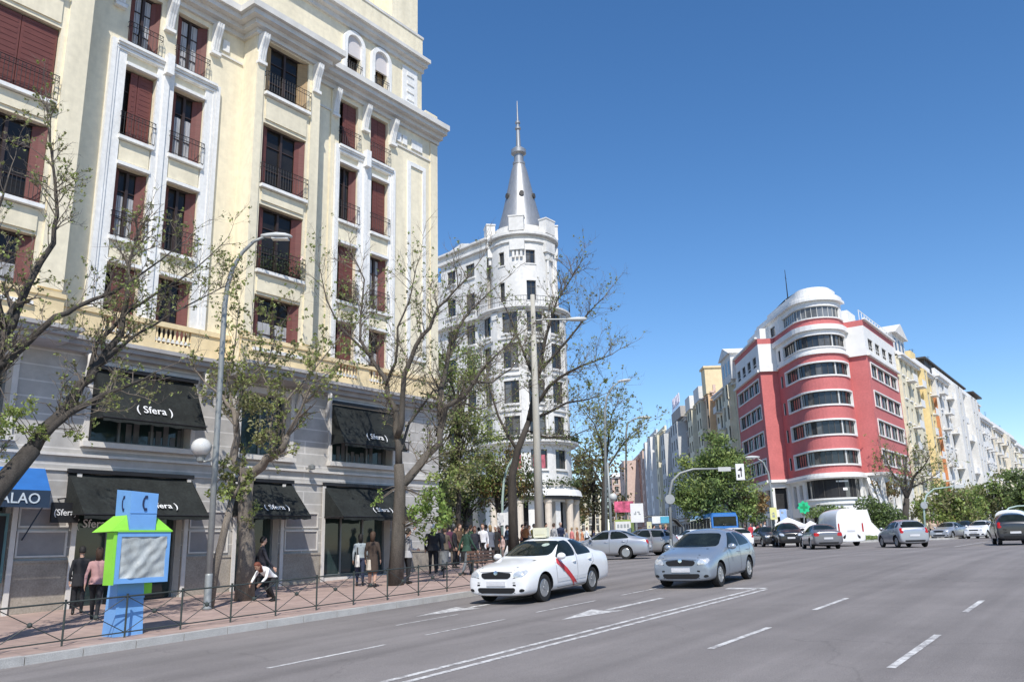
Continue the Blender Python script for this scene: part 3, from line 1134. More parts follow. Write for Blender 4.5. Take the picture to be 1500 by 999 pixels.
def P2w(a, b): return flatP(a, math.atan2(b[1] - a[1], b[0] - a[0])), math.hypot(b[0] - a[0], b[1] - a[1])


def P2(p, q): return P2w(lr(*p), lr(*q))


DDv = FH * math.cos(R(2)) + ER * math.sin(R(2))
DL = -ER * math.cos(R(2)) + FH * math.sin(R(2))
lp1 = V((*PA(U0, 0, 0)[:2], 0))
lp0 = lp1 + DL * 2.0
lf = lp0 + DDv * 12.6
rp0 = V((*PA(U1, 0, 0)[:2], 0))
rp1 = rp0 + V((0, -1.9, 0))
rf = rp1 + V((14.2, 0, 0))
segs = {}
for nm, p, q in (('lf', lf, lp0), ('lp', lp0, lp1), ('rp', rp0, rp1), ('rf', rp1, rf)):
    segs[nm] = P2w(p[:2], q[:2])
for nm in ('lf', 'rf'):
    P, L_ = segs[nm]
    hs, hw = [], []
    s0 = .9
    sp = (L_ - 1.8) / 4
    for i in range(4):
        for c, d in BANDS: hs.append((s0 + sp * i + .14, s0 + sp * (i + 1) - .14, c, d + .15))
        hw.append((s0 + sp * i + .5, s0 + sp * (i + 1) - .5, 21.9, 23.2))
    facade(mb, P, 0, L_, 8.5, 21.0, hs, .25, 0, mr=1)
    facade(mb, P, 0, L_, 21.0, 24.35, hw, .25, 1)
    facade(mb, P, 0, L_, 24.35, 25.0, [], .2, 0)
    facade(mb, P, 0, L_, base, 8.5, [(.8 + (L_ - 1.2) / 4 * i, .8 + (L_ - 1.2) / 4 * i + (L_ - 1.2) / 4 - .6, 1.7 + 3.2 * k, 4.3 + 3.2 * k) for i in range(4) for k in range(2)], .5, 1, back=2)
    for h in hs + hw: swin(P, *h, RB, nm=2, dep=.2, fm=darkframe, trans=False)
for nm in ('lp', 'rp'):
    P, L_ = segs[nm]
    facade(mb, P, 0, L_, 8.5, 21.0, [], .2, 0)
    facade(mb, P, 0, L_, 21.0, 24.35, [], .2, 1)
    facade(mb, P, 0, L_, 24.35, 25, [], .2, 0)
    facade(mb, P, 0, L_, base, 8.5, [(.3, L_ - .3, 5.2, 7.6), (.3, L_ - .3, 1.7, 4.4)], .5, 1, back=2)
run = [V(PA(U0 + (U1 - U0) * i / 30, 0, 0)) for i in range(31)]
back_ = V((*lr(9, 26), 0))
poly = [lf, lp0, lp1] + run[1:-1] + [rp0, rp1, rf, back_]
mb.face([(p.x, p.y, 25.0) for p in poly], 1)
bk = [rf, back_, lf]
for a, b in zip(bk, bk[1:]):
    mb.face([(a.x, a.y, base), (b.x, b.y, base), (b.x, b.y, 25), (a.x, a.y, 25)], 1)
a, b = PA(LA + .9, 0, 0), PA(LA + .9, -7, 0)
mb.face([(a[0], a[1], 25), (b[0], b[1], 25), (b[0], b[1], 27), (a[0], a[1], 27)], 1)
mb.build('wall', [redm, whitef, darkin], RB)
mb = MB()


def runpoly(e, ua, ub, inner): return [PA(ua + (ub - ua) * i / 36, e, 0)[:2] for i in range(37)] + [PA(ub, -inner, 0)[:2], PA(ua, -inner, 0)[:2]]


for e, ua, z0, z1 in ((.35, -11.7, 27.0, 27.3), (.15, -11.5, 27.3, 27.7), (-.45, -9, 27.7, 28.5), (-.75, -8, 28.5, 28.75)):
    mb.prism(runpoly(e, ua, LA + .9 + max(e, 0), 6), z0, z1)
for z0, z1, e in ((8.0, 8.25, .5), (8.25, 8.5, .35)):
    mb.pbox(PA, U0, U1, .0, e, z0, z1, 0, 30)
for c, d in BANDS: ringframe(mb, PA, ru[0], ru[1], c, d, .17, .12, 0, 24)
ringframe(mb, PA, ru[0], ru[1], 21.9, 23.2, .12, .1, 0, 24)
mb.pbox(PA, U0, U1, .004, .22, 21.1, 21.3, 0, 24)
mb.pbox(PA, U0, U1, .004, .34, 23.75, 24.3, 0, 24)
mb.pbox(PA, -11.5, LA + .9, .004, .16, 25.0, 25.13, 0, 30)
for nm in ('lf', 'rf'):
    P, L_ = segs[nm]
    for c, d in BANDS: ringframe(mb, P, 1.0, L_ - 1.0, c, d + .15, .14, .1)
    mb.pbox(P, 0, L_, .004, .35, 21.0, 21.25)
    mb.pbox(P, 0, L_, .004, .3, 25.0, 25.2)
    mb.pbox(P, 0, L_, .004, .5, 8.2, 8.5)
    mb.pbox(P, .3, L_ - .3, .3, .34, 21.95, 22.0)
for nm in ('lp', 'rp'):
    P, L_ = segs[nm]
    mb.pbox(P, -.1, L_ + .1, .004, .3, 21.0, 21.25)
    mb.pbox(P, -.1, L_ + .1, .2, .3, 21.25, 21.9)
    mb.pbox(P, -.1, L_ + .1, .004, .45, 8.2, 8.5)
mb.build('white_band', [whitef], RB)
for c, d in BANDS + [(21.9, 23.2)]:
    swin(PA, ru[0], ru[1], c, d, RB, nm=16, nu=16, dep=.22, trans=False, name='ribbon_window', fm=darkframe)
    for u in (ru[0] + 3.3, ru[1] - 2.6):
        m_ = MB()
        m_.pbox(PA, u, u + .16, -.2, -.1, c + .003, d - .003)
        m_.build('mullion', [farframe], RB)
swin(PA, ru[0] - .2, ru[1] - .6, 25.15, 26.4, RB, nm=16, nu=16, dep=.22, trans=False, name='ribbon_window', gm=glassmat('pale_window_glass', (.16, .17, .18)))
o = swin(PA, -1.6, LA + .4, 5.95, 7.9, RB, nm=5, nu=16, dep=.3, trans=False, fm=darkframe, name='shopfront_window', gm=darkin)
mb = MB()      # lit panel and lamps seen behind the glass
mb.pbox(PA, 3.2, 4.6, -.28, -.27, 7.55, 7.7, 0, 4)
mb.pbox(PA, 3.9, 4.4, -.28, -.27, 6.7, 6.95, 0, 2)
mb.build('shop_sign', [lettersm], RB)
mb = MB()      # curved white balcony below the shopfront
for z0, z1, e in ((4.4, 4.7, .2), (4.7, 5.3, .55), (5.3, 5.75, .7), (5.75, 5.92, .85)): mb.pbox(PA, -1.4, LA + .6, .003, e, z0, z1, 0, 24)
mb.build('curved_balcony', [whitef], RB)
mb = MB()      # leaning white buttress ribs on the right
for t in (4.5, 5.0, 5.5):
    a, b = lr(t, 1.6), lr(t + 1.0, .2)
    dx, dy = ER.x * .16, ER.y * .16
    mb.hexa([(b[0] - dx, b[1] - dy, 1.6), (b[0] + dx, b[1] + dy, 1.6), (b[0] + dx + FH.x * .5, b[1] + dy + FH.y * .5, 1.6), (b[0] - dx + FH.x * .5, b[1] - dy + FH.y * .5, 1.6),
             (a[0] - dx, a[1] - dy, 8), (a[0] + dx, a[1] + dy, 8), (a[0] + dx + FH.x * .5, a[1] + dy + FH.y * .5, 8), (a[0] - dx + FH.x * .5, a[1] - dy + FH.y * .5, 8)])
mb.build('buttress', [whitef], RB)
mb = MB()
p = lr(-.6, 5)
mb.tube([(*p, 28.7), (*p, 32.2)], [.07, .03], 6)
mb.tube([(p[0] - .4, p[1], 31.2), (p[0] + .4, p[1], 31.2)], .02, 4)
mb.build('antenna', [iron], RB)
mb = MB()      # railings and plant rooms on the flat roof
P, L_ = segs['rf']
for i in range(12): mb.pbox(P, L_ * i / 12, L_ * i / 12 + .06, -.3, -.24, 25.0, 26.1)
mb.pbox(P, 0, L_, -.3, -.24, 26.1, 26.16)
mb.pbox(P, 3.2, 6.5, -5, -2.2, 25.01, 27.2)
mb.build('roof_room', [whitef], RB)
mb = MB()
P, L_ = segs['lf']
mb.pbox(P, 5, L_ - 1.5, -4, -.8, 25.01, 26.6)
mb.build('roof_room', [whitef], RB)


# ---- generic street block
def block(name, label, o, ang, L_, z1, nfl, ncol, wm, tm, z0=1.4, gf=4.6, dep=14, ww=1.1, wh=1.9, bays=(), bd=.9, balc=False, fm=None, group=None, cat='building', crown=1.0, bm=None, side=True):
    P = flatP(o, ang)
    c = P(L_ / 2, 0, z0)
    T = thing(name, label, cat, c, 0, group)
    fh = (z1 - z0 - gf) / nfl
    sp = L_ / ncol
    mb = MB()
    hs = []
    bayc = {}
    for j in range(ncol):
        u = sp * (j + .5)
        for k in range(nfl):
            zz = z0 + gf + fh * k + fh * .22
            hs.append((u - ww / 2, u + ww / 2, zz, zz + wh))
    inb = lambda u: next((b for b in bays if b[0] < u < b[1]), None)
    sh = [(sp * j + .35, sp * (j + 1) - .35, z0 + .2, z0 + gf - .9) for j in range(ncol)]
    main = [h for h in hs if not inb((h[0] + h[1]) / 2)]
    facade(mb, P, 0, L_, z0, z1, main + sh, .25, 0, back=None)
    for h in sh: mb.face([P(h[0], -.24, h[2]), P(h[1], -.24, h[2]), P(h[1], -.24, h[3]), P(h[0], -.24, h[3])], 2)
    for a, b in bays:
        Pb = lambda u, d, z: P(u, d + bd, z)
        bh = [h for h in hs if a < (h[0] + h[1]) / 2 < b]
        facade(mb, Pb, a, b, z0 + gf, z1 - .2, bh, .2, 3)
        for e in (a, b): mb.face([P(e, .0, z0 + gf), P(e, bd, z0 + gf), P(e, bd, z1 - .2), P(e, .0, z1 - .2)], 3)
        mb.face([P(a, 0, z0 + gf), P(b, 0, z0 + gf), P(b, bd, z0 + gf), P(a, bd, z0 + gf)], 3)
        mb.face([P(a, 0, z1 - .2), P(b, 0, z1 - .2), P(b, bd, z1 - .2), P(a, bd, z1 - .2)], 3)
        for h in bh[:60]: swin(Pb, *h, T, nm=2, dep=.15, fm=fm)
    mb.face([P(0, 0, z1), P(L_, 0, z1), P(L_, -dep, z1), P(0, -dep, z1)], 0)
    for e in (0, L_): mb.face([P(e, 0, z0), P(e, -dep, z0), P(e, -dep, z1), P(e, 0, z1)], 0)
    mb.face([P(0, -dep, z0), P(L_, -dep, z0), P(L_, -dep, z1), P(0, -dep, z1)], 0)
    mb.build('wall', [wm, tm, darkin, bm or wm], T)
    for h in main[:90]: swin(P, *h, T, nm=2, dep=.2, fm=fm)
    mb = MB()
    mb.pbox(P, -.1, L_ + .1, .0, .35, z1 - .35, z1)
    mb.pbox(P, -.25, L_ + .25, .0, .6, z1, z1 + .22)
    mb.pbox(P, 0, L_, -.3, .1, z1 + .22, z1 + .22 + crown)
    mb.pbox(P, 0, L_, .003, .18, z0 + gf - .35, z0 + gf - .05)
    for h in main[::1]: mb.pbox(P, h[0] - .15, h[1] + .15, .003, .14, h[2] - .16, h[2] - .003)
    mb.build('cornice', [tm], T)
    for k in range(2):      # aerials on the roof
        m_ = MB()
        u, hgt = random.uniform(.15, .85) * L_, random.uniform(1.8, 3.2)
        p0 = V(P(u, -1.5, z1))
        m_.tube([p0, p0 + V((0, 0, hgt + crown))], .03, 4)
        for q in (.1, .35, .6): m_.tube([p0 + V((-.35, .2, hgt + crown - q)), p0 + V((.35, -.2, hgt + crown - q))], .015, 3)
        m_.build('roof_aerial', [iron], T)
    if balc:
        for k in range(nfl):
            zz = z0 + gf + fh * k + .05
            for j in range(ncol):
                if inb(sp * (j + .5)) or (j + k) % balc or random.random() < .22: continue
                m_ = MB()
                m_.pbox(P, sp * j + .2, sp * (j + 1) - .2, .003, .9, zz, zz + .14)
                for q in ((sp * j + .2, sp * (j + 1) - .2, .86, .9),): m_.pbox(P, *q, zz + .14, zz + .95)
                m_.build('balcony', [tm if balc > 1 else iron], T)
    return T, P, fh


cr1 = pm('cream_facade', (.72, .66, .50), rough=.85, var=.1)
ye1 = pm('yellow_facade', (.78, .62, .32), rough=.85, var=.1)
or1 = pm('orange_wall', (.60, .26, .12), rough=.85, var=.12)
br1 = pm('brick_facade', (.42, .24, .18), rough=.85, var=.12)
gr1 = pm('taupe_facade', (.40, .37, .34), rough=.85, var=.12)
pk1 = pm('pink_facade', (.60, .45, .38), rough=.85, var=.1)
# right-hand row, down the avenue from the red building
GR = 'blocks down the avenue to the right'
e0 = (rf.x, rf.y)
T, P, fh = block('apartment_building', 'cream ornate building with gabled attic just right of the red building', (e0[0] + .3, e0[1] - .3), 0, 10.6, 23.4, 6, 4, cr1, whitef, crown=.4, balc=2, group=GR)
mb = MB()
mb.pbox(P, .2, 6.6, -6, -.4, 23.65, 26.4, 0)
mb.loft([[P(-.2, .1, 26.4), P(7.0, .1, 26.4), P(3.4, .1, 28.0)], [P(-.2, -6.3, 26.4), P(7.0, -6.3, 26.4), P(3.4, -6.3, 28.0)]], 0)
mb.build('gabled_attic', [whiter], T)
mb = MB()
for u in (1.2, 3.2, 5.2):
    mb = MB()
    mb.pbox(P, u, u + .7, -.38, -.36, 24.2, 25.9)
    mb.build('attic_window', [farglass], T)
x1 = e0[0] + 11.2
T, P, fh = block('apartment_building', 'yellow building with white balconies between the cream and white blocks', (x1, e0[1] - .1), 0, 9.6, 23.6, 6, 4, ye1, whitef, balc=2, group=GR, bays=((.2, 2.3),))
mb = MB()
mb.pbox(P, 1, 4, -4, -.5, 24.8, 26.2)
mb.build('attic', [ye1], T)
mb = MB()
mb.pbox(P, 6, 8.5, -4, -.6, 24.8, 25.6)
mb.build('attic', [ye1], T)
T, P, fh = block('apartment_building', 'tall white block with an orange side wall and stepped balconies', (x1 + 10, 20.3), 0, 38, 23.8, 7, 12, whiter, whitef, balc=2, group=GR, bays=((8, 14), (22, 29)), bd=1.2)
mb = MB()
mb.pbox(P, -.06, -.004, -8, -.2, 1.5, 21)
mb.build('side_wall', [or1], T)
mb = MB()
for a, b in ((3, 12), (15, 26), (28, 36)): mb.pbox(P, a, b, -6, -1.6, 25.1, 27)
mb.pbox(P, 2, 37, -6.5, -1.2, 27, 27.25)
mb.build('penthouse', [darkframe], T)
T, P, fh = block('apartment_building', 'brick red block with dark canopy roof beyond the white block', (x1 + 49, 20.8), 0, 17, 22.3, 6, 6, whiter, whitef, group=GR, balc=2)
mb = MB()
mb.pbox(P, .0, 9, -6, -.4, 23.6, 25.8, 0)
mb.pbox(P, -.5, 9.5, -6.5, .2, 26.6, 26.85, 1)
for u in (.2, 4.5, 8.6): mb.pbox(P, u, u + .2, -.8, -.6, 25.8, 26.6, 1)
mb.build('penthouse', [or1, darkframe], T)
T, P, fh = block('apartment_building', 'pale balconied block near the far end of the avenue', (x1 + 67, 20.6), 0, 34, 22.0, 6, 10, pm('warm_pale_facade', (.72, .66, .55), var=.1), whitef, group=GR, balc=2, bays=((12, 18),))
T, P, fh = block('apartment_building', 'low cream block where the avenue runs out of the frame', (x1 + 103, 20.8), 0, 50, 21.4, 6, 12, cr1, whitef, group=GR, balc=2)
T, P, fh = block('apartment_building', 'farthest white block of the right-hand row', (x1 + 155, 20.8), 0, 90, 22.6, 6, 14, whiter, whitef, group=GR)
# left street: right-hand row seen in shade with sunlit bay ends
GL = 'blocks along the shaded side street'
rl = lambda w_: lfd[1] + .035 * (w_ - lfd[0])
angD = AZ - R(2) + PI
lfd = (lf.x * FH.x + lf.y * FH.y, lf.x * ER.x + lf.y * ER.y)


def lblock(w0, w1, **k):
    o_ = cf(rl(w1), w1)
    return block(k.pop('name', 'apartment_building'), k.pop('label'), o_, angD, w1 - w0, group=GL, **k)


T, P, fh = lblock(107.8, 121, label='cream building with white pedimented attic next to the red building', z1=22.4, nfl=6, ncol=6, wm=cr1, tm=whiter, bays=((9.6, 12.4),), bm=cr1, fm=darkframe, balc=3, crown=.3)
mb = MB()
mb.pbox(P, 8.6, 14.4, -5, .6, 22.63, 26.0)
mb.loft([[P(8.2, .9, 26.0), P(14.8, .9, 26.0), P(11.5, .9, 27.3)], [P(8.2, -5.2, 26.0), P(14.8, -5.2, 26.0), P(11.5, -5.2, 27.3)]])
mb.build('attic_pavilion', [whiter], T)
for u in (9.4, 11.1, 12.8):
    mb = MB()
    mb.pbox(P, u, u + .8, .604, .62, 23.4, 25.2)
    mb.build('attic_window', [farglass], T)
T, P, fh = lblock(121.3, 127.5, label='narrow orange building with a small roof turret', z1=23.4, nfl=6, ncol=3, wm=pk1, tm=pk1, bays=((3.9, 6),), bm=pm('peach_facade', (.72, .48, .28), var=.1), fm=darkframe)
mb = MB()
mb.pbox(P, 3.2, 6, -3, 1.1, 23.3, 27.2)
mb.pbox(P, 3.0, 6.2, -3.2, 1.3, 27.2, 27.5)
mb.build('turret', [pm('cream_turret', (.72, .58, .36), var=.1)], T)
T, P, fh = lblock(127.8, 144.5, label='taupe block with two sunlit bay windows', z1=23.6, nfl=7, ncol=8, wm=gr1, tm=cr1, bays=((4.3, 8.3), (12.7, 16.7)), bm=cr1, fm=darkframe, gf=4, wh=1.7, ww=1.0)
for a, b in ((4.3, 8.3), (12.7, 16.7)):
    mb = MB()
    mb.pbox(P, a - .2, b + .2, -2, 1.1, 23.41, 25.6)
    mb.build('attic', [whiter], T)
T, P, fh = lblock(144.8, 172.6, label='curved grey building carrying pale rooftop sign letters', z1=23.2, nfl=6, ncol=10, wm=gr1, tm=greywall, bays=((2.8, 8.3), (16.8, 25)), bm=greywall, fm=darkframe, wh=1.9, bd=1.6)
mb = MB()
mb.pbox(P, 17, 27.6, -4, 1.2, 23.5, 25.4)
mb.build('attic', [gr1], T)
mb = MB()
for k in range(7):
    u = 18 + k * 1.25
    mb.pbox(P, u, u + .12, 1.0, 1.1, 25.41, 26.2)
    mb.pbox(P, u, u + .9, 1.0, 1.1, 26.2, 26.35)
for k in range(5):      # unreadable pale letters: upright strokes on a frame
    u = 18.2 + k * 1.7
    for q in (0, .5) if k % 2 else (0, .25, .7): mb.pbox(P, u + q, u + q + .2, .9, 1.08, 26.351, 28.0)
    mb.pbox(P, u + .2, u + .5, .92, 1.06, 27.2, 27.45)
mb.build('roof_sign', [pm('pale_sign', (.66, .62, .70), var=.1)], T)
T, P, fh = lblock(173, 186, label='tan block with one wide bay beyond the rooftop sign', z1=24.6, nfl=7, ncol=5, wm=pm('tan_facade', (.48, .38, .28), var=.12), tm=cr1, bays=((4.6, 8.4),), bm=cr1, fm=darkframe, bd=1.2, wh=1.7)
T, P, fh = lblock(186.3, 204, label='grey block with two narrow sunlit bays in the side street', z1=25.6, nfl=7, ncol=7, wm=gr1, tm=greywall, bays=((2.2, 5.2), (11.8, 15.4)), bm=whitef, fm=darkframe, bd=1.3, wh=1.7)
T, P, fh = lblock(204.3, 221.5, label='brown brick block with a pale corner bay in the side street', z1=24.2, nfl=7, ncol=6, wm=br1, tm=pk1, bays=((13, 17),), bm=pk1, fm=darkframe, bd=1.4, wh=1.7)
T, P, fh = lblock(222, 310, label='brick block closing the far end of the side street', z1=24, nfl=6, ncol=14, wm=br1, tm=pk1, bays=((70, 84),), bm=pk1, fm=darkframe, bd=4)
block('apartment_building', 'distant ochre block behind the bare street trees', cf(30, 260), AZ - PI / 2, 22, 22, 6, 8, pk1, whitef, group=GL)
block('apartment_building', 'distant tan block left of the ochre one', cf(12, 300), AZ - PI / 2, 18, 20, 6, 7, cr1, whitef, group=GL)

# ---- white turret building with the grey spire
tf = V(at(772, 600, 77)); tf.z = 0


def tl_(r, f): return (tf.x + ER.x * r + FH.x * f, tf.y + ER.y * r + FH.y * f)


TW = thing('tower_building', 'white corner building with round turret and grey conical spire', 'building', (tf.x + 2, tf.y + 2, base))
R1, R2 = 3.35, 4.25
tc_ = tl_(0, 4.2)
aS = AZ + PI - R(100)
PU = arcP(tc_, R1, aS)
PL = arcP(tc_, R2, aS)
LU, LL = R1 * R(200), R2 * R(200)
au = lambda deg: R1 * R(100 + deg)
al = lambda deg: R2 * R(100 + deg)
mb = MB()
uw = [(au(-38) - .34, au(-38) + .34), (au(14) - .48, au(14) + .48)]
lw = [(al(x) - .8, al(x) + .8) for x in (-62, -20, 14, 48)]
LROWS = [(8.9, 10.7), (12.1, 13.9), (15.1, 17.3), (18.5, 21.0), (22.0, 24.1)]
facade(mb, PU, 0, LU, 24.6, 32.6, [(a, b, c, d) for a, b in uw for c, d in ((25.5, 27.5), (29.3, 30.7))], .25, 0, du=.4)
facade(mb, PL, 0, LL, 7.3, 24.6, [(a, b, c, d) for a, b in lw for c, d in LROWS], .3, 0, du=.5)
facade(mb, PL, 0, LL, base, 6.4, [(al(-62), al(-36), base, 5.9), (al(-28), al(-2), base, 5.9), (al(6), al(34), base, 5.9), (al(42), al(66), base, 5.9)], .8, 0, du=.5, back=1)
# wing on the left along the cross street, facing the sun
wa = tl_(-3.6, 3.0)
wb = tl_(-3.6 - 15, 3.0 + 15)
PW = flatP(wb, math.atan2(wa[1] - wb[1], wa[0] - wb[0]))
LW = math.hypot(wa[0] - wb[0], wa[1] - wb[1])
wh_ = []
for u in (1.6, 4.2, 6.8, 9.4, 12.0, 15.6, 18.6):
    for c, d in LROWS + [(25.6, 27.5), (29.2, 30.7)]:
        if u < 14 and c > 28: continue
        wh_.append((u - .68, u + .68, c, d))
facade(mb, PW, 0, 13.9, 7.0, 29.2, [h for h in wh_ if h[1] < 13.9], .3, 0)
facade(mb, PW, 0, LW, base, 7.0, [(1 + i * 3, 3.5 + i * 3, base, 5.8) for i in range(6)], .6, 2, mr=2, back=1)
facade(mb, PW, 13.9, LW, 7.0, 32.0, [h for h in wh_ if h[1] > 13.9], .3, 0)
mb.pbox(PW, 0, 13.9, -9, -.9, base, 29.15, 0)
mb.pbox(PW, 13.9, LW, -9, -.9, base, 31.95, 0)
mb.face([PW(13.9, 0, 29), PW(13.9, -9, 29), PW(13.9, -9, 32), PW(13.9, 0, 32)])
mb.face([PW(13.9, 0, 32), PW(13.9, -9, 32), PW(LW, -9, 32), PW(LW, 0, 32)])
mb.prism([tl_(-2, 6), tl_(3.7, 4.8), tl_(4.0, 26), tl_(-8, 26)], base, 24.3, 0)
mb.build('wall', [whiter, darkin, pm('dark_stone', (.17, .17, .165), var=.2)], TW)
for a, b in uw:
    for c, d in ((25.5, 27.5), (29.3, 30.7)): swin(PU, a, b, c, d, TW, nm=2, dep=.18, fm=darkframe)
for a, b in lw:
    for c, d in LROWS: swin(PL, a, b, c, d, TW, nm=2, dep=.22, fm=darkframe)
for h in wh_: swin(PW, *h, TW, nm=2, dep=.22, fm=darkframe)
mb = MB()
cx_, cy_ = tc_
ring = lambda r0, z: [(cx_ + r0 * math.cos(2 * PI * k / 32), cy_ + r0 * math.sin(2 * PI * k / 32)) for k in range(32)]
for r0, z0, z1 in ((R1 + .2, 31.6, 31.85), (R1 + .5, 32.3, 32.55), (R1 + .3, 32.55, 32.8), (R2 + .55, 24.45, 24.62), (R2 + .35, 24.3, 24.45), (R2 + .3, 7.0, 7.3), (R2 + .8, 11.35, 11.55), (R2 + .5, 11.15, 11.35)):
    mb.prism(ring(r0, 0), z0, z1)
for z0 in (14.35, 17.75, 21.4): mb.prism(ring(R2 + .16, 0), z0, z0 + .16)
for dg in (-82, -41, -3, 31, 66):      # piers between the windows of the bow
    x = al(dg)
    mb.pbox(PL, x - .28, x + .28, .004, .14, 11.6, 24.2, 0, 2)
    mb.pbox(PL, x - .34, x + .34, .004, .24, 23.5, 24.15, 0, 2)
for a_, b_ in lw:
    for c_, d_ in LROWS: mb.pbox(PL, a_ - .06, b_ + .06, .004, .17, c_ - .2, c_ - .003, 0, 3)
for a_, b_ in uw:
    for c_, d_ in ((25.5, 27.5), (29.3, 30.7)): ringframe(mb, PU, a_, b_, c_, d_, .12, .08, 0, 2)
for z0 in (14.4, 17.8, 21.4): mb.pbox(PW, 0, LW, .003, .14, z0, z0 + .16)
for dg in (-78, -8, 52, 92):
    a = AZ + PI + R(dg)
    c = V((cx_ + (R1 - .0) * math.cos(a), cy_ + (R1 - .0) * math.sin(a), 33.4))
    ex, ey = V((math.cos(a), math.sin(a), 0)), V((-math.sin(a), math.cos(a), 0))
    mb.obox(c, ex * .45, ey * .75, V((0, 0, .75)))
    mb.obox(c + V((0, 0, .82)), ex * .5, ey * .82, V((0, 0, .07)))
    c2 = c + ex * .12; c2.z = 31.2
    mb.obox(c2, ex * .25, ey * .75, V((0, 0, .55)))
    for e in (-.4, 0, .4):
        c3 = c2 + ey * e; c3.z = 30.3
        mb.obox(c3, ex * .12, ey * .12, V((0, 0, .4)))
for a_ in (48, 66, 84):
    a = AZ + PI + R(a_)
    c = V((cx_ + (R1 + .12) * math.cos(a), cy_ + (R1 + .12) * math.sin(a), 28.2))
    mb.tube([c + V((0, 0, -3.6)), c + V((0, 0, 2.6))], .16, 8)
mb.prism(ring(R1 - .45, 0), 32.8, 33.6)
# parapet on the wing
mb.pbox(PW, 13.6, LW + .4, -.2, .35, 31.6, 31.9)
mb.pbox(PW, 13.6, LW + .4, -9, .15, 32.01, 32.5)
mb.pbox(PW, 13.6, LW + .4, -9, .55, 32.5, 32.7)
mb.loft([[PW(14.6, .2, 32.7), PW(19.5, .2, 32.7), PW(17.5, .2, 33.3)], [PW(14.6, -.3, 32.7), PW(19.5, -.3, 32.7), PW(17.5, -.3, 33.3)]])
mb.pbox(PW, -.2, 13.59, -.2, .35, 29.0, 29.3)
mb.pbox(PW, -.2, 13.59, -.3, .0, 29.3, 30.0)
for z in (11.3, 24.4, 7.2): mb.pbox(PW, 0, LW, .003, .6 if z > 20 else .35, z, z + .2)
for h in wh_: mb.pbox(PW, h[0] - .15, h[1] + .15, .003, .15, h[2] - .18, h[2] - .003)
mb.build('cornice', [whiter], TW)
mb = MB()      # railings of the curved balconies
for z, r0 in ((24.62, R2 + .5), (11.55, R2 + .72)):
    for t in (0.45, .9):
        mb.tube([(cx_ + r0 * math.cos(aS + R(k * 5)), cy_ + r0 * math.sin(aS + R(k * 5)), z + t) for k in range(41)], .025, 4)
    for k in range(60):
        a = aS + R(k * 200 / 60)
        mb.tube([(cx_ + r0 * math.cos(a), cy_ + r0 * math.sin(a), z), (cx_ + r0 * math.cos(a), cy_ + r0 * math.sin(a), z + .9)], .014, 3)
for k in range(0, 60):
    p0 = PW(LW * k / 60, .52, 24.6)
    mb.tube([p0, (p0[0], p0[1], 25.5)], .014, 3)
mb.tube([PW(0, .52, 25.5), PW(LW, .52, 25.5)], .025, 4)
mb.build('balcony_railing', [iron], TW)
mb = MB()
mb.lathe((cx_, cy_, 0), [(r0 * (1.24 if z < 41 else 1.12), 2 + (z - 2) * 1.043 - 1.2) for r0, z in [(2.05, 33.3), (2.02, 33.7), (1.86, 34.3), (1.5, 35.9), (1.22, 37.4), (.95, 38.9), (.68, 40.4), (.56, 41.0), (.60, 41.05), (.60, 41.3), (.46, 41.35), (.46, 42.1), (.72, 42.3), (.72, 42.7), (.5, 42.9), (.24, 43.1), (.17, 45.0), (.28, 45.1), (.28, 45.3), (.15, 45.4), (.15, 45.7), (.24, 45.75), (.24, 45.95), (.1, 46.1), (.04, 48.2), (.01, 48.4)]], 28)
sp_ = mb.build('spire', [leadm], TW)
fixsmooth(sp_.data, 35)
for dg in (-55, 5, 62):
    a = AZ + PI + R(dg)
    m_ = MB()
    c = V((cx_ + 1.5 * math.cos(a), cy_ + 1.5 * math.sin(a), 37.6))
    ex, ey = V((math.cos(a), math.sin(a), 0)), V((-math.sin(a), math.cos(a), 0))
    m_.loft([[c + ey * .26 * math.cos(t) + V((0, 0, .3 * math.sin(t))) + ex * e for t in [k * PI / 5 for k in range(10)]] for e in (-.3, .22)])
    m_.build('lucarne', [darkframe], sp_, world=False)
mb = MB()      # dome awning and columns of the corner entrance
mb.loft([[(cx_ + r0 * math.cos(aS + R(90 + k * 10)), cy_ + r0 * math.sin(aS + R(90 + k * 10)), z) for k in range(0, 12)] for r0, z in ((R2 + .95, 6.4), (R2 + .8, 6.9), (R2 + .45, 7.15), (R2 + .1, 7.2))], closed=False)
mb.prism(ring(R2 + .75, 0), 6.1, 6.38, 1)
mb.build('entrance_canopy', [whitef, darkframe], TW)
for dg in (-48, -12, 22, 56, 80):
    a = AZ + PI + R(dg)
    m_ = MB()
    c = (cx_ + (R2 + .25) * math.cos(a), cy_ + (R2 + .25) * math.sin(a), base)
    m_.lathe(c, [(.42, 0), (.42, .5), (.34, .6), (.33, 4.2), (.4, 4.35), (.4, 4.6)], 12)
    m_.build('column', [pm('pale_stone_column', (.62, .54, .45), var=.1)], TW)
for x in (-16, 14):      # red posters behind the first-floor railings
    mb = MB()
    mb.pbox(PL, al(x) - .6, al(x) + .6, -.12, -.1, 8.95, 10.2, 0, 3)
    mb.build('window_poster', [pm('red_poster', (.45, .12, .15), var=.5, scale=3)], TW)
leafb = leafmat('balcony_leaf', (.06, .085, .03))
mb = MB()
for k in range(1900):
    a = aS + R(random.uniform(20, 195))
    z = random.choice((11.55, 7.35)) + abs(random.gauss(0, .35))
    r0 = R2 + .6 + random.uniform(-.25, .3)
    p = V((cx_ + r0 * math.cos(a), cy_ + r0 * math.sin(a), z))
    d = V((random.gauss(0, 1), random.gauss(0, 1), random.gauss(0, 1))).normalized() * random.uniform(.08, .18)
    e = d.orthogonal().normalized() * d.length * .7
    mb.face([p - d, p + e, p + d, p - e])
mb.build('balcony_plant', [leafb], TW)
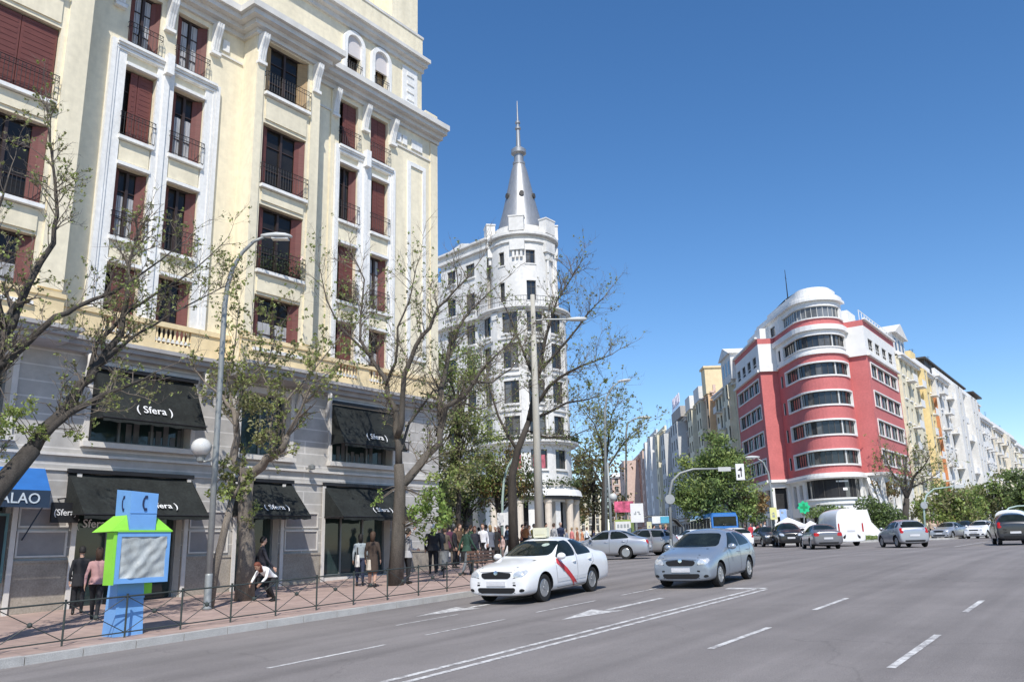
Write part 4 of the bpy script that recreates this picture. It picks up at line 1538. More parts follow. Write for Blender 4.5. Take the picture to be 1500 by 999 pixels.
# slope of white stone and hedge bank in front of the red building
# ------------------------------------------------------------------ vehicles
tyre = pm('tyre_rubber', (.018, .018, .018), rough=.8, var=.15)
alloy = pm('alloy_rim', (.50, .51, .52), rough=.3, var=.1, metal=.7)
carglass = pm('car_glass', (.013, .018, .017), rough=.04, var=.5, scale=2.5, spec=.2)
blacktrim = pm('black_trim', (.015, .015, .016), rough=.5, var=.1)
lampglass = pm('headlamp_glass', (.62, .64, .66), rough=.12, var=.25, scale=9, metal=.35)
tailred = pm('tail_lamp', (.42, .015, .015), rough=.2, var=.15)
chrome = pm('chrome', (.7, .7, .7), rough=.12, var=.03, metal=.9)
platem = pm('number_plate', (.62, .62, .64), rough=.5, var=.08)
platei = pm('plate_marks', (.28, .28, .31), rough=.6, var=.3, scale=30)
dimglass = pm('car_interior', (.05, .05, .052), rough=.6, var=.3)

# cage stations: (x, [(y,z) from the sill up to the centre of the top])
SED = [
    (.00, [(.60, .24), (.70, .34), (.71, .52), (.65, .66), (.46, .745), (0, .78)]),
    (.05, [(.72, .20), (.81, .33), (.82, .55), (.76, .73), (.55, .815), (0, .85)]),
    (.30, [(.79, .17), (.87, .34), (.875, .58), (.835, .80), (.62, .885), (0, .925)]),
    (.95, [(.80, .17), (.88, .36), (.885, .62), (.86, .87), (.66, .955), (0, 1.0)]),
    (1.25, [(.80, .17), (.88, .36), (.885, .65), (.865, .91), (.70, .99), (0, 1.035)]),
    (1.40, [(.80, .17), (.88, .36), (.885, .66), (.87, .925), (.71, 1.06), (0, 1.12)]),
    (2.02, [(.80, .17), (.88, .36), (.885, .68), (.875, .94), (.625, 1.405), (0, 1.455)]),
    (2.2, [(.80, .17), (.88, .36), (.885, .68), (.875, .945), (.64, 1.45), (0, 1.50)]),
    (2.75, [(.80, .17), (.88, .36), (.885, .69), (.875, .955), (.645, 1.47), (0, 1.525)]),
    (3.25, [(.80, .17), (.88, .36), (.885, .70), (.87, .97), (.625, 1.43), (0, 1.485)]),
    (3.9, [(.80, .18), (.88, .36), (.885, .72), (.86, .99), (.63, 1.14), (0, 1.185)]),
    (4.08, [(.80, .20), (.875, .38), (.88, .73), (.85, 1.0), (.66, 1.075), (0, 1.10)]),
    (4.45, [(.77, .21), (.86, .39), (.865, .73), (.82, .99), (.64, 1.055), (0, 1.08)]),
    (4.54, [(.70, .25), (.81, .41), (.82, .72), (.77, .93), (.58, .99), (0, 1.01)]),
    (4.57, [(.62, .30), (.72, .43), (.74, .68), (.69, .87), (.50, .92), (0, .94)])]
HAT = [
    (.00, [(.60, .24), (.70, .34), (.71, .53), (.65, .68), (.46, .765), (0, .80)]),
    (.05, [(.72, .20), (.80, .33), (.81, .56), (.75, .75), (.55, .835), (0, .87)]),
    (.28, [(.78, .17), (.86, .34), (.865, .60), (.825, .83), (.62, .915), (0, .955)]),
    (.82, [(.79, .17), (.87, .36), (.875, .64), (.85, .91), (.66, 1.0), (0, 1.04)]),
    (1.08, [(.79, .17), (.87, .36), (.875, .66), (.86, .945), (.70, 1.03), (0, 1.08)]),
    (1.22, [(.79, .17), (.87, .36), (.875, .67), (.865, .955), (.71, 1.10), (0, 1.16)]),
    (1.88, [(.79, .17), (.87, .36), (.875, .69), (.865, .97), (.635, 1.44), (0, 1.49)]),
    (2.05, [(.79, .17), (.87, .36), (.875, .69), (.865, .975), (.65, 1.49), (0, 1.54)]),
    (2.6, [(.79, .17), (.87, .36), (.875, .70), (.865, .985), (.655, 1.505), (0, 1.56)]),
    (3.3, [(.79, .17), (.87, .36), (.875, .71), (.86, 1.0), (.64, 1.48), (0, 1.53)]),
    (3.72, [(.79, .19), (.865, .38), (.87, .72), (.85, 1.01), (.62, 1.42), (0, 1.47)]),
    (3.82, [(.78, .20), (.86, .38), (.865, .72), (.845, 1.01), (.61, 1.37), (0, 1.42)]),
    (4.04, [(.76, .22), (.845, .40), (.855, .72), (.82, 1.0), (.62, 1.10), (0, 1.14)]),
    (4.13, [(.70, .25), (.81, .41), (.82, .70), (.77, .93), (.57, 1.0), (0, 1.03)]),
    (4.16, [(.62, .30), (.72, .43), (.74, .66), (.69, .87), (.50, .92), (0, .94)])]
VAN = [
    (.00, [(.60, .32), (.70, .42), (.70, .60), (.66, .76), (.50, .84), (0, .88)]),
    (.1, [(.74, .26), (.84, .42), (.85, .66), (.80, .88), (.60, .98), (0, 1.02)]),
    (.5, [(.84, .24), (.93, .42), (.94, .74), (.90, 1.04), (.68, 1.15), (0, 1.2)]),
    (.85, [(.86, .24), (.95, .42), (.96, .80), (.93, 1.14), (.74, 1.30), (0, 1.36)]),
    (1.05, [(.86, .24), (.95, .42), (.96, .80), (.94, 1.17), (.76, 1.42), (0, 1.50)]),
    (1.75, [(.86, .24), (.95, .42), (.97, .85), (.96, 1.25), (.84, 2.1), (0, 2.22)]),
    (2.1, [(.86, .24), (.95, .42), (.97, .90), (.965, 1.3), (.90, 2.40), (0, 2.47)]),
    (3.5, [(.86, .24), (.95, .42), (.97, .90), (.97, 1.35), (.93, 2.46), (0, 2.53)]),
    (4.8, [(.86, .24), (.95, .42), (.97, .90), (.97, 1.35), (.93, 2.46), (0, 2.53)]),
    (5.34, [(.86, .26), (.94, .42), (.965, .90), (.96, 1.35), (.92, 2.44), (0, 2.50)]),
    (5.39, [(.85, .27), (.93, .43), (.955, .90), (.95, 1.35), (.90, 2.41), (0, 2.46)]),
    (5.40, [(.82, .30), (.90, .46), (.93, .9), (.92, 1.35), (.86, 2.36), (0, 2.42)])]
SUV = [(x * .985 / 1 if 0 else x, [(y * 1.04, z * 1.09 + .06) for y, z in r]) for x, r in HAT]
SUV = [(x + (0 if x < 2 else .3), r) for x, r in SUV]
MIN = [(x * .84, [(y * .93, z * 1.02) for y, z in r]) for x, r in HAT]


def crom(pts, r=.05):
    """rounded outline from polygon corners: corners cut back by r metres, then once more"""
    for rr in (r, r * .35):
        q = []
        for a, b in zip(pts, pts[1:] + pts[:1]):
            t = min(.3, rr / max(1e-6, math.hypot(b[0] - a[0], b[1] - a[1])))
            q += [(a[0] * (1 - t) + b[0] * t, a[1] * (1 - t) + b[1] * t), (a[0] * t + b[0] * (1 - t), a[1] * t + b[1] * (1 - t))]
        pts = q
    return pts


def car(name, label, loc, rz, cage, paint, kind='sedan', group=None, cat='car', wb=(.82, 3.40), wr=.33, sx=1, sy=1, sz=1, taxi=False, detail=2, pitch=0, rimm=None, seams=True):
    """built nose towards local -X origin at the middle of the car on the ground"""
    T = thing(name, label, cat, loc, rz, group)
    T.rotation_euler = (0, pitch, rz)
    L_ = cage[-1][0]
    mb = MB()
    rings = []
    for x, r in cage:
        ring = [(x, 0, r[0][1])] + [(x, y, z) for y, z in r[:-1]] + [(x, 0, r[-1][1])] + [(x, -y, z) for y, z in reversed(r[:-1])]
        rings.append(ring)
    mb.loft(rings)
    me = bpy.data.meshes.new('body')
    me.from_pydata(mb.v, [], mb.f)
    me.materials.append(paint)
    me.materials.append(blacktrim)
    ob = bpy.data.objects.new('body', me)
    COL.objects.link(ob)
    sb = ob.modifiers.new('s', 'SUBSURF')
    sb.levels = sb.render_levels = 3 if detail > 1 else 2
    cu = MB()
    for x in wb:
        for s_ in (1, -1):
            cu.tube([(x, s_ * .50, wr + .005), (x, s_ * 1.3, wr + .005)], wr + .055, 28, 0)
    cm_ = bpy.data.meshes.new('cut')
    cm_.from_pydata(cu.v, [], cu.f)
    cm_.materials.append(blacktrim)
    co = bpy.data.objects.new('cut', cm_)
    COL.objects.link(co)
    bo_ = ob.modifiers.new('b', 'BOOLEAN')
    bo_.operation = 'DIFFERENCE'
    bo_.object = co
    bo_.solver = 'EXACT'
    dg = bpy.context.evaluated_depsgraph_get()
    me2 = bpy.data.meshes.new_from_object(ob.evaluated_get(dg))
    bpy.data.objects.remove(ob)
    bpy.data.objects.remove(co)
    vs = [v.co.copy() for v in me2.vertices]
    ps = [tuple(p.vertices) for p in me2.polygons]
    bvh = BVHTree.FromPolygons(vs, ps)
    # wheel wells black
    for p in me2.polygons:
        c = p.center
        if any(abs(math.hypot(c.x - x, c.z - wr - .005) - wr - .055) < .012 and abs(c.y) < .86 and p.normal.dot(V((x - c.x, 0, wr - c.z))) > 0 for x in wb) or abs(abs(c.y) - .5) < .004 or c.z < .2: p.material_index = 1
        else: p.material_index = 0
    fixsmooth(me2, 38)
    me2.name = 'body'
    O_ = V((L_ / 2, 0, 0))
    Sx = Matrix.Diagonal((sx, sy, sz, 1)) @ Matrix.Translation(-O_)

    def fin(me, nm, mats, parent, **kw):
        if me is None: return None
        me.transform(Sx)
        if mats is not None:
            me.materials.clear()
            for q in (mats if isinstance(mats, (list, tuple)) else [mats]): me.materials.append(q)
        return link(nm, me, parent, False, **kw)

    body = fin(me2, 'body', None, T)

    def tomesh(m_, nm, smooth=True):
        me = bpy.data.meshes.new(nm)
        me.from_pydata(m_.v, [], m_.f)
        me.polygons.foreach_set('material_index', m_.m)
        if smooth: fixsmooth(me, 50)
        return me

    def cast(axis, a, b):
        if axis == 'F': o, d = V((-1, a, b)), V((1, 0, 0))
        elif axis == 'B': o, d = V((L_ + 1, a, b)), V((-1, 0, 0))
        elif axis == 'L': o, d = V((a, 2, b)), V((0, -1, 0))
        elif axis == 'R': o, d = V((a, -2, b)), V((0, 1, 0))
        else: o, d = V((a, b, 4)), V((0, 0, -1))
        h = bvh.ray_cast(o, d)
        if h[0] is None: return None, None
        return h[0], h[1] if h[1].dot(d) < 0 else -h[1]

    def patch(m_, axis, pts, off=.006, mi=0, rings=4, round_=True):
        if round_: pts = crom(pts)
        per = sum(math.hypot(b[0] - a[0], b[1] - a[1]) for a, b in zip(pts, pts[1:] + pts[:1]))
        if per > 1.2:
            q = []
            for a, b in zip(pts, pts[1:] + pts[:1]):
                n_ = max(1, round(math.hypot(b[0] - a[0], b[1] - a[1]) / (.07 if detail > 1 else .12)))
                q += [(a[0] + (b[0] - a[0]) * i / n_, a[1] + (b[1] - a[1]) * i / n_) for i in range(n_)]
            pts = q
            rings = 12 if detail > 1 else 7
        cx = sum(p[0] for p in pts) / len(pts)
        cy = sum(p[1] for p in pts) / len(pts)
        n = len(pts)
        base = len(m_.v)
        last = None
        c0, n0 = cast(axis, cx, cy)
        if c0 is None: return
        allp = []
        for k in range(rings, 0, -1):
            t = k / rings
            for p in pts:
                a, nn = cast(axis, cx + (p[0] - cx) * t, cy + (p[1] - cy) * t)
                if a is None: a, nn = (allp[-1] if allp else c0 + n0 * off), V((0, 0, 0))
                allp.append(a + nn * off)
        m_.v += [tuple(p) for p in allp] + [tuple(c0 + n0 * off)]
        for k in range(rings - 1):
            for j in range(n):
                a, b = base + k * n + j, base + k * n + (j + 1) % n
                m_.f.append((a, b, b + n, a + n)); m_.m.append(mi)
        ce = base + rings * n
        for j in range(n):
            m_.f.append((base + (rings - 1) * n + j, base + (rings - 1) * n + (j + 1) % n, ce)); m_.m.append(mi)

    def strip(m_, axis, pts, wd=.012, off=.003, mi=0):
        prev = None
        fine = []
        for a, b in zip(pts, pts[1:]):
            n = max(2, int(math.hypot(b[0] - a[0], b[1] - a[1]) / .08))
            fine += [(a[0] + (b[0] - a[0]) * i / n, a[1] + (b[1] - a[1]) * i / n) for i in range(n)]
        fine.append(pts[-1])
        for i, p in enumerate(fine):
            q0, q1 = fine[max(0, i - 1)], fine[min(len(fine) - 1, i + 1)]
            dx, dy = q1[0] - q0[0], q1[1] - q0[1]
            l_ = math.hypot(dx, dy) or 1
            nx, ny = -dy / l_ * wd / 2, dx / l_ * wd / 2
            a, na = cast(axis, p[0] + nx, p[1] + ny)
            b, nb = cast(axis, p[0] - nx, p[1] - ny)
            if a is None or b is None: prev = None; continue
            a, b = a + na * off, b + nb * off
            if prev: m_.face([prev[0], a, b, prev[1]], mi)
            prev = (a, b)

    def part(nm, mats, fn, parent=None, **kw):
        m_ = MB()
        fn(m_)
        if m_.f: return fin(tomesh(m_, nm), nm, mats, parent or T, **kw)

    sed = kind == 'sedan'
    van = kind == 'van'
    X = lambda k: cage[k][0]
    if van: ws = [(-.66, 1.5), (.66, 1.5), (.62, 2.08), (-.62, 2.08)]
    elif sed: ws = [(-.685, 1.065), (-.3, 1.055), (.3, 1.055), (.685, 1.065), (.57, 1.39), (.3, 1.41), (-.3, 1.41), (-.57, 1.39)]
    else: ws = [(-.69, 1.10), (-.3, 1.095), (.3, 1.095), (.69, 1.10), (.60, 1.43), (.3, 1.45), (-.3, 1.45), (-.60, 1.43)]
    hz = 1.0
    if cage is SUV: ws = [(y * 1.04, z * 1.09 + .06) for y, z in ws]
    if cage is MIN: ws = [(y * .93, z * 1.02) for y, z in ws]
    f2 = (lambda pts: [(x + (0 if x < 2 else .3), z * 1.09 + .06) for x, z in pts]) if cage is SUV else (lambda pts: [(x * .84, z * 1.02) for x, z in pts]) if cage is MIN else (lambda pts: pts)
    g2 = (lambda pts: [(y * 1.04, z * 1.09 + .06) for y, z in pts]) if cage is SUV else (lambda pts: [(y * .93, z * 1.02) for y, z in pts]) if cage is MIN else (lambda pts: pts)
    part('windscreen', [carglass, dimglass], lambda m_: (patch(m_, 'F', ws, .006), patch(m_, 'F', [(-.5, ws[0][1] + .02), (-.2, ws[0][1] + .02), (-.25, ws[0][1] + .16), (-.45, ws[0][1] + .16)], .009, 1) if 0 else None))
    if van:
        sw_list = [[(1.35, 1.3), (2.1, 1.36), (2.15, 1.95), (1.78, 1.92)]]
    elif sed:
        sw_list = [[(1.52, .995), (2.53, 1.01), (2.53, 1.40), (2.17, 1.385)], [(2.62, 1.01), (3.5, 1.03), (3.4, 1.22), (3.1, 1.38), (2.62, 1.40)]]
        if detail < 2 or not taxi: sw_list[1] = [(2.62, 1.01), (3.6, 1.05), (3.42, 1.24), (3.1, 1.385), (2.62, 1.40)]
    else:
        sw_list = [[(1.38, 1.02), (2.39, 1.04), (2.39, 1.44), (1.95, 1.42)], [(2.48, 1.04), (3.24, 1.06), (3.20, 1.40), (2.48, 1.44)], [(3.32, 1.08), (3.70, 1.12), (3.62, 1.30), (3.30, 1.39)]]
    for p in sw_list:
        for ax in 'LR': part('side_window', [carglass], lambda m_: patch(m_, ax, f2(p), .006))
    if not van:
        rw = [(-.6, 1.10), (.6, 1.10), (.5, 1.36), (-.5, 1.36)] if sed else [(-.68, 1.08), (.68, 1.08), (.58, 1.40), (-.58, 1.40)]
        if sed: rw = [(-.66, 1.15), (.66, 1.15), (.58, 1.41), (-.58, 1.41)]
        part('rear_window', [carglass], lambda m_: patch(m_, 'B', g2(rw), .006))
    # lights, grille, plates
    if van:
        hl, gr, lo, pf = [(.50, .82), (.80, .86), (.80, 1.02), (.55, .98)], [(-.42, .72), (.42, .72), (.42, .86), (-.42, .86)], [(-.5, .36), (.5, .36), (.5, .52), (-.5, .52)], (.60, .68)
        tlp = [(.76, .9), (.86, .9), (.86, 1.5), (.76, 1.5)]
    elif sed:
        hl, gr, lo, pf = [(.48, .625), (.76, .655), (.77, .79), (.52, .765)], [(-.38, .60), (.38, .60), (.44, .735), (.0, .765), (-.44, .735)], [(-.48, .265), (.48, .265), (.55, .395), (-.55, .395)], (.44, .55)
        tlp = [(.50, .76), (.80, .73), (.81, .95), (.56, .95)]
    else:
        hl, gr, lo, pf = [(.44, .65), (.73, .68), (.74, .83), (.50, .80)], [(-.36, .65), (.36, .65), (.40, .755), (-.40, .755)], [(-.40, .27), (.40, .27), (.44, .40), (-.44, .40)], (.47, .58)
        tlp = [(.60, .78), (.80, .76), (.78, 1.04), (.64, 1.08)]
    hl, gr, lo, tlp = g2(hl), g2(gr), g2(lo), g2(tlp)
    for s_ in (1, -1):
        q = [(a * s_, b) for a, b in hl]
        c = (sum(p[0] for p in q) / 4, sum(p[1] for p in q) / 4)
        part('headlight', [lampglass, blacktrim, chrome], lambda m_: (patch(m_, 'F', [(c[0] + (a - c[0]) * 1.08, c[1] + (b - c[1]) * 1.12) for a, b in q], .004, 1), patch(m_, 'F', q, .008, 0), patch(m_, 'F', [(c[0] + dx - .02 * s_, c[1] + dz - .01) for dx, dz in ((-.05, -.045), (.05, -.045), (.05, .045), (-.05, .045))], .012, 2)))
        part('tail_light', [tailred], lambda m_: patch(m_, 'B', [(a * s_, b) for a, b in tlp], .007))
        if not van:
            part('fog_lamp', [blacktrim], lambda m_: patch(m_, 'F', g2([(s_ * .62, .29), (s_ * .76, .31), (s_ * .75, .375), (s_ * .64, .37)] if sed else [(s_ * .52, .29), (s_ * .77, .32), (s_ * .76, .415), (s_ * .58, .40)]), .006))
    part('grille', [blacktrim, chrome], lambda m_: ([patch(m_, 'F', gr, .006, 0)] + ([strip(m_, 'F', [(gr[0][0] + .05, z), (gr[1][0] - .05, z)], .014, .010, 1) for z in (gr[0][1] + .03, gr[0][1] + .065)] if not taxi and not sed else [])))
    part('lower_grille', [blacktrim], lambda m_: patch(m_, 'F', lo, .006))
    if detail > 1:
        part('badge', [chrome], lambda m_: patch(m_, 'F', [(-.055, gr[2][1] - .045), (.055, gr[2][1] - .045), (.055, gr[2][1] + .05), (-.055, gr[2][1] + .05)], .016))
    pz = g2([(0, pf[0]), (0, pf[1])])

    def plate(x, z0, z1, sgn):
        def f(m_):
            m_.box(x - .012, x + .012, -.26, .26, z0, z1, 0)
            e = x - sgn * .014
            m_.box(min(e, x), max(e, x), -.19, -.03, z0 + .03, z1 - .03, 1)
            m_.box(min(e, x), max(e, x), .02, .2, z0 + .03, z1 - .03, 1)
        return f
    h, _ = cast('F', 0, (pz[0][1] + pz[1][1]) / 2)
    if h: part('number_plate', [platem, platei], plate(h.x - .008, pz[0][1], pz[1][1], 1))
    bz = 1.0 if van else .62 if sed else .66
    h, _ = cast('B', 0, bz)
    if h: part('number_plate', [platem, platei], plate(h.x + .012, bz - .055, bz + .055, -1))
    if not van: part('rear_bumper_trim', [blacktrim], lambda m_: patch(m_, 'B', g2([(-.55, .30), (.55, .30), (.6, .40), (-.6, .40)]), .006))
    # seams, sills, handles
    if seams:
        seam = pm('seam_shadow', (.03, .03, .032), rough=.7, var=.05)

        def f(m_):
            for ax in 'LR':
                if van:
                    strip(m_, ax, [(1.2, .35), (1.2, 1.2)]); strip(m_, ax, [(2.25, .35), (2.25, 2.0)]); strip(m_, ax, [(3.4, .35), (3.4, 2.2)]); strip(m_, ax, [(2.25, 1.2), (5.2, 1.2)], .02)
                elif sed:
                    strip(m_, ax, [(1.42, .90), (1.44, .60), (1.5, .30)]); strip(m_, ax, [(2.57, 1.38), (2.57, .95), (2.55, .28)]); strip(m_, ax, [(3.55, 1.0), (3.5, .8), (3.2, .62), (3.1, .28)]); strip(m_, ax, [(1.5, .28), (3.1, .28)])
                else:
                    strip(m_, ax, f2([(1.28, .92), (1.3, .6), (1.36, .30)])); strip(m_, ax, f2([(2.43, 1.38), (2.43, .95), (2.41, .28)])); strip(m_, ax, f2([(3.24, 1.0), (3.2, .75), (2.98, .55), (2.95, .28)])); strip(m_, ax, f2([(1.36, .28), (2.95, .28)]))
            if sed: strip(m_, 'F', [(-.45, .755), (0, .77), (.45, .755)], .01)
        part('door_seam', [seam], f)
        for s_, ax in ((1, 'L'), (-1, 'R')):
            for x, z in ([(2.4, .86), (3.3, .88)] if sed else [(2.2, 1.05)] if van else f2([(2.26, .88), (3.05, .90)])):
                h, n_ = cast(ax, x, z)
                if h: part('door_handle', [paint if not van else blacktrim], lambda m_: m_.tube([h + V((-.09, 0, 0)) + n_ * .0, h + V((-.06, 0, 0)) + n_ * .028, h + V((.06, 0, 0)) + n_ * .028, h + V((.09, 0, 0))], [.012, .018, .018, .012], 6))
            if sed and taxi: part('door_moulding', [pm('pale_moulding', (.62, .62, .62), var=.05)], lambda m_: (strip(m_, ax, [(1.5, .46), (2.54, .46)], .09, .008), strip(m_, ax, [(2.6, .46), (3.1, .46)], .09, .008)))
    # mirrors
    for s_, ax in ((1, 'L'), (-1, 'R')):
        mx_, mz_ = (1.42, 1.35) if van else (1.62, .985) if sed else f2([(1.46, 1.0)])[0]
        h, n_ = cast(ax, mx_, mz_)
        if h: part('wing_mirror', [paint, blacktrim], lambda m_: (m_.ball(h + V((-.03, s_ * .13, .05)), (.085, .12, .085 if not van else .16), 12, 8, 0), m_.tube([h + V((0, -s_ * .02, 0)), h + V((0, s_ * .08, .02))], .03, 6, 1)))
    # wheels
    for x in wb:
        for s_ in (1, -1):
            yo, yi = .845 * (1 if cage is not MIN else .93) + (.04 if van else 0), .64
            m_ = MB()
            prof = [(wr * .62, yi), (wr * .93, yi), (wr, yi + .03), (wr, yo - .035), (wr * .95, yo - .006), (wr * .80, yo), (wr * .66, yo - .012), (wr * .64, yo - .03)]
            m_.loft([[(x + r_ * math.cos(2 * PI * k / 28), s_ * y_, wr + r_ * math.sin(2 * PI * k / 28)) for k in range(28)] for r_, y_ in prof])
            w_ = fin(tomesh(m_, 'wheel'), 'wheel', [tyre], T)
            m_ = MB()
            ri = wr * .655
            dsk = [(ri, yo - .02), (ri * .93, yo - .012), (ri * .88, yo - .055), (ri * .3, yo - .06), (.02, yo - .06)]
            m_.loft([[(x + r_ * math.cos(2 * PI * k / 28), s_ * y_, wr + r_ * math.sin(2 * PI * k / 28)) for k in range(28)] for r_, y_ in dsk], 1)
            for i in range(len(m_.f)):
                if i < 28: m_.m[i] = 0
            for k in range(7):
                a = 2 * PI * k / 7 + .3
                ca, sa = math.cos(a), math.sin(a)
                for r0, r1, w0, w1 in ((.03, ri * .92, .034, .022),):
                    pts = []
                    for r_, ww_ in ((r0, w0), (r1, w1)):
                        for e in (-1, 1): pts.append((x + ca * r_ - sa * e * ww_, wr + sa * r_ + ca * e * ww_))
                    q = [pts[0], pts[1], pts[3], pts[2]]
                    m_.hexa([(px_, s_ * (yo - .058), pz_) for px_, pz_ in q] + [(px_, s_ * (yo - .018), pz_) for px_, pz_ in q], 0)
            m_.tube([(x, s_ * (yo - .06), wr), (x, s_ * (yo - .01), wr)], .045, 10, 0)
            fin(tomesh(m_, 'rim'), 'rim', [rimm or alloy, blacktrim], w_)
    if taxi:
        part('taxi_sign', [pm('cream_taxi_sign', (.70, .68, .52), var=.06), pm('sign_face', (.45, .47, .36), var=.2)], lambda m_: (m_.obox((2.2, -.05, 1.63), (.07, 0, 0), (0, .21, 0), (0, 0, .115), 0), m_.obox((2.125, -.05, 1.63), (.006, 0, 0), (0, .15, 0), (0, 0, .06), 1), m_.obox((2.2, -.05, 1.505), (.12, 0, 0), (0, .16, 0), (0, 0, .02), 1)))
        for ax in 'LR': part('door_stripe', [pm('red_stripe', (.60, .05, .055), rough=.35, var=.06), blacktrim], lambda m_: (strip(m_, ax, [(1.5, .93), (1.95, .66), (2.5, .26)], .13, .013, 0), strip(m_, ax, [(2.0, .61), (2.14, .5)], .05, .016, 1)))
        part('windscreen_paper', [pm('paper_strip', (.35, .42, .36), var=.3, scale=12)], lambda m_: (patch(m_, 'F', [(-.46, 1.27), (-.28, 1.27), (-.28, 1.34), (-.46, 1.34)], .009)))
    return T


def slope(x): return math.atan(G(x + 1) - G(x)) if 1 else 0


def put(px, py, w_=None):
    if w_ is None: return gnd(px, py)
    p = at(px, py, w_)
    return V((p.x, p.y, G(p.x)))


wpaint = paintmat('white_car_paint', (.80, .80, .80))
spaint = paintmat('silver_blue_car_paint', (.34, .39, .45), metal=.55, rough=.3)
sv2 = paintmat('silver_car_paint', (.42, .44, .48), metal=.5, rough=.3)
gpaint = paintmat('grey_car_paint', (.20, .20, .22), metal=.5, rough=.3)
dpaint = paintmat('dark_car_paint', (.035, .038, .045), metal=.2)
bpaint = paintmat('black_car_paint', (.015, .015, .018))
tanp = paintmat('warm_grey_car_paint', (.30, .29, .29), metal=.5, rough=.3)

# heading: nose is local -X.  In the world the two near cars drive towards -X
a, b = gnd(797, 882), gnd(871, 866)
d = (b - a).normalized()
rz = math.atan2(d.y, d.x)
wbv = (b - a).length


def place(name, label, f_px, heading, cage, paint, wbx, near=-1, s_=1.0, **k):
    """put the car so that its near front wheel touches the ground at f_px"""
    g = gnd(*f_px) if len(f_px) == 2 else put(*f_px)
    L_ = cage[-1][0]
    lx, ly = (wbx[0] - L_ / 2) * k.get('sx', 1), near * .80 * k.get('sy', 1)
    c, s = math.cos(heading), math.sin(heading)
    x, y = g.x - (lx * c - ly * s), g.y - (lx * s + ly * c)
    # follow the gradient of the street along the car axis
    e = 1.3
    zf, zb = G(x - e * c), G(x + e * c)
    return car(name, label, (x, y, (zf + zb) / 2 + .004), heading, cage, paint, wb=wbx, pitch=-math.atan2(zb - zf, 2 * e), **k)


place('taxi', 'white taxi sedan with red diagonal door stripe and roof sign driving towards us', (797, 881), rz, SED, wpaint, (.86, 3.46), near=-1, taxi=True, cat='taxi', sx=1.08, sy=1.06, sz=1.05)
car_heading2 = math.atan2(gnd(1087, 850).y - gnd(1056, 859).y, gnd(1087, 850).x - gnd(1056, 859).x)
place('parked_car' if 0 else 'hatchback_car', 'silver blue hatchback driving towards us right of the taxi', (1056, 859), R(4), HAT, spaint, (.80, 3.36), near=-1, sx=1.02, sy=1.03, sz=1.02)
# stopped cars crossing on the left behind the taxi: seen from the right rear
p = put(912, 812, 45)
car('sedan_car', 'silver grey sedan seen from the side behind the white taxi', (p.x - .5, p.y + .6, G(p.x)), AZ - R(108), SED, sv2, detail=1)
p = put(940, 810, 50)
car('hatchback_car', 'warm grey hatchback tucked behind the silver sedan', (p.x, p.y, G(p.x)), AZ - R(78), HAT, tanp, kind='hatch', detail=1)
car('taxi', 'white taxi waiting far behind, left of the blue bus', (*put(1012, 792, 66).xy, G(60)), AZ - R(75), SED, wpaint, detail=1, cat='taxi', group='white cars waiting in the side street')
car('hatchback_car', 'white car between the two white cars far behind', (*put(1040, 790, 76).xy, G(68)), AZ + PI, HAT, wpaint, kind='hatch', detail=1, group='white cars waiting in the side street')
car('hatchback_car', 'white hatchback right of the blue bus with its rear to us', (*put(1071, 791, 64).xy, G(58)), AZ + PI + R(12), HAT, wpaint, kind='hatch', detail=1, group='white cars waiting in the side street')
p = put(1155, 792, 62)
car('off_road_car', 'black car facing us under the white parasols', (p.x, p.y, G(p.x)), AZ - R(12), SUV, bpaint, kind='hatch', detail=1)
p = put(1126, 791, 66)
car('hatchback_car', 'dark car half hidden left of the black car', (p.x, p.y, G(p.x)), AZ - R(2), HAT, dpaint, kind='hatch', detail=1)
p = put(1203, 800, 53)
car('sedan_car', 'dark grey sedan in front of the white van, rear towards us', (p.x, p.y, G(p.x)), AZ + PI - R(8), SED, gpaint, detail=1)
p = put(1226, 796, 60)
car('delivery_van', 'tall white panel van with grey side turning away beside the stone ramp', (p.x, p.y, G(p.x)), AZ + PI + R(1), VAN, wpaint, kind='van', detail=1, cat='van', wb=(.95, 4.2), wr=.35)
p = put(1324, 803, 50)
car('hatchback_car', 'small silver hatchback driving away right of the ramp', (p.x, p.y, G(p.x)), AZ + PI - R(4), MIN, sv2, kind='hatch', detail=1, wb=(.67, 2.85), sz=1.0, sx=1.08, sy=1.05)
p = put(1393, 795, 76)
car('sedan_car', 'far silver car facing us on the avenue', (p.x, p.y, G(p.x)), R(-12), SED, sv2, detail=1)
p = put(1440, 794, 74)
car('estate_car', 'small white car facing us left of the dark estate', (p.x, p.y, G(p.x)), R(-8), HAT, wpaint, kind='hatch', detail=1)
p = put(1484, 801, 48)
car('estate_car', 'dark blue grey estate car with red tail lights at the right edge', (p.x, p.y, G(p.x)), AZ + PI - R(24), SUV, dpaint, kind='hatch', detail=1, wb=(.82, 3.66))
p = put(1492, 792, 60)
car('delivery_van', 'white van ahead of the dark estate at the right edge', (p.x, p.y, G(p.x)), PI, VAN, wpaint, kind='van', detail=1, cat='van', wb=(.95, 4.2), wr=.35, sz=.82)
p = put(1414, 792, 84)
car('off_road_car', 'black car between the two far pale cars', (p.x, p.y, G(p.x)), R(-5), SUV, bpaint, kind='hatch', detail=1, wb=(.82, 3.66))

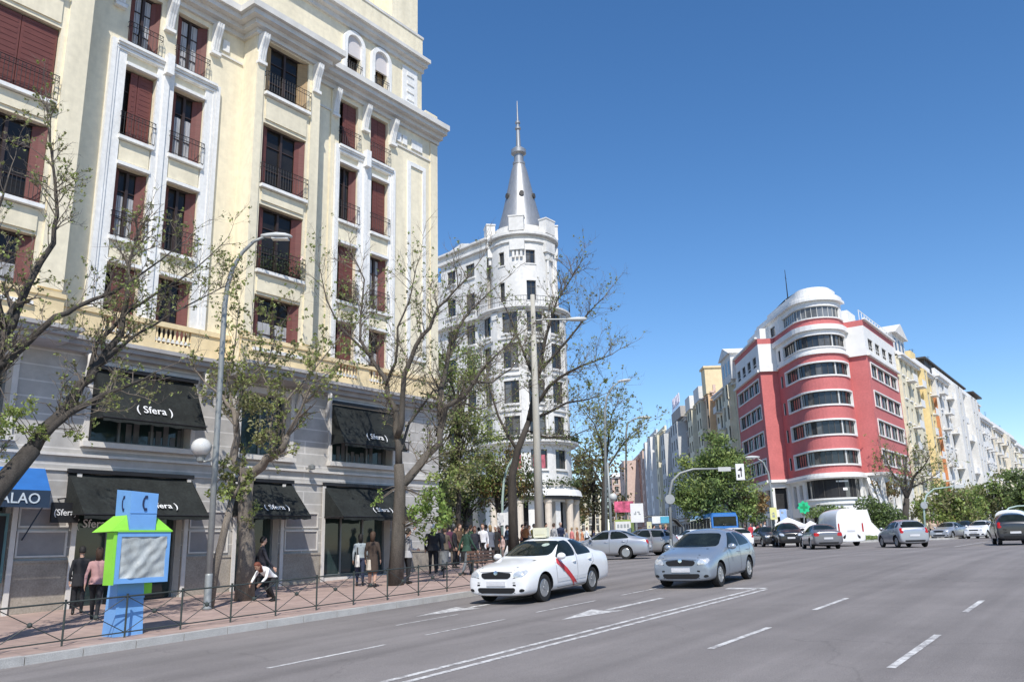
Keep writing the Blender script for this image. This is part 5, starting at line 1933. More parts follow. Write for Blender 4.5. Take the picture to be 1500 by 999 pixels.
# blue bus far behind the white cars
p = put(1064, 790, 78)
T = thing('city_bus', 'blue city bus rear above the white cars in the side street', 'bus', (p.x, p.y, G(p.x)), AZ - R(2))
busm = paintmat('blue_bus_paint', (.03, .17, .50))
mb = MB()
pts = [(-1.2, .35), (-1.25, .8), (-1.25, 2.6), (-1.1, 2.95), (1.1, 2.95), (1.25, 2.6), (1.25, .8), (1.2, .35)]
mb.loft([[(x_, y, z) for y, z in [(a * s_, .35 + (b - .35) * (s_ if b > 2 else 1)) for a, b in pts]] for x_, s_ in ((0, .96), (.25, 1), (11.4, 1), (11.7, .97))])
mb.build('body', [busm], T, world=False)
mb = MB()
mb.box(-.02, .01, -1.05, 1.05, 1.75, 2.6)
mb.build('rear_window', [carglass], T, world=False)
for s_ in (1, -1):
    mb = MB()
    y0 = s_ * 1.255
    for k in range(6): mb.box(.6 + k * 1.8, 2.25 + k * 1.8, min(y0, y0 - s_ * .02), max(y0, y0 - s_ * .02), 1.45, 2.5)
    mb.build('side_window', [darkin], T, world=False)
    mb = MB()
    mb.box(-.03, .0, s_ * 1.0 - .1, s_ * 1.0 + .1, .9, 1.4)
    mb.build('tail_light', [tailred], T, world=False)
    for x_ in (2.6, 8.8):
        mb = MB()
        mb.tube([(x_, s_ * .95, .48), (x_, s_ * 1.24, .48)], .48, 20)
        mb.build('wheel', [tyre], T, world=False)
mb = MB()
mb.box(-.025, .0, -.9, .9, .55, .8)
mb.build('bumper', [blacktrim], T, world=False)
# ------------------------------------------------------------------ trees
bark = pm('dark_bark', (.055, .047, .04), rough=.9, var=.35, scale=6, stretch=(1, 1, .25), fine=(40, .3))
bark3 = pm('mid_bark', (.10, .087, .073), rough=.9, var=.3, scale=6, stretch=(1, 1, .25), fine=(40, .3))
bark2 = pm('grey_brown_bark', (.17, .145, .12), rough=.9, var=.3, scale=6, stretch=(1, 1, .25), fine=(40, .3))
twigm = pm('twig', (.17, .14, .112), rough=.9, var=.25)
lf_y = leafmat('spring_leaf', (.30, .36, .11))
lf_o = leafmat('olive_leaf', (.25, .245, .12))
lf_g = leafmat('green_leaf', (.20, .28, .085))
lf_d = leafmat('dark_green_leaf', (.10, .14, .055))
lf_b = leafmat('bronze_leaf', (.24, .16, .07))
lf_bright = leafmat('bright_leaf', (.24, .34, .09))
rng = random.Random(11)


def rv(): return V((rng.gauss(0, 1), rng.gauss(0, 1), rng.gauss(0, 1))).normalized()


def leaf(mb, p, r, mi=0):
    d = rv() * r
    e = d.cross(rv())
    if e.length < 1e-6: e = d.orthogonal()
    e = e.normalized() * r * .55
    mb.face([p - d, p + e, p + d, p - e], mi)


def wander(p, d, L_, n, k=.25, up=.05):
    pts = [p.copy()]
    for i in range(n):
        d = (d + rv() * k + V((0, 0, up))).normalized()
        p = p + d * (L_ / n)
        pts.append(p.copy())
    return pts, d


def twigs(mb, lv, pts, rad, L_, n, lvl, leafp, leafr, mis):
    """side shoots along a limb; the finest carry the leaves"""
    seglen = [(b - a).length for a, b in zip(pts, pts[1:])]
    tot = sum(seglen)
    for _ in range(n):
        t = rng.uniform(.12 if lvl > 1 else .25, 1) * tot
        i = 0
        while i < len(seglen) - 1 and t > seglen[i]:
            t -= seglen[i]
            i += 1
        f = min(1, t / max(seglen[i], 1e-6))
        p = pts[i].lerp(pts[i + 1], f)
        ax = (pts[i + 1] - pts[i]).normalized()
        side = ax.cross(rv())
        if side.length < 1e-5: continue
        d = (ax * rng.uniform(.35, .9) + side.normalized() * rng.uniform(.5, 1) + V((0, 0, .25))).normalized()
        l_ = L_ * rng.uniform(.5, 1.2)
        q, dd = wander(p, d, l_, 4 if lvl > 0 else 3, .22, .04)
        r0 = rad * rng.uniform(.7, 1.1)
        mb.tube(q, [r0 * (1 - .75 * k / (len(q) - 1)) for k in range(len(q))], 4 if lvl > 1 else 3, 0, caps=False)
        if lvl > 0: twigs(mb, lv, q, rad * .5, L_ * .5, max(2, int(n * .55)) if lvl == 1 else 6, lvl - 1, leafp, leafr, mis)
        if lvl <= 1:
            for x in q[1:]:
                if rng.random() < leafp:
                    for _ in range(rng.randint(2, 6)): leaf(lv, x + rv() * rng.uniform(.0, leafr * 1.3), leafr * rng.uniform(.6, 1.2), rng.choice(mis))


def street_tree(name, label, base, trunk, limbs, group, leafp=.12, leafr=.05, lm=(lf_y, lf_o), n2=9, tw=1.1, bk=bark, extra=(), trunk_r=None):
    T = thing(name, label, 'tree', tuple(base), 0, group)
    mb = MB()
    tp = [V(p) for p in trunk[0]]
    mb.tube(tp, trunk[1], 10)
    for p, r0 in limbs:
        pr = [r0[0] + (r0[1] - r0[0]) * k / (len(p) - 1) for k in range(len(p))]
        # subdivide and roughen so a limb never runs straight
        q, rr = [], []
        for k in range(len(p) - 1):
            for t in (0, .5):
                x = V(p[k]).lerp(V(p[k + 1]), t)
                if t or k: x = x + rv() * min(.07, pr[k] * .6)
                q.append(x)
                rr.append(pr[k] + (pr[k + 1] - pr[k]) * t)
        q.append(V(p[-1]))
        rr.append(pr[-1])
        mb.tube(q, rr, 8)
    mb.build('trunk', [bk], T, smooth=True)
    cw, lv = MB(), MB()
    for p, r0 in limbs:
        ln = sum((V(b) - V(a)).length for a, b in zip(p, p[1:]))
        twigs(cw, lv, [V(x) for x in p], max(.011, r0[0] * .17), tw, int(n2 * max(.6, ln / 3)), 2, leafp, leafr, list(range(len(lm))))
        tip, d = V(p[-1]), (V(p[-1]) - V(p[-2])).normalized()
        q, dd = wander(tip, d, tw * 1.3, 4, .2)
        cw.tube(q, [r0[1], r0[1] * .8, r0[1] * .6, r0[1] * .4, .004], 4, 0, caps=False)
        twigs(cw, lv, q, r0[1] * .6, tw * .7, 6, 1, leafp, leafr, list(range(len(lm))))
    joints = [V(p) for p in tp[1:]] + [V(x) for p, _ in limbs for x in p]
    for c, rad, n, r_, mi in extra:      # leafy sprays, each on its own shoot
        c = V(c)
        k = 7 if n > 150 else 4
        for _ in range(k):
            o = rv() * rad * rng.uniform(.3, 1.0)
            q = c + V((o.x, o.y, o.z * .8))
            j = min(joints, key=lambda x: (x - q).length)
            if (j - q).length < 3.5: cw.tube([j, j.lerp(q, .5) + rv() * .08 + V((0, 0, .06)), q], [.014, .010, .004], 4, 0, caps=False)
            for _ in range(n // k):
                g = rv() * rad * .42 * rng.random() ** .6
                leaf(lv, q + g, r_ * rng.uniform(.55, 1.2), mi if rng.random() < .8 else rng.randrange(len(lm)))
    cr = cw.build('crown', [twigm], T)
    if lv.f: lv.build('leaves', list(lm), cr, world=False)
    return T


def A(w_, *pp): return [at(x, y, w_ + (d[0] if d else 0)) for x, y, *d in pp]


GT = 'bare spring trees along the left pavement'
# nearest tree, leaning in from the left edge
b0 = V((4.9, 17.6, S(4.9, 17.6)))
w0 = b0.dot(FH)


def K(*pp): return [onY(x, y, 17.7 + .8 * (d[0] if d else 0)) for x, y, *d in pp]


tr = [b0] + K((-70, 820), (-8, 722), (48, 657))
tr2 = K((-40, 770), (-45, 640), (-12, 545, .2), (8, 490, .4))
street_tree('street_tree', 'dark leaning tree at the left edge in front of the blue awning shop', b0, (tr, [.30, .25, .21, .17]), [
    (K((48, 657), (85, 612, .1), (122, 565, .2), (140, 540, .3), (175, 490, .5), (185, 440, .6), (190, 380, .8), (205, 330, .9)), (.15, .015)),
    (K((55, 650), (105, 605, -.3), (150, 578, -.5), (195, 562, -.7), (228, 545, -.9)), (.09, .012)),
    (tr2, (.2, .10)),
    (K((8, 490, .4), (23, 462, .5), (43, 416, .6), (79, 356, .8), (83, 314, .9), (76, 231, 1.2), (69, 159, 1.4)), (.10, .012)),
    (K((-12, 545, .2), (33, 505, 0), (83, 465, -.3), (109, 452, -.4), (165, 429, -.6), (205, 403, -.8), (262, 360, -1)), (.085, .012)),
    (K((130, 552, .3), (142, 502, .6), (185, 459, .9), (231, 429, 1.2), (281, 399, 1.5), (328, 355, 1.8)), (.06, .01)),
    (K((140, 540, .3), (198, 492, .2), (251, 459, .1), (330, 419, 0)), (.045, .01)),
    (K((8, 490, .4), (-10, 400, .3), (-6, 320, .2), (12, 260, .1)), (.08, .012)),
], GT, leafp=.13, leafr=.04, n2=17, tw=.8, extra=[(onY(25, 600, 17.6), .34, 260, .05, 0), (onY(50, 632, 17.6), .26, 160, .05, 0), (onY(165, 585, 17.6), .3, 120, .04, 1), (onY(8, 625, 17.6), .35, 220, .05, 0), (onY(215, 570, 17.6), .3, 90, .04, 1), (onY(100, 640, 17.6), .25, 90, .045, 0)])
# pollarded tree in front of the central door
bA = gnd(358, 879, S)
wA = bA.dot(FH)
street_tree('street_tree', 'pollarded tree with knobbly forked trunk in front of the middle shop door', bA, ([bA] + A(wA, (362, 800), (359, 740), (360, 698)), [.30, .24, .21, .24]), [
    (A(wA, (360, 698), (339, 669, .2), (346, 640, .2), (341, 602, .3), (325, 581, .4), (300, 560, .5)), (.15, .03)),
    (A(wA, (360, 698), (371, 688), (392, 673, -.2), (413, 661, -.3), (420, 640, -.3)), (.17, .08)),
    (A(wA, (413, 661, -.3), (415, 620, -.3), (421, 585, -.2), (446, 556, 0), (472, 526, .2), (500, 490, .4)), (.05, .012)),
    (A(wA, (346, 640, .2), (352, 585, 0), (360, 555, -.2), (392, 530, -.3), (405, 490, -.4)), (.045, .012)),
    (A(wA, (400, 668, -.2), (395, 630, .4), (405, 590, .6), (380, 540, .8), (372, 500, 1)), (.045, .012)),
    (A(wA, (341, 602, .3), (335, 560, .6), (345, 500, .8), (350, 450, 1)), (.04, .012)),
    (A(wA, (420, 640, -.3), (440, 600, -.6), (455, 565, -.8), (490, 540, -1)), (.04, .012))],
    GT, leafp=.26, leafr=.055, lm=(lf_y, lf_o), n2=10, tw=1.0, bk=bark2, extra=[(at(385, 605, wA), .8, 520, .06, 1), (at(392, 640, wA + .1), .55, 300, .06, 1), (at(350, 720, wA - .2), .32, 160, .06, 0), (at(375, 745, wA - .25), .3, 90, .05, 0), (at(362, 760, wA - .25), .28, 100, .05, 1)])
# thin leaning stem beside it
bS = gnd(306, 891, S)
wS = bS.dot(FH)
street_tree('young_tree', 'thin young tree leaning right beside the lamp post', bS, ([bS] + A(wS, (316, 830), (328, 780), (340, 730)), [.13, .11, .10, .08]), [
    (A(wS, (340, 730), (338, 715), (330, 700)), (.05, .015)), (A(wS, (340, 730), (350, 712), (352, 700)), (.05, .015))],
    GT, leafp=.3, leafr=.06, n2=6, tw=.4, bk=bark2, extra=[(at(330, 718, wS), .4, 200, .06, 0)])
# forked tree at the corner of the building
bB = gnd(579, 857, S)
wB = bB.dot(FH)
street_tree('street_tree', 'tall forked bare tree in front of the right hand shop window', bB, ([bB] + A(wB, (584, 774), (586, 712), (584, 680)), [.27, .22, .19, .17]), [
    (A(wB, (584, 680), (582, 628), (579, 604), (570, 580), (561, 550, .2), (540, 520, .4), (527, 498, .5), (528, 470, .6), (534, 410, .8), (516, 372, 1)), (.12, .018)),
    (A(wB, (582, 640), (588, 616, -.3), (594, 550, -.6), (609, 505, -.8), (630, 481, -1), (642, 451, -1.2), (666, 427, -1.3), (690, 400, -1.4)), (.12, .02)),
    (A(wB, (587, 712), (612, 688, .3), (627, 667, .5), (642, 649, .6), (645, 610, .8)), (.17, .10)),
    (A(wB, (645, 610, .8), (643, 586, .8), (652, 550, .9), (660, 505, 1), (672, 481, 1.2), (690, 454, 1.4), (722, 424, 1.7)), (.12, .02)),
    (A(wB, (642, 640, .7), (654, 598, .4), (678, 580, .2), (696, 556, 0), (711, 535, -.2), (747, 502, -.5)), (.12, .02)),
    (A(wB, (566, 565, .1), (580, 530, -.4), (582, 480, -.8), (600, 440, -1), (610, 390, -1.2)), (.06, .015)),
    (A(wB, (587, 660), (600, 620, .9), (635, 570, 1.6), (700, 600, 1.9), (740, 585, 2.2)), (.06, .015)),
    (A(wB, (540, 520, .4), (500, 480, .2), (478, 440, 0), (470, 400, -.2)), (.05, .012)),
    (A(wB, (690, 560, 0), (720, 560, .5), (750, 540, 1), (770, 500, 1.4)), (.05, .012))],
    GT, leafp=.06, leafr=.05, lm=(lf_y, lf_o, lf_bright), n2=17, tw=1.2, bk=bark3, extra=[(at(625, 735, wB - .4), .75, 420, .08, 2), (at(645, 760, wB - .2), .6, 300, .08, 2), (at(610, 755, wB - .3), .45, 160, .08, 2), (at(655, 700, wB), .6, 260, .07, 0), (at(560, 730, wB - .4), .35, 90, .06, 2), (at(620, 780, wB), .4, 120, .07, 2)])
# tree by the tall pole
pC = at(752, 792, 42)
bC = V((pC.x, pC.y, S(pC.x, pC.y)))
wC = 42
street_tree('street_tree', 'bare wide spreading tree beside the tall concrete pole', bC, ([bC] + A(wC, (751, 740), (750, 697), (758, 660), (775, 616)), [.26, .23, .20, .17, .14]), [
    (A(wC, (775, 616), (780, 586), (790, 544, .5), (800, 490, .8), (815, 440, 1), (845, 395, 1.3)), (.16, .02)),
    (A(wC, (777, 605), (804, 565, -.6), (840, 541, -1), (870, 530, -1.4), (895, 520, -1.6)), (.11, .02)),
    (A(wC, (775, 616), (800, 605, .7), (830, 590, 1.2), (858, 586, 1.6), (878, 580, 1.8)), (.09, .02)),
    (A(wC, (790, 544, .5), (830, 500, .5), (860, 460, .4), (885, 435, .3)), (.08, .02)),
    (A(wC, (785, 560, .3), (765, 510, 1), (750, 470, 1.3), (735, 440, 1.5)), (.08, .02)),
    (A(wC, (758, 660), (730, 610, .6), (715, 560, 1), (700, 530, 1.2)), (.09, .02)),
    (A(wC, (770, 630), (800, 640, -.6), (835, 640, -1), (870, 625, -1.3)), (.06, .015))],
    GT, leafp=.07, leafr=.06, n2=19, tw=1.45, extra=[(at(862, 563, wC), .3, 60, .08, 0), (at(890, 560, wC), .25, 40, .08, 0)])


# ---- leafy trees farther off
def leafy(name, label, px, w_, crown, lm, n, size, trunk_r=.18, group=None, py0=None, gap=.45, clumps=26, zf=None, cat='tree', bk=bark):
    """crown: list of ((px,py), rx, rz) lobes in photo pixels at distance w_; leaves gathered in clumps with gaps between"""
    p = at(px, 790, w_)
    z = (zf or G)(p.x) if zf is None else zf(p.x, p.y)
    b = V((p.x, p.y, z))
    T = thing(name, label, cat, tuple(b), 0, group)
    mb, lv = MB(), MB()
    top = at(crown[0][0][0], crown[0][0][1], w_)
    tp, d = [b, b.lerp(top, .35) + rv() * .15, b.lerp(top, .7) + rv() * .2, top], None
    mb.tube(tp, [trunk_r * 1.2, trunk_r, trunk_r * .7, trunk_r * .3], 8)
    s = w_ / F
    tot = sum(rx * rz for _, rx, rz in crown)
    for (cx, cy), rx, rz in crown:
        c = at(cx, cy, w_)
        k = max(4, int(clumps * rx * rz / tot))
        for i in range(k):
            o = rv()
            rr = rng.random() ** .4
            q = c + ER * (o.x * rx * s * rr) + FH * (o.y * rx * s * rr) + V((0, 0, o.z * rz * s * rr))
            st = tp[1].lerp(tp[3], rng.uniform(.2, .9))
            mid = st.lerp(q, .5) + V((0, 0, .15))
            mb.tube([st, mid, q], [trunk_r * .28, trunk_r * .18, .01], 4, 0, caps=False)
            cr = rng.uniform(.55, 1.2) * rx * s * gap
            mi = rng.randrange(len(lm))
            for _ in range(int(n / clumps)):
                g = V((rng.gauss(0, .5), rng.gauss(0, .5), rng.gauss(0, .38))) * cr
                leaf(lv, q + g, size * rng.uniform(.6, 1.35), mi if rng.random() < .75 else rng.randrange(len(lm)))
    mb.build('trunk', [bk], T, smooth=True)
    lv.build('crown', list(lm), T)
    return T


SS = S
leafy('street_tree', 'olive leafed tree at the corner behind the forked tree', 668, 40, [((672, 560), 42, 75), ((690, 650), 50, 60), ((655, 690), 40, 50)], (lf_o, lf_y, lf_g), 9500, .075, .12, GT, zf=SS, clumps=90, gap=.5)
leafy('street_tree', 'bronze leafed tree left of the tall concrete pole', 728, 46, [((732, 690), 36, 40), ((768, 715), 22, 35), ((712, 715), 25, 25)], (lf_b, lf_o, lf_y), 4200, .085, .12, GT, zf=SS, clumps=60, gap=.55)
leafy('street_tree', 'shady evergreen tree over the crowd at the building corner', 668, 46, [((690, 715), 45, 30), ((655, 735), 30, 30)], (lf_d, lf_g, lf_o), 4600, .09, .12, GT, zf=SS, clumps=60, gap=.6)
GS = 'trees in the side street'
leafy('street_tree', 'brownish olive tree behind the silver sedan', 868, 95, [((872, 690), 36, 40), ((858, 730), 34, 32), ((895, 735), 30, 30)], (lf_o, lf_b, lf_o), 3000, .2, .2, GS, clumps=44)
leafy('street_tree', 'dim olive tree farther left behind the silver sedan', 848, 110, [((845, 700), 26, 34), ((850, 745), 25, 25)], (lf_o, lf_d), 1600, .22, .2, GS, clumps=26)
leafy('street_tree', 'full fresh green tree left of the red building', 1050, 84, [((1045, 668), 40, 32), ((1030, 705), 45, 40), ((1065, 700), 40, 42), ((1045, 735), 55, 30), ((1100, 745), 28, 22), ((1010, 735), 26, 25)], (lf_g, lf_y, lf_g, lf_d), 15000, .16, .2, GS, clumps=140, gap=.36)
leafy('street_tree', 'smaller brownish tree in front of the red building wing', 1105, 86, [((1105, 735), 22, 20), ((1088, 745), 20, 18)], (lf_o, lf_b), 1400, .2, .15, GS, clumps=22)
GQ = 'trees along the avenue to the right'
leafy('street_tree', 'yellow green tree on the avenue right of the bare dark tree', 1385, 92, [((1385, 728), 36, 24), ((1372, 748), 30, 22), ((1408, 745), 28, 24)], (lf_y, lf_g, lf_o), 3600, .2, .16, GQ, clumps=46)
leafy('street_tree', 'round green tree above the far white car', 1462, 96, [((1465, 710), 30, 28), ((1450, 738), 30, 26), ((1480, 742), 30, 26)], (lf_g, lf_d, lf_o), 4200, .2, .18, GQ, clumps=50)
leafy('street_tree', 'dark green tree cut by the right edge of the photo', 1506, 90, [((1506, 715), 26, 30), ((1496, 745), 24, 24)], (lf_d, lf_g), 2400, .2, .18, GQ, clumps=30)
leafy('street_tree', 'pale olive tree between the yellow green and round green trees', 1425, 120, [((1425, 735), 24, 20), ((1420, 755), 24, 14)], (lf_o, lf_y), 1600, .24, .16, GQ, clumps=24)
leafy('street_tree', 'small olive tree left of the bare dark tree', 1296, 88, [((1296, 715), 22, 14)], (lf_o, lf_b), 420, .16, .12, GQ, clumps=16)
# bare trees in the middle distance
pD = at(884, 790, 88)
bD = V((pD.x, pD.y, G(pD.x)))
street_tree('street_tree', 'bare twiggy tree standing in the side street right of the turret building', bD, ([bD] + A(88, (884, 730), (886, 690)), [.3, .25, .2]), [
    (A(88, (886, 690), (880, 650), (870, 620, 1), (855, 600, 2)), (.14, .03)), (A(88, (886, 690), (892, 640), (895, 610, -1), (905, 590, -2)), (.14, .03)),
    (A(88, (886, 690), (905, 660, 1), (925, 635, 1), (940, 625, 2)), (.12, .03)), (A(88, (884, 715), (865, 680, 1), (845, 660, 1)), (.10, .03))],
    GS, leafp=.12, leafr=.13, lm=(lf_o, lf_y), n2=13, tw=2.6)
pE = at(1328, 786, 84)
bE = V((pE.x, pE.y, G(pE.x)))
street_tree('street_tree', 'bare dark tree standing before the red building, right of the hedge', bE, ([bE] + A(84, (1326, 755), (1328, 730)), [.38, .32, .28]), [
    (A(84, (1328, 730), (1318, 705), (1305, 690, 1), (1296, 670, 1.5)), (.18, .03)), (A(84, (1328, 730), (1338, 700), (1352, 685, -1), (1362, 668, -2)), (.18, .03)),
    (A(84, (1328, 735), (1326, 690), (1330, 660, 1)), (.15, .03)), (A(84, (1333, 715), (1355, 705, 1), (1378, 690, 2)), (.1, .03))],
    GQ, leafp=.07, leafr=.12, lm=(lf_o, lf_y), n2=12, tw=2.2)


# hedges
def hedge(label, pts, w_, rx, rz, n, lm, size=.14):
    p = at(pts[len(pts) // 2][0], 788, w_)
    T = thing('hedge', label, 'hedge', (p.x, p.y, G(p.x)))
    lv = MB()
    s = w_ / F
    for x, y in pts:
        c = at(x, y, w_)
        for _ in range(n // len(pts)):
            o = rv() * rng.random() ** .33
            leaf(lv, c + ER * (o.x * rx * s) + FH * (o.y * 1.6) + V((0, 0, o.z * rz * s)), size * rng.uniform(.6, 1.3), rng.randrange(len(lm)))
    lv.build('foliage', list(lm), T)
    return T


hedge('dark green hedge on the bank right of the white stone ramp', [(1270, 742), (1285, 748), (1300, 752), (1312, 762), (1288, 765), (1300, 772)], 82, 17, 16, 3600, (lf_d, lf_d, lf_g))
hedge('low green hedge below the curved white balcony', [(1188, 752), (1200, 748), (1215, 747), (1230, 748)], 83, 12, 8, 1000, (lf_d, lf_g))
hedge('grassy strip of low plants at the foot of the ramp', [(1258, 786), (1270, 787), (1282, 787)], 74, 8, 3, 500, (lf_g, lf_y), .1)
# ------------------------------------------------------------------ street furniture
polem = pm('galvanised_pole', (.29, .305, .30), rough=.5, var=.12, scale=3, metal=.3)
concm = pm('concrete_pole', (.42, .40, .35), rough=.85, var=.15, scale=2, stretch=(1, 1, .3))
greenp = pm('pale_green_pole', (.36, .46, .42), rough=.5, var=.1)
headm = pm('lamp_head', (.50, .51, .50), rough=.4, var=.08)
opal = pm('opal_globe', (.60, .60, .58), rough=.15, var=.06, spec=.6)
signw = pm('white_sign', (.72, .72, .72), rough=.5, var=.06)
signg = pm('grey_sign_marks', (.30, .32, .33), rough=.6, var=.2)
fencem = pm('green_black_railing', (.045, .055, .05), rough=.5, var=.2)

# kerb railing: one panel of crossed bars between two posts
GF = 'railing panels along the kerb'
PW_ = 1.205
x_start = 9.15 - 3 * PW_


def mk_panel():
    T = thing('street_railing', 'dark metal railing panel with crossed bars and centre boss along the kerb', 'railing', (0, 0, 0), 0, GF)
    e = .04
    for x in (0,):
        m_ = MB()
        m_.tube([(x, 0, -.05), (x, 0, .80), (x, 0, .83)], [.02, .02, .028], 8)
        m_.build('post', [fencem], T, world=False)
    for z in (.10, .78):
        m_ = MB()
        m_.tube([(0, 0, z), (PW_, 0, z + PW_ * .033)], .014 if z < .5 else .018, 6)
        m_.build('rail', [fencem], T, world=False)
    m_ = MB()
    dz = PW_ * .033
    m_.tube([(0, 0, .10), (PW_, 0, .78 + dz)], .009, 5)
    m_.tube([(0, .019, .78), (PW_, .019, .10 + dz)], .009, 5)
    m_.build('cross_bar', [fencem], T, world=False)
    m_ = MB()
    m_.ball((PW_ / 2, .01, .44 + dz / 2), (.05, .05, .05), 8, 6)
    m_.build('boss', [fencem], T, world=False)
    return T


pan = mk_panel()
first = True
for i in range(-2, 14):
    x = x_start + i * PW_
    y = 16.47 if x < 20.5 else 16.47 + (x - 20.5) * .12
    if x > 21.5: break
    loc = (x, y, S(x, 16.47))
    if first: pan.location = loc; first = False
    else: dup(pan, loc)

# telephone advertising kiosk
kb = gnd(180, 932, S)
kb = V((kb.x + .12, kb.y + .25, S(kb.x, kb.y)))
kz = AZ - PI / 2 + R(52)
KT = thing('telephone_kiosk', 'sky blue telephone kiosk with lime green hood and foil covered display window on the pavement', 'kiosk', tuple(kb), kz)
kblue = pm('kiosk_blue', (.17, .37, .70), rough=.45, var=.10, scale=2)
kgreen = pm('kiosk_green', (.27, .66, .06), rough=.45, var=.10, scale=2)
foil = pm('plastic_sheet', (.42, .44, .43), rough=.22, var=.35, scale=3.5, bump=1.0, stretch=(1, 1, .6), spec=.6)
m_ = MB()
m_.hexa([(-.30, -.24, 0), (.30, -.24, 0), (.30, .24, 0), (-.30, .24, 0), (-.27, -.20, 1.0), (.27, -.20, 1.0), (.27, .2, 1.0), (-.27, .2, 1.0)])
m_.box(-.30, .27, -.26, -.2, .72, .76)
m_.build('pedestal', [kblue], KT, world=False)
m_ = MB()
m_.box(-.27, .27, -.20, .20, 1.0, 2.03)
m_.hexa([(-.28, -.46, 2.031), (.28, -.46, 2.031), (.28, .14, 2.031), (-.28, .14, 2.031), (-.29, -.47, 2.84), (.29, -.47, 2.80), (.29, .14, 2.86), (-.29, .14, 2.90)])
m_.box(-.284, .284, -.476, -.467, 2.395, 2.405)
col_ = m_.build('column', [kblue], KT, world=False)
m_ = MB()
m_.box(-.50, .62, -.42, -.24, 1.02, 2.02)
m_.build('display_box', [kgreen], KT, world=False)
m_ = MB()
for q in ((-.50, .62, 1.02, 1.12), (-.50, .62, 1.93, 2.02), (-.50, -.42, 1.12, 1.93), (.54, .62, 1.12, 1.93)): m_.box(q[0], q[1], -.48, -.423, q[2], q[3])
fr = m_.build('display_frame', [kblue], KT, world=False)
m_ = MB()      # crumpled sheet with diagonal folds
n = 22
for i in range(n):
    for j in range(n):
        def fp(a, b):
            x, z = -.42 + .96 * a / n, 1.12 + .81 * b / n
            t = (x - .1) * .75 - (z - 1.5) * .62
            y = -.462 - .034 * math.exp(-(t * 12) ** 2) + .02 * math.exp(-((t + .09) * 14) ** 2) - .03 * math.exp(-((t - .17) * 13) ** 2) + .006 * math.sin(x * 19 + z * 7) + .004 * math.sin(z * 31 - x * 11)
            return (x, y, z)
        m_.face([fp(i, j), fp(i + 1, j), fp(i + 1, j + 1), fp(i, j + 1)])
m_.build('plastic_sheet', [foil], fr, world=False, smooth=False)
m_ = MB()
for s_ in (-1, 1):
    a_, b_ = s_ * .295, s_ * .66
    lo = [(a_, -.50, 2.035), (b_, -.50, 2.035), (b_, .30, 2.035), (a_, .30, 2.035)]
    hi = [(a_, -.36, 2.36), (a_, .2, 2.36)]
    m_.face(lo)
    m_.face([lo[0], lo[1], hi[0]]); m_.face([lo[1], lo[2], hi[1], hi[0]]); m_.face([lo[2], lo[3], hi[1]]); m_.face([lo[3], lo[0], hi[0], hi[1]])
m_.box(-.52, .64, -.50, -.461, 2.021, 2.06)
m_.build('hood', [kgreen], KT, world=False)
m_ = MB()
m_.box(-.57, -.505, -.46, -.16, 1.0, 2.02)
m_.build('side_fin', [kgreen], KT, world=False)
m_ = MB()
m_.box(.2, .5, -.1, .22, .78, 1.0)
m_.build('side_fin', [kgreen], KT, world=False)
navyp = pm('phone_symbol', (.02, .03, .08), rough=.5, var=.05)


def handset(nrm, cx):
    m_ = MB()
    pts = []
    for k in range(11):
        t = -1.1 + 2.2 * k / 10
        pts.append((.06 - .09 * math.cos(t), .135 * math.sin(t) / math.sin(1.1)))
    for (a, b), (c, d) in zip(pts, pts[1:]):
        w0 = .016
        if nrm == 'F': m_.hexa([(cx + a - w0, -.482, 2.6 + b), (cx + a + w0, -.482, 2.6 + b), (cx + c + w0, -.482, 2.6 + d), (cx + c - w0, -.482, 2.6 + d), (cx + a - w0, -.455, 2.6 + b), (cx + a + w0, -.455, 2.6 + b), (cx + c + w0, -.455, 2.6 + d), (cx + c - w0, -.455, 2.6 + d)])
        else: m_.hexa([(-.299, -.16 - (a - w0), 2.6 + b), (-.299, -.16 - (a + w0), 2.6 + b), (-.299, -.16 - (c + w0), 2.6 + d), (-.299, -.16 - (c - w0), 2.6 + d), (-.27, -.16 - (a - w0), 2.6 + b), (-.27, -.16 - (a + w0), 2.6 + b), (-.27, -.16 - (c + w0), 2.6 + d), (-.27, -.16 - (c - w0), 2.6 + d)])
    for s_ in (-1, 1):
        z = 2.6 + s_ * .125
        if nrm == 'F': m_.box(cx + .0, cx + .055, -.484, -.456, z - .028, z + .028)
        else: m_.box(-.301, -.272, -.215, -.16, z - .028, z + .028)
    return m_.build('phone_symbol', [navyp], KT, world=False)


handset('F', 0)
handset('L', 0)


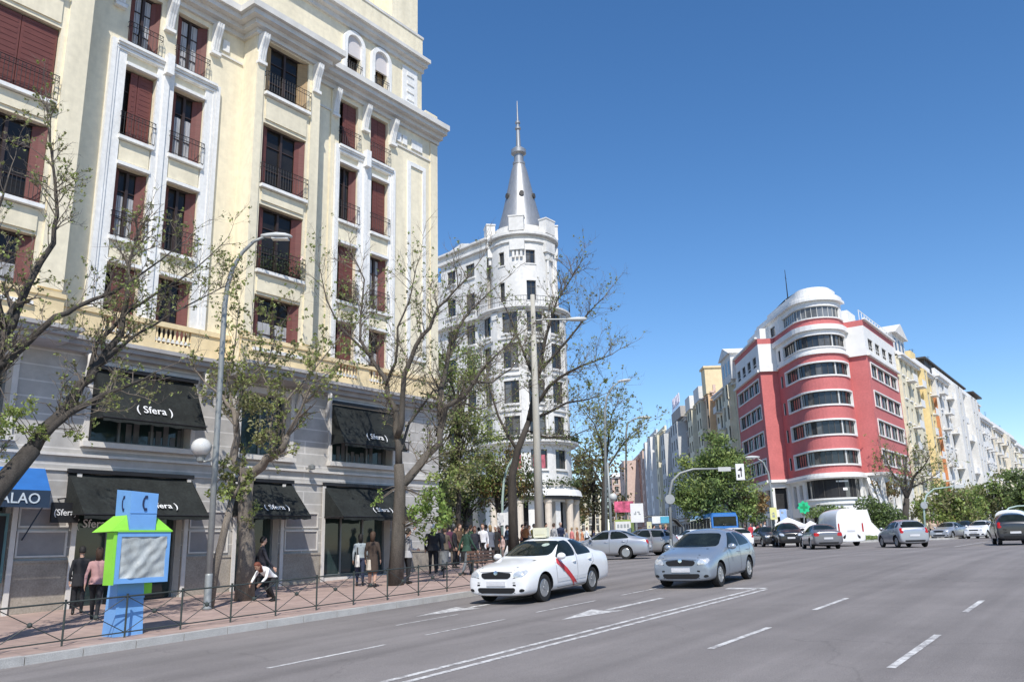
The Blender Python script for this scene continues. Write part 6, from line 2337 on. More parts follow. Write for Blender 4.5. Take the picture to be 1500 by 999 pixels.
# lamps
def lamp(name, label, base, pts, r0, r1, heads, mat, group=None, cat='lamp', n=10, collar=True):
    T = thing(name, label, cat, tuple(base), 0, group)
    m_ = MB()
    pts = [V(p) for p in pts]
    m_.tube(pts, [r0 + (r1 - r0) * k / (len(pts) - 1) for k in range(len(pts))], n)
    if collar: m_.lathe(tuple(base), [(r0 * 1.35, 0), (r0 * 1.35, .05), (r0 * 1.12, .1), (r0 * 1.1, .85), (r0 * 1.01, .9)], n)
    m_.build('pole', [mat], T, smooth=True)
    for c, d, sz in heads:
        c, d = V(c), V(d).normalized()
        m_ = MB()
        u = V((0, 0, 1))
        s_ = d.cross(u).normalized()
        prof = [(-.15, .25, .5), (.1, .55, .8), (.45, 1, 1), (.8, .95, .85), (1.0, .5, .45), (1.06, .1, .1)]
        rings = []
        for t, wd, ht in prof:
            q = c + d * (t * sz) + u * (.02)
            rings.append([q + s_ * (math.cos(2 * PI * k / 12) * wd * sz * .22) + u * (math.sin(2 * PI * k / 12) * ht * sz * (.15 if math.sin(2 * PI * k / 12) > 0 else .09)) for k in range(12)])
        m_.loft(rings)
        h = m_.build('lamp_head', [headm], T, smooth=True)
        m_ = MB()
        m_.obox(c + d * (sz * .6) - u * (.085 * sz), d * (.32 * sz), s_ * (.13 * sz), u * (.02 * sz))
        m_.build('lens', [opal], h, world=False)
    return T


GL_ = 'curved arm street lamps'
b1 = gnd(303, 893, S)
w1 = b1.dot(FH)
arc1 = A(w1, (329, 450), (333, 420), (341, 393), (355, 370), (372, 354), (390, 346))
T = lamp('street_lamp', 'tall grey street lamp with a globe halfway up, in front of the grey stone shopfront', b1, [b1, at(317, 650, w1)] + arc1, .088, .04, [(at(388, 347, w1), ER + V((0, 0, -.05)), .75)], polem, GL_)
g0 = at(315, 660, w1)
gc = at(295, 655, w1)
m_ = MB()
m_.tube([at(313, 672, w1), at(300, 676, w1), gc - V((0, 0, .32))], .03, 8)
m_.lathe(tuple(gc - V((0, 0, .42))), [(.05, 0), (.1, .05), (.12, .16), (.16, .2)], 10)
br_ = m_.build('globe_bracket', [polem], T)
m_ = MB()
m_.ball(tuple(gc), (.27, .27, .25), 20, 12)
m_.build('globe', [opal], br_, world=False, smooth=True)
p = at(791, 792, 40)
bp_ = V((p.x, p.y, S(p.x, p.y)))
T = lamp('light_column', 'very tall tapered concrete lighting column rising in front of the turret building', bp_, [bp_, at(785.5, 620, 40), at(780, 432, 40)], .24, .11, [], concm)
m_ = MB()
m_.tube([at(781, 470, 40), at(800, 468, 40), at(832, 468, 40)], .045, 8)
m_.build('arm', [polem], T)
c = at(832, 468, 40)
m_ = MB()
m_.loft([[c + ER * t + V((0, 0, .0)) + FH * (.13 * ww_ * math.cos(2 * PI * k / 10)) + V((0, 0, .11 * ww_ * math.sin(2 * PI * k / 10))) for k in range(10)] for t, ww_ in ((-.1, .4), (.15, .9), (.5, 1.1), (.85, .9), (.95, .3))])
m_.build('lamp_head', [headm], T, smooth=True)
b = at(888, 788, 70); b.z = G(b.x)
lamp('street_lamp', 'distant street lamp with high curved arm above the silver sedan', b, [b, at(886, 602, 70), at(889, 581, 70), at(898, 566, 70), at(908, 559, 70)], .12, .05, [(at(907, 559, 70), ER + V((0, 0, .12)), 1.0)], polem, GL_)
b = at(917, 788, 92); b.z = G(b.x)
lamp('street_lamp', 'distant street lamp with nearly level arm left of the grey sign building', b, [b, at(917, 635, 92), at(920, 619, 92), at(931, 613, 92), at(940, 612, 92)], .12, .06, [(at(936, 612, 92), ER, 1.3)], polem, GL_)
b = at(896, 788, 55); b.z = G(b.x)
T = lamp('camera_pole', 'plain grey pole with a pale round camera box behind the silver sedan', b, [b, at(893, 730, 55), at(890, 677, 55)], .10, .07, [], polem)
m_ = MB()
m_.ball(tuple(at(898, 728, 55)), (.26, .26, .26), 12, 8)
m_.build('camera_housing', [headm], T, smooth=True)
b = at(1134, 786, 66); b.z = G(b.x)
T = lamp('street_lamp', 'street lamp with arm curving left in front of the red building', b, [b, at(1129, 715, 66), at(1125, 692, 66), at(1118, 677, 66), at(1108, 670, 66)], .11, .05, [(at(1110, 670, 66), -ER, .95)], polem, GL_)
b = at(735, 798, 44); b.z = S(b.x, b.y)
T = lamp('traffic_pole', 'pale green curved signal pole with a white sign left of the bare tree', b, [b, at(736, 730, 44), at(738, 705, 44), at(743, 685, 44), at(752, 670, 44)], .07, .05, [], greenp)
m_ = MB()
c = at(734, 760, 43.9)
m_.obox(c, ER * .2, FH * .02, V((0, 0, .32)))
m_.obox(c - FH * .023, ER * .13, FH * .002, V((0, 0, .2)), 1)
m_.build('sign_plate', [signw, pm('faint_marks', (.55, .56, .57), var=.15)], T)
GTR = 'traffic signals on curved arms'


def signal(name, label, base, pts, w_, discs, heads, group=GTR, mat=polem, r0=.09):
    T = lamp(name, label, base, pts, r0, .05, [], mat, group, 'traffic signal')
    for c, r in discs:
        m_ = MB()
        c = V(c)
        m_.loft([[c + FH * e + ER * (r * math.cos(2 * PI * k / 16)) + V((0, 0, r * math.sin(2 * PI * k / 16))) for k in range(16)] for e in (-.1, .0)])
        m_.build('sign_disc', [signg], T)
    for c, hw, hh, arrow_ in heads:
        c = V(c)
        m_ = MB()
        m_.obox(c, ER * hw, FH * .04, V((0, 0, hh)))
        h = m_.build('signal_board', [signw if arrow_ else headm], T)
        if arrow_:
            m_ = MB()
            f = c - FH * .043
            m_.obox(f + ER * .05 + V((0, 0, -.05)), (ER * .03), FH * .004, V((0, 0, hh * .5)))
            m_.face([f + ER * -.16 + V((0, 0, hh * .15)), f + ER * .12 + V((0, 0, hh * .1)), f + ER * .08 + V((0, 0, hh * .62))])
            m_.obox(f + ER * -.1 + V((0, 0, -hh * .5)), ER * .05, FH * .004, V((0, 0, hh * .2)))
            m_.build('arrow', [blacktrim], h, world=False)
    return T


b = at(983, 800, 48); b.z = G(b.x)
signal('traffic_signal', 'grey signal arm curving right over the silver blue hatchback with an arrow board', b, [b, at(981, 722, 48), at(985, 704, 48), at(996, 693, 48), at(1015, 687, 48), at(1076, 686, 48)], 48, [(at(981, 731, 47.9), .28)], [(at(1084, 691, 47.8), .24, .46, True), (at(1061, 687, 47.8), .36, .12, False)])
b = at(1356, 788, 78); b.z = G(b.x)
signal('traffic_signal', 'pale green signal arm curving right among the trees of the avenue', b, [b, at(1353, 740, 78), at(1357, 725, 78), at(1368, 716, 78), at(1398, 712, 78)], 78, [(at(1353, 740, 77.9), .32)], [(at(1405, 712, 77.9), .45, .16, False)], mat=greenp)
b = at(1466, 786, 70); b.z = G(b.x)
signal('traffic_signal', 'pale green signal arm at the right edge above the dark estate', b, [b, at(1470, 752, 70), at(1478, 744, 70), at(1490, 741, 70), at(1515, 740, 70)], 70, [], [(at(1520, 742, 70), .2, .4, False)], mat=greenp)


def post_sign(name, label, cat, px, py, w_, hw, hh, mat, marks=None, foot=None, mz=1.0, prm=polem):
    b = at(px, 790, w_)
    b.z = (foot or (lambda x, y: G(x)))(b.x, b.y)
    T = thing(name, label, cat, tuple(b))
    c = at(px, py, w_)
    m_ = MB()
    m_.tube([b, V((b.x, b.y, c.z + hh * .8))], .045, 8)
    m_.build('post', [prm], T)
    m_ = MB()
    m_.obox(c - FH * .06, ER * hw, FH * .015, V((0, 0, hh)))
    o = m_.build('sign_plate', [mat], T)
    if marks:
        m_ = MB()
        for dx, dz, w2, h2 in marks: m_.obox(c - FH * .078 + ER * dx + V((0, 0, dz)), ER * w2, FH * .002, V((0, 0, h2)))
        m_.build('sign_marks', [signg], o, world=False)
    return T


post_sign('road_sign', 'yellow rectangular sign with dark symbols on a lamp post before the red building', 'sign', 1132.5, 752, 65.6, .26, .46, pm('yellow_sign', (.68, .66, .28), var=.06), [(0, -.2, .1, .09), (0, .03, .06, .06), (0, -.02, .14, .02)])
post_sign('road_sign', 'pale blue sign left of the white parasols', 'sign', 1147, 754, 74, .3, .5, pm('blue_sign', (.30, .42, .66), var=.25, scale=3), [(-.08, .2, .12, .1)])
post_sign('direction_board', 'white direction board with faint grey symbols right of the red and white column', 'sign', 933, 751, 60, .46, .66, signw, [(-.1, -.02, .04, .12), (-.18, -.08, .05, .05), (.14, -.02, .04, .12), (.06, .06, .05, .04), (.2, -.1, .06, .03)])
post_sign('road_sign', 'small yellow sign behind the grey hatchback', 'sign', 951, 771, 58, .16, .32, pm('cream_sign', (.62, .60, .38), var=.1), [(0, 0, .05, .06)])
# pharmacy cross
b = at(1177, 788, 78); b.z = G(b.x)
T = thing('pharmacy_sign', 'bright green star shaped pharmacy sign on a post before the red building', 'sign', tuple(b))
m_ = MB()
m_.tube([b, at(1178, 752, 78)], .06, 8)
m_.build('post', [polem], T)
c = at(1177, 743, 77.9)
m_ = MB()
pts = []
for k in range(32):
    a_ = 2 * PI * k / 32
    r_ = .58 if (k // 2) % 2 == 0 else .47
    pts.append((r_ * math.cos(a_), r_ * math.sin(a_)))
m_.loft([[c + FH * e + ER * x + V((0, 0, z)) for x, z in pts] for e in (-.12, .0)])
gs = pm('green_sign', (.02, .50, .22), rough=.4, var=.12)
o = m_.build('sign_disc', [gs], T)
m_ = MB()
for hw, hh in ((.1, .34), (.34, .1)): m_.obox(c - FH * (.125 if hw < .2 else .128), ER * hw, FH * .004, V((0, 0, hh)))
m_.build('cross', [pm('dark_green_cross', (.01, .26, .10), var=.1)], o, world=False)
# parasols
for px, w_, hw, lab in ((1157, 72, 1.9, 'large white parasol behind the black car'), (1190, 74, 1.5, 'smaller white parasol left of the white van')):
    b = at(px, 790, w_); b.z = G(b.x)
    T = thing('parasol', lab, 'parasol', tuple(b), 0, 'white cafe parasols')
    zt = at(px, 758 if px < 1170 else 763, w_).z
    m_ = MB()
    m_.tube([b, V((b.x, b.y, zt))], .04, 8)
    m_.build('pole', [polem], T)
    m_ = MB()
    ap = (b.x, b.y, zt + .05)
    rim = [(b.x + hw * math.cos(PI / 4 + k * PI / 2 + .4), b.y + hw * math.sin(PI / 4 + k * PI / 2 + .4), zt - .65) for k in range(4)]
    for k in range(4): m_.face([ap, rim[k], rim[(k + 1) % 4]])
    for k in range(4):
        a_, c_ = rim[k], rim[(k + 1) % 4]
        m_.face([a_, c_, (c_[0], c_[1], c_[2] - .18), (a_[0], a_[1], a_[2] - .18)])
    m_.build('canopy', [signw], T)
# advertising column
b = at(916, 790, 62); b.z = G(b.x)
T = thing('advertising_column', 'advertising column with green side and white over red poster behind the silver sedan', 'column', tuple(b))
m_ = MB()
ex, ey = (ER * .93 - FH * .3).normalized(), None
nz = V((0, 0, 1))
ey = nz.cross(ex)
m_.obox(b + V((0, 0, 1.15)), ex * .6, ey * .55, nz * 1.15)
m_.build('body', [pm('lime_panel', (.30, .38, .10), var=.15)], T)
m_ = MB()
f = b - ey * .56
m_.obox(f + V((0, 0, 1.55)), ex * .56, ey * .01, nz * .62, 0)
m_.obox(f + V((0, 0, .52)), ex * .56, ey * .01, nz * .40, 1)
for k in range(4): m_.obox(f - ey * .012 + V((0, 0, 1.85)) + ex * (-.36 + .24 * k), ex * .08, ey * .004, nz * .13, 2)
m_.build('poster', [signw, pm('red_poster_panel', (.62, .05, .06), var=.08), signg], T)
# kiosk roof with red flowers/banner above it: a red hoarding just behind
b2 = at(914, 790, 66); b2.z = G(b2.x)
T = thing('hoarding', 'pink and red hoarding sticking up behind the advertising column', 'hoarding', tuple(b2))
m_ = MB()
c = at(914, 742, 66)
for e in (-.5, .5): m_.tube([b2 + ER * e, b2 + ER * e + V((0, 0, c.z - b2.z))], .05, 6)
m_.build('post', [polem], T)
m_ = MB()
m_.obox(c, ER * .75, FH * .05, V((0, 0, .42)))
m_.build('panel', [pm('pink_red_panel', (.55, .10, .18), rough=.6, var=.7, scale=2.2)], T)
# bus shelter
b = at(966, 790, 70); b.z = G(b.x)
T = thing('bus_shelter', 'dark curved roof bus shelter with a blue and white panel in the side street', 'shelter', tuple(b))
m_ = MB()
pts = [(-2.2, 2.35), (-1.0, 2.62), (.4, 2.62), (1.4, 2.3), (1.9, 1.7)]
pr = [b + ER * x + V((0, 0, z)) for x, z in pts]
for q in (-.8, .8):
    m_.tube([p_ + FH * q for p_ in pr], .06, 6)
    m_.tube([b + ER * 1.9 + FH * q, pr[-1] + FH * q], .06, 6)
    m_.tube([b + ER * -1.9 + FH * q, b + ER * -1.9 + FH * q + V((0, 0, 2.4))], .06, 6)
m_.build('frame', [greyframe], T)
m_ = MB()
for p_, q_ in zip(pr, pr[1:]): m_.face([p_ - FH * .9 + V((0, 0, .07)), q_ - FH * .9 + V((0, 0, .07)), q_ + FH * .9 + V((0, 0, .07)), p_ + FH * .9 + V((0, 0, .07))])
m_.build('roof', [darkin], T)
m_ = MB()
m_.obox(at(968, 761, 69), ER * .72, FH * .04, V((0, 0, .28)), 0)
m_.obox(at(974, 761, 68.9), ER * .36, FH * .04, V((0, 0, .26)), 1)
m_.build('panel', [signw, pm('cyan_panel', (.08, .36, .50), var=.15)], T)
# white stone ramp beside the van
b = at(1268, 788, 76); b.z = G(b.x)
T = thing('stone_ramp', 'white sloping stone ramp wall between the van and the small silver hatchback', 'ramp', tuple(b))
m_ = MB()
prof = [(1240, 787), (1240, 747), (1270, 746), (1276, 764), (1293, 781), (1294, 787)]
fr_ = [at(x, y, 76) for x, y in prof]
m_.loft([[p_ for p_ in fr_], [p_ + FH * 2.5 for p_ in fr_]])
m_.build('ramp', [whitef], T)
# far pavement in front of the red building
fp = [cf(21, 71), cf(30, 70.5), cf(36.5, 72), cf(60, 103), cf(60, 130), cf(28, 130), cf(24.5, 90)]
m_ = MB()
m_.loft([[(x, y, G(x) - .02) for x, y in fp], [(x, y, G(x) + .14) for x, y in fp]])
m_.build('far_pavement', [granite], kind='structure')
fp = [cf(-9, 62), cf(-1, 60.5), cf(6, 66), cf(9.5, 110), cf(-30, 110)]
m_ = MB()
m_.loft([[(x, y, G(x) - .02) for x, y in fp], [(x, y, G(x) + .14) for x, y in fp]])
m_.build('corner_pavement', [granite], kind='structure')
# wooden bench behind the taxi
b = gnd(716, 840, S)
T = thing('bench', 'brown slatted street bench between the railing and the crowd', 'bench', tuple(b), R(8))
m_ = MB()
for k in range(4): m_.box(-1.0, 1.0, -.2 + k * .12, -.1 + k * .12, .42, .46)
m_.build('seat', [pm('bench_wood', (.16, .09, .06), rough=.6, var=.2, scale=4)], T, world=False)
m_ = MB()
for k in range(3): m_.obox((0, .32, .56 + k * .12), (1.0, 0, 0), (0, .02, 0), (0, .006, .045))
m_.build('backrest', [MATS['bench_wood']], T, world=False)
for x in (-.8, .8):
    m_ = MB()
    m_.tube([(x, -.2, 0), (x, -.2, .42), (x, .26, .42), (x, .33, .85)], .025, 6)
    m_.tube([(x, .22, 0), (x, .26, .42)], .025, 6)
    m_.build('leg', [iron], T, world=False)
# litter bin and bollards on the pavement corner
b = gnd(650, 846, S)
T = thing('litter_bin', 'small dark litter bin on a post by the railing corner', 'bin', tuple(b))
m_ = MB()
m_.tube([b, b + V((0, 0, 1.0))], .03, 8)
m_.build('post', [iron], T)
m_ = MB()
m_.lathe((b.x, b.y, b.z + .4), [(.13, 0), (.17, .05), (.19, .5), (.2, .55), (.17, .55)], 14)
m_.build('bucket', [greyframe], T)
# ------------------------------------------------------------------ people
skinm = pm('skin', (.55, .34, .25), rough=.6, var=.06)
SKINS = [skinm, pm('tan_skin', (.42, .25, .17), rough=.6, var=.06)]
CL = {}


def cloth(c):
    k = 'cloth_%d_%d_%d' % tuple(int(x * 100) for x in c)
    if k not in CL: CL[k] = pm('fabric_' + ''.join(chr(97 + int(x * 25)) for x in c), c, rough=.85, var=.18, scale=5)
    return CL[k]


HAIR = {k: pm(k + '_hair', c, rough=.7, var=.25, scale=12) for k, c in dict(black=(.015, .013, .012), brown=(.07, .04, .025), grey=(.35, .34, .33), white=(.62, .60, .57), blond=(.30, .20, .10), red=(.16, .05, .03)).items()}
shoem = pm('shoe_leather', (.02, .018, .016), rough=.5, var=.1)


def person(label, pos, face, h=1.72, top=(.05, .05, .06), bottom=(.03, .03, .04), hair='brown', pose='stand', coat=0, skirt=False, longhair=False, sleeve=True, near=True, group=None, bulk=1.0, cap=None):
    """local frame: looks towards +X; face is the world angle of the gaze"""
    T = thing('person', label, 'person', tuple(pos), face, group)
    k = h / 1.72
    J = {}
    lean = 0
    if pose == 'bend': lean = .95
    if pose == 'sit': pass
    st = {'walk': .26, 'stand': .04}.get(pose, .05)
    pelz = .92
    if pose == 'sit': pelz = .50
    if pose == 'bend': pelz = .62
    pel = V((0, 0, pelz))
    up = V((math.sin(lean), 0, math.cos(lean)))
    fwd = V((math.cos(lean), 0, -math.sin(lean)))
    chest = pel + up * .42
    neck = pel + up * .56
    head = neck + up * .155 + fwd * .025
    if pose == 'bend': head = neck + V((.15, 0, .03))
    mb = MB()

    def ell(c, ax, ay, rx, ry, n=14): return [c + ax * (rx * math.cos(2 * PI * i / n)) + ay * (ry * math.sin(2 * PI * i / n)) for i in range(n)]
    Y = V((0, 1, 0))
    bk = bulk
    prof = [(-.09, .06, .09), (-.06, .115, .165), (.02, .125, .172), (.12, .108, .152), (.25, .112, .162), (.38, .118, .182), (.47, .095, .165), (.515, .062, .09), (.56, .052, .056), (.63, .050, .052)]
    mb.loft([ell(pel + up * t, fwd, Y, a * bk, b_ * bk) for t, a, b_ in prof])
    # head with nose, chin and ears
    hu = up if pose != 'bend' else V((.5, 0, .87)).normalized()
    hf = V((hu.z, 0, -hu.x))
    hp = [(-.115, .03, .028), (-.10, .062, .05), (-.05, .082, .066), (.0, .092, .074), (.05, .094, .076), (.09, .078, .064), (.115, .04, .034)]
    mb.loft([ell(head + hu * t + hf * (.008 if t < 0 else 0), hf, Y, a, b_) for t, a, b_ in hp])
    mb.ball(head + hf * .092 - hu * .022, (.022, .014, .02), 6, 4)
    for s_ in (1, -1): mb.ball(head + Y * (s_ * .076) - hu * .01, (.018, .01, .03), 6, 4)
    # legs
    feet = []
    for s_ in (1, -1):
        hip = pel + V((0, s_ * .088, -.01))
        f = st * s_
        if pose == 'sit':
            kn, an = V((.42, s_ * .1, .5)), V((.40, s_ * .1, .08))
        elif pose == 'bend':
            kn, an = V((.26 if s_ > 0 else .12, s_ * .12, .42 if s_ > 0 else .36)), V((.02 if s_ > 0 else -.2, s_ * .12, .08))
        else:
            kn, an = hip.lerp(V((f, s_ * .095, .08)), .5) + V((.03, 0, 0)), V((f, s_ * .095, .09 if f >= 0 else .11))
        mb.tube([hip + V((0, 0, .03)), hip.lerp(kn, .25), hip.lerp(kn, .7), kn, kn.lerp(an, .3), kn.lerp(an, .75), an, an - V((0, 0, .03))], [.092, .095, .074, .060, .062, .047, .042, .043], 10)
        fz = an.z - .05
        mb.tube([an + V((-.06, 0, -.045)), an + V((.02, 0, -.04)), an + V((.10, s_ * .01, -.055)), an + V((.17, s_ * .015, -.065))], [.035, .042, .038, .022], 8)
        feet.append(an)
    # arms
    hands = []
    for s_ in (1, -1):
        sh = pel + up * .455 + Y * (s_ * .175 * bk)
        sw_ = -st * s_ * .9
        if pose == 'reach' and s_ > 0: el, wr_ = sh + V((.2, .1, .12)), sh + V((.38, .12, .34))
        elif pose in ('carry',) or (pose == 'reach'): el, wr_ = sh + V((.02, s_ * .05, -.28)), sh + V((.24, s_ * .01, -.30))
        elif pose == 'bend': el, wr_ = sh + V((.12, s_ * .06, -.22)), sh + V((.26, s_ * .02, -.36))
        elif pose == 'sit': el, wr_ = sh + V((.08, s_ * .05, -.27)), sh + V((.30, 0, -.33))
        else: el, wr_ = sh + V((sw_ * .5 - .01, s_ * .06, -.28)), sh + V((sw_ + .06, s_ * .065, -.52))
        mb.tube([sh + V((0, -s_ * .05, .01)), sh, sh.lerp(el, .4), el, el.lerp(wr_, .35), wr_], [.05, .056, .048, .040, .040, .027], 10)
        d = (wr_ - el).normalized()
        pn = wr_ + d * .055
        sd = d.cross(Y if abs(d.y) < .8 else V((1, 0, 0))).normalized()
        hands.append(wr_ + d * .08)
        if near:
            mb.loft([[wr_ + d * t + sd * (a * math.cos(2 * PI * i / 8)) + Y * (b_ * math.sin(2 * PI * i / 8)) for i in range(8)] for t, a, b_ in ((-.01, .024, .02), (.03, .038, .019), (.075, .040, .017), (.095, .034, .012))])
            for q in range(4):
                o = sd * (-.030 + .02 * q)
                ln = (.068, .08, .075, .058)[q]
                mb.tube([wr_ + d * .075 + o, wr_ + d * (.085 + ln * .5) + o * 1.1 - Y * (s_ * .008), wr_ + d * (.085 + ln) + o * 1.05 - Y * (s_ * .026)], [.0105, .0098, .0075], 6)
            mb.tube([wr_ + d * .02 + sd * .03, wr_ + d * .055 + sd * .058, wr_ + d * .09 + sd * .062], [.014, .012, .009], 6)
        else:
            mb.ball(wr_ + d * .07, (.04, .022, .07), 8, 6)
    if coat:
        zb = pel.z - coat
        if pose in ('stand', 'walk', 'carry', 'reach'):
            mb.loft([ell(pel + V((0, 0, .10)), fwd, Y, .118 * bk, .168 * bk), ell(V((0, 0, pel.z - coat * .4)), V((1, 0, 0)), Y, .15 * bk, .195 * bk), ell(V((0, 0, zb)), V((1, 0, 0)), Y, .165 * bk + st * .2, .205 * bk)])
    me = bpy.data.meshes.new('body')
    me.from_pydata([tuple(v) for v in mb.v], [], mb.f)
    ob = bpy.data.objects.new('body', me)
    COL.objects.link(ob)
    rm = ob.modifiers.new('r', 'REMESH')
    rm.mode = 'VOXEL'
    rm.voxel_size = .016 if near else .026
    sm = ob.modifiers.new('s', 'SMOOTH')
    sm.factor = .5
    sm.iterations = 2 if near else 1
    dg = bpy.context.evaluated_depsgraph_get()
    m2 = bpy.data.meshes.new_from_object(ob.evaluated_get(dg))
    bpy.data.objects.remove(ob)
    bpy.data.meshes.remove(me)
    sk = SKINS[len(label) % 2] if near else skinm
    for q in (sk, cloth(top), cloth(bottom), shoem): m2.materials.append(q)
    idx = []
    hl = pel.z - coat if coat else pel.z + .02
    for p in m2.polygons:
        c = p.center
        i = 1
        if (c - head).length < .14 or (c - neck).length < .055 and (c - neck).dot(up) > -.01: i = 0
        elif min((c - x).length for x in hands) < .095 and (sleeve or 1): i = 0
        elif min((c - x - V((.04, 0, -.04))).length for x in feet) < .15 and c.z < min(f_.z for f_ in feet) + .05: i = 3
        elif pose == 'bend' and c.z < .66 and c.x < .33 and abs(c.y) < .24: i = 2
        elif pose == 'sit' and c.z < .56 and (c - chest).length > .3 and abs(c.y) < .19: i = 2
        elif pose not in ('bend', 'sit') and c.z < hl and abs(c.y) < .235 * bk and not (min((c - x).length for x in hands) < .16): i = 2
        if i == 2 and skirt and c.z < .42: i = 0
        idx.append(i)
    m2.polygons.foreach_set('material_index', idx)
    m2.polygons.foreach_set('use_smooth', [True] * len(idx))
    m2.transform(Matrix.Scale(k, 4))
    m2.name = 'body'
    link('body', m2, T, False)
    # hair (or hat)
    hb = MB()
    rings = []
    lo_ = -.06 if not longhair else -.2
    for t, a, b_, sh_ in ((lo_, .055, .070, -.055), (-.02, .075, .086, -.035), (.03, .092, .090, -.018), (.07, .094, .082, -.006), (.105, .07, .06, 0), (.128, .03, .026, 0)):
        rings.append([(head + hu * t + hf * sh_) + hf * (a * math.cos(2 * PI * i / 14)) + Y * (b_ * math.sin(2 * PI * i / 14)) for i in range(14)])
    hb.loft(rings)
    for i in range(len(hb.v)): hb.v[i] = tuple(V(hb.v[i]) * k)
    hb.build('hair', [HAIR[hair]], T, world=False, smooth=True)
    if near:
        eb = MB()
        for s_ in (1, -1):
            eb.ball((head + hf * .084 + Y * (s_ * .031) + hu * .004) * k, (.008, .014, .007), 6, 4)
        eb.ball((head + hf * .083 - hu * .062) * k, (.006, .024, .006), 6, 4)
        eb.build('face_features', [pm('eye_and_mouth', (.10, .04, .035), var=.1)], T, world=False)
    return T


def bag(label, pos, col, sz=(.16, .07, .2), rz_=0, shape='tote'):
    T = thing('handbag', label, 'bag', tuple(pos), rz_)
    m_ = MB()
    a, b, c = sz
    m_.hexa([(-a * .85, -b, 0), (a * .85, -b, 0), (a * .85, b, 0), (-a * .85, b, 0), (-a, -b * .5, c * 1.6), (a, -b * .5, c * 1.6), (a, b * .5, c * 1.6), (-a, b * .5, c * 1.6)])
    m_.build('pouch', [cloth(col)], T, world=False)
    m_ = MB()
    m_.tube([(-a * .6, 0, c * 1.6), (-a * .3, 0, c * 2.6), (a * .3, 0, c * 2.6), (a * .6, 0, c * 1.6)], .012, 6)
    m_.build('strap', [cloth((.05, .05, .05))], T, world=False)
    return T


BACK = AZ                    # gaze away from the camera
LEFT = AZ + PI / 2
RIGHT = AZ - PI / 2
FRONT = AZ + PI
blk = (.02, .02, .023)
# on the near pavement
q = gnd(137, 908, S)
person('woman in a dusty pink jacket walking away left of the kiosk', q, BACK + .3, 1.66, (.42, .24, .23), blk, 'brown', 'walk', coat=.06, longhair=True)
q = gnd(112, 900, S)
person('person in dark clothes in the shade near the Sfera entrance' if 0 else 'person in dark clothes in the shade by the shop entrance', q, BACK + .5, 1.68, blk, blk, 'black', 'stand', coat=.2)
q = gnd(381, 876, S)
person('person in dark coat standing close behind the pollarded tree', q, RIGHT + .5, 1.72, (.03, .03, .04), blk, 'black', 'walk', coat=.3)
q = gnd(398, 880, S)
person('person in a white shirt crouching beside the pollarded tree', q, FRONT - .5, 1.68, (.78, .78, .77), blk, 'red', 'bend', longhair=True)
q = gnd(527, 858, S)
pa = person('woman in light grey jacket and jeans looking into the shop window', q, BACK + .25, 1.66, (.30, .34, .36), (.04, .05, .09), 'black', 'stand', longhair=True)
bag('white shopping bag held by the woman in the grey jacket', q + V((-.22, -.1, .62)), (.75, .74, .70), (.15, .06, .24), 1.0)
q = gnd(545, 860, S)
person('woman in long dark brown coat beside the shop window', q, BACK - .1, 1.72, (.06, .042, .032), (.22, .12, .08), 'brown', 'stand', coat=.45, longhair=True, skirt=True)
bag('cream handbag held by the woman in the brown coat', q + V((-.28, -.12, .55)), (.62, .55, .45), (.14, .06, .2), 1.0)
q = gnd(597, 855, S)
person('person in pale grey top reaching up beside the forked tree', q, RIGHT + .6, 1.76, (.36, .36, .37), blk, 'black', 'reach', coat=.1)
q = gnd(634, 840, S)
person('broad white haired man in a dark suit seen from behind at the building corner', q, BACK + .1, 1.86, (.022, .023, .027), (.03, .03, .033), 'white', 'stand', coat=.12, bulk=1.22)
GC = 'people in the crowd at the corner'
crowd = [(652, 834, 'person in black with a beige scarf just right of the white haired man', (.10, .08, .06), blk, 'brown', 'walk', .1, 1.7),
         (666, 832, 'slim person in black in the crowd at the corner', blk, blk, 'black', 'stand', .2, 1.72),
         (684, 842, 'man in a dark green jacket and grey jeans stepping past the bench', (.03, .07, .05), (.16, .18, .20), 'black', 'walk', .08, 1.76),
         (696, 832, 'person in navy jacket right of the green jacket man', (.03, .035, .07), (.05, .05, .06), 'red', 'walk', .1, 1.7),
         (708, 826, 'man in a white shirt and black trousers in the crowd', (.66, .66, .68), blk, 'brown', 'stand', 0, 1.78),
         (719, 824, 'person in grey blue coat behind the white shirted man', (.12, .13, .16), blk, 'blond', 'walk', .2, 1.7),
         (727, 822, 'woman in black coat with white hair facing the street', (.02, .02, .022), blk, 'white', 'stand', .4, 1.66),
         (737, 820, 'seated looking child in pale pink beside the white haired woman' if 0 else 'child in pale pink beside the white haired woman', (.55, .40, .38), (.25, .2, .2), 'brown', 'stand', 0, 1.2),
         (757, 812, 'person in a tan jacket behind the taxi roof', (.32, .17, .08), blk, 'brown', 'walk', .1, 1.68),
         (766, 812, 'person in a rust jacket behind the taxi roof', (.36, .14, .08), (.06, .06, .08), 'black', 'walk', .1, 1.72),
         (776, 811, 'person in pale shirt beside the concrete column', (.5, .45, .42), blk, 'brown', 'walk', 0, 1.66),
         (800, 808, 'person in dark jacket right of the concrete column', (.05, .05, .06), blk, 'black', 'walk', .1, 1.74)]
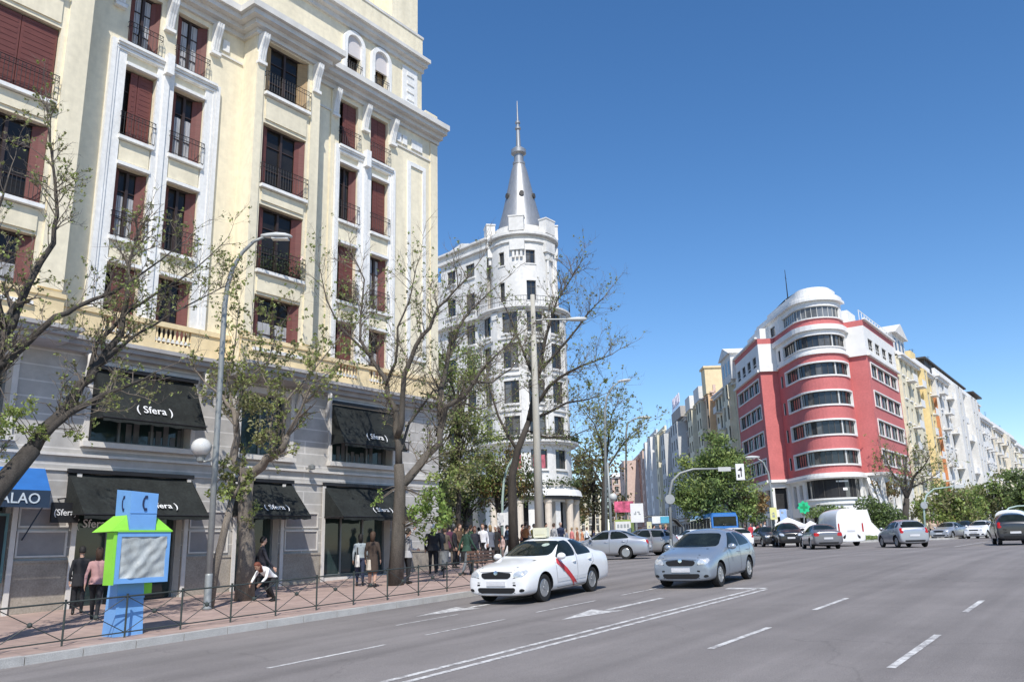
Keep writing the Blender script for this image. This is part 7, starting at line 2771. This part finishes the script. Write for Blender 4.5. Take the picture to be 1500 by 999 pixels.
more = [(644, 838, 'charcoal coat with a grey scarf, behind the white haired man', (.06, .06, .065), 'grey'), (659, 828, 'deep plum jumper in the shade of the evergreen tree', (.09, .03, .06), 'black'), (673, 828, 'brown leather jacket in the shade of the evergreen tree', (.10, .06, .035), 'brown'), (678, 824, 'sand coloured raincoat at the back of the crowd', (.40, .34, .24), 'blond'), (690, 822, 'bottle green sweater at the back of the crowd', (.05, .10, .06), 'brown'), (702, 820, 'black hooded top at the back of the crowd', blk, 'black'), (713, 820, 'faded blue denim jacket at the back of the crowd', (.14, .20, .30), 'brown'), (732, 818, 'dark red cardigan near the traffic pole', (.24, .05, .05), 'grey'), (743, 816, 'slate blue shirt near the traffic pole', (.16, .20, .26), 'black'), (748, 814, 'black anorak left of the bare tree trunk', blk, 'brown'), (771, 814, 'orange top partly hidden by the taxi sign', (.5, .2, .08), 'brown'), (783, 812, 'mustard jacket by the foot of the concrete column', (.42, .30, .08), 'black'), (812, 808, 'light grey hoodie right of the concrete column', (.42, .42, .43), 'brown'), (822, 806, 'navy blazer right of the concrete column', (.04, .05, .10), 'grey')]
crowd += [(px, py, 'person in a ' + lab, tp, rng.choice([blk, (.05, .06, .10), (.14, .12, .10)]), hr, rng.choice(['stand', 'walk', 'carry']), rng.choice([0, .08, .2]), rng.uniform(1.6, 1.82)) for px, py, lab, tp, hr in more]
for i, (px, py, lab, tp, bt, hr, ps, ct, hh) in enumerate(crowd):
    q = gnd(px, py, S)
    if q.dot(FH) > 55 or q.y > 60:
        q = at(px, 800, 44 + (i * 3) % 14)
        q.z = S(q.x, q.y)
    person(lab, q, rng.uniform(0, 6.28) if i != 2 else RIGHT + .7, hh, tp, bt, hr, ps, coat=ct, near=i < 8, group=GC, longhair=hr in ('red', 'blond'))
GD = 'distant pedestrians at the crossing'
far = [(838, 64, 'pedestrian in a pink top behind the silver sedan bonnet', (.62, .22, .2)), (846, 62, 'pedestrian in red brown behind the silver sedan bonnet', (.38, .12, .08)), (853, 66, 'pedestrian in orange behind the silver sedan', (.6, .25, .12)), (860, 70, 'pedestrian in white behind the silver sedan', (.75, .75, .75)),
       (830, 68, 'pedestrian in grey by the turret building columns', (.2, .22, .26)), (870, 82, 'pedestrian in navy near the distant trees', (.04, .05, .12)), (878, 84, 'pedestrian in dark blue near the distant trees', (.03, .04, .08)), (900, 80, 'pedestrian in blue grey left of the advertising column', (.12, .16, .25)),
       (958, 56, 'pedestrian in black and orange left of the signal pole', (.10, .05, .03)), (969, 58, 'pedestrian in maroon left of the signal pole', (.22, .05, .06)), (976, 57, 'pedestrian in dark red beside the signal pole', (.28, .04, .06)),
       (1093, 78, 'pedestrian in black right of the white hatchback', (.04, .03, .03)), (1101, 74, 'pedestrian in a bright red coat under the green tree', (.55, .05, .07)), (1106, 75, 'pedestrian in white under the green tree', (.75, .72, .70)), (1112, 74, 'pedestrian in maroon under the green tree', (.22, .04, .05)), (1117, 76, 'pedestrian in dark maroon under the green tree', (.14, .04, .05)), (1122, 74, 'pedestrian in pale grey near the yellow sign', (.5, .5, .52)),
       (1142, 72, 'pedestrian in white below the blue sign', (.7, .7, .72)), (1185, 76, 'pedestrian in grey under the smaller parasol', (.25, .22, .22)),
       (1366, 80, 'pedestrian in tan among the avenue trees', (.5, .36, .25)), (1371, 78, 'pedestrian in beige and red among the avenue trees', (.55, .42, .32)), (1377, 80, 'pedestrian in brown among the avenue trees', (.25, .16, .1)), (1362, 84, 'pedestrian in pale yellow among the avenue trees', (.55, .5, .35)), (1425, 84, 'pedestrian in white by the far white car', (.72, .72, .72))]
for i, (px, w_, lab, tp) in enumerate(far):
    q = at(px, 790, w_)
    q.z = G(q.x) + (.0 if 880 < px < 1000 else .14 if not (1360 < px) else 0)
    person(lab, q, rng.uniform(0, 6.28), rng.uniform(1.62, 1.8), tp, rng.choice([blk, (.05, .06, .1), (.12, .1, .1)]), rng.choice(['black', 'brown', 'brown', 'blond']), rng.choice(['walk', 'walk', 'stand']), coat=rng.choice([0, .1, .25]), near=False, group=GD)
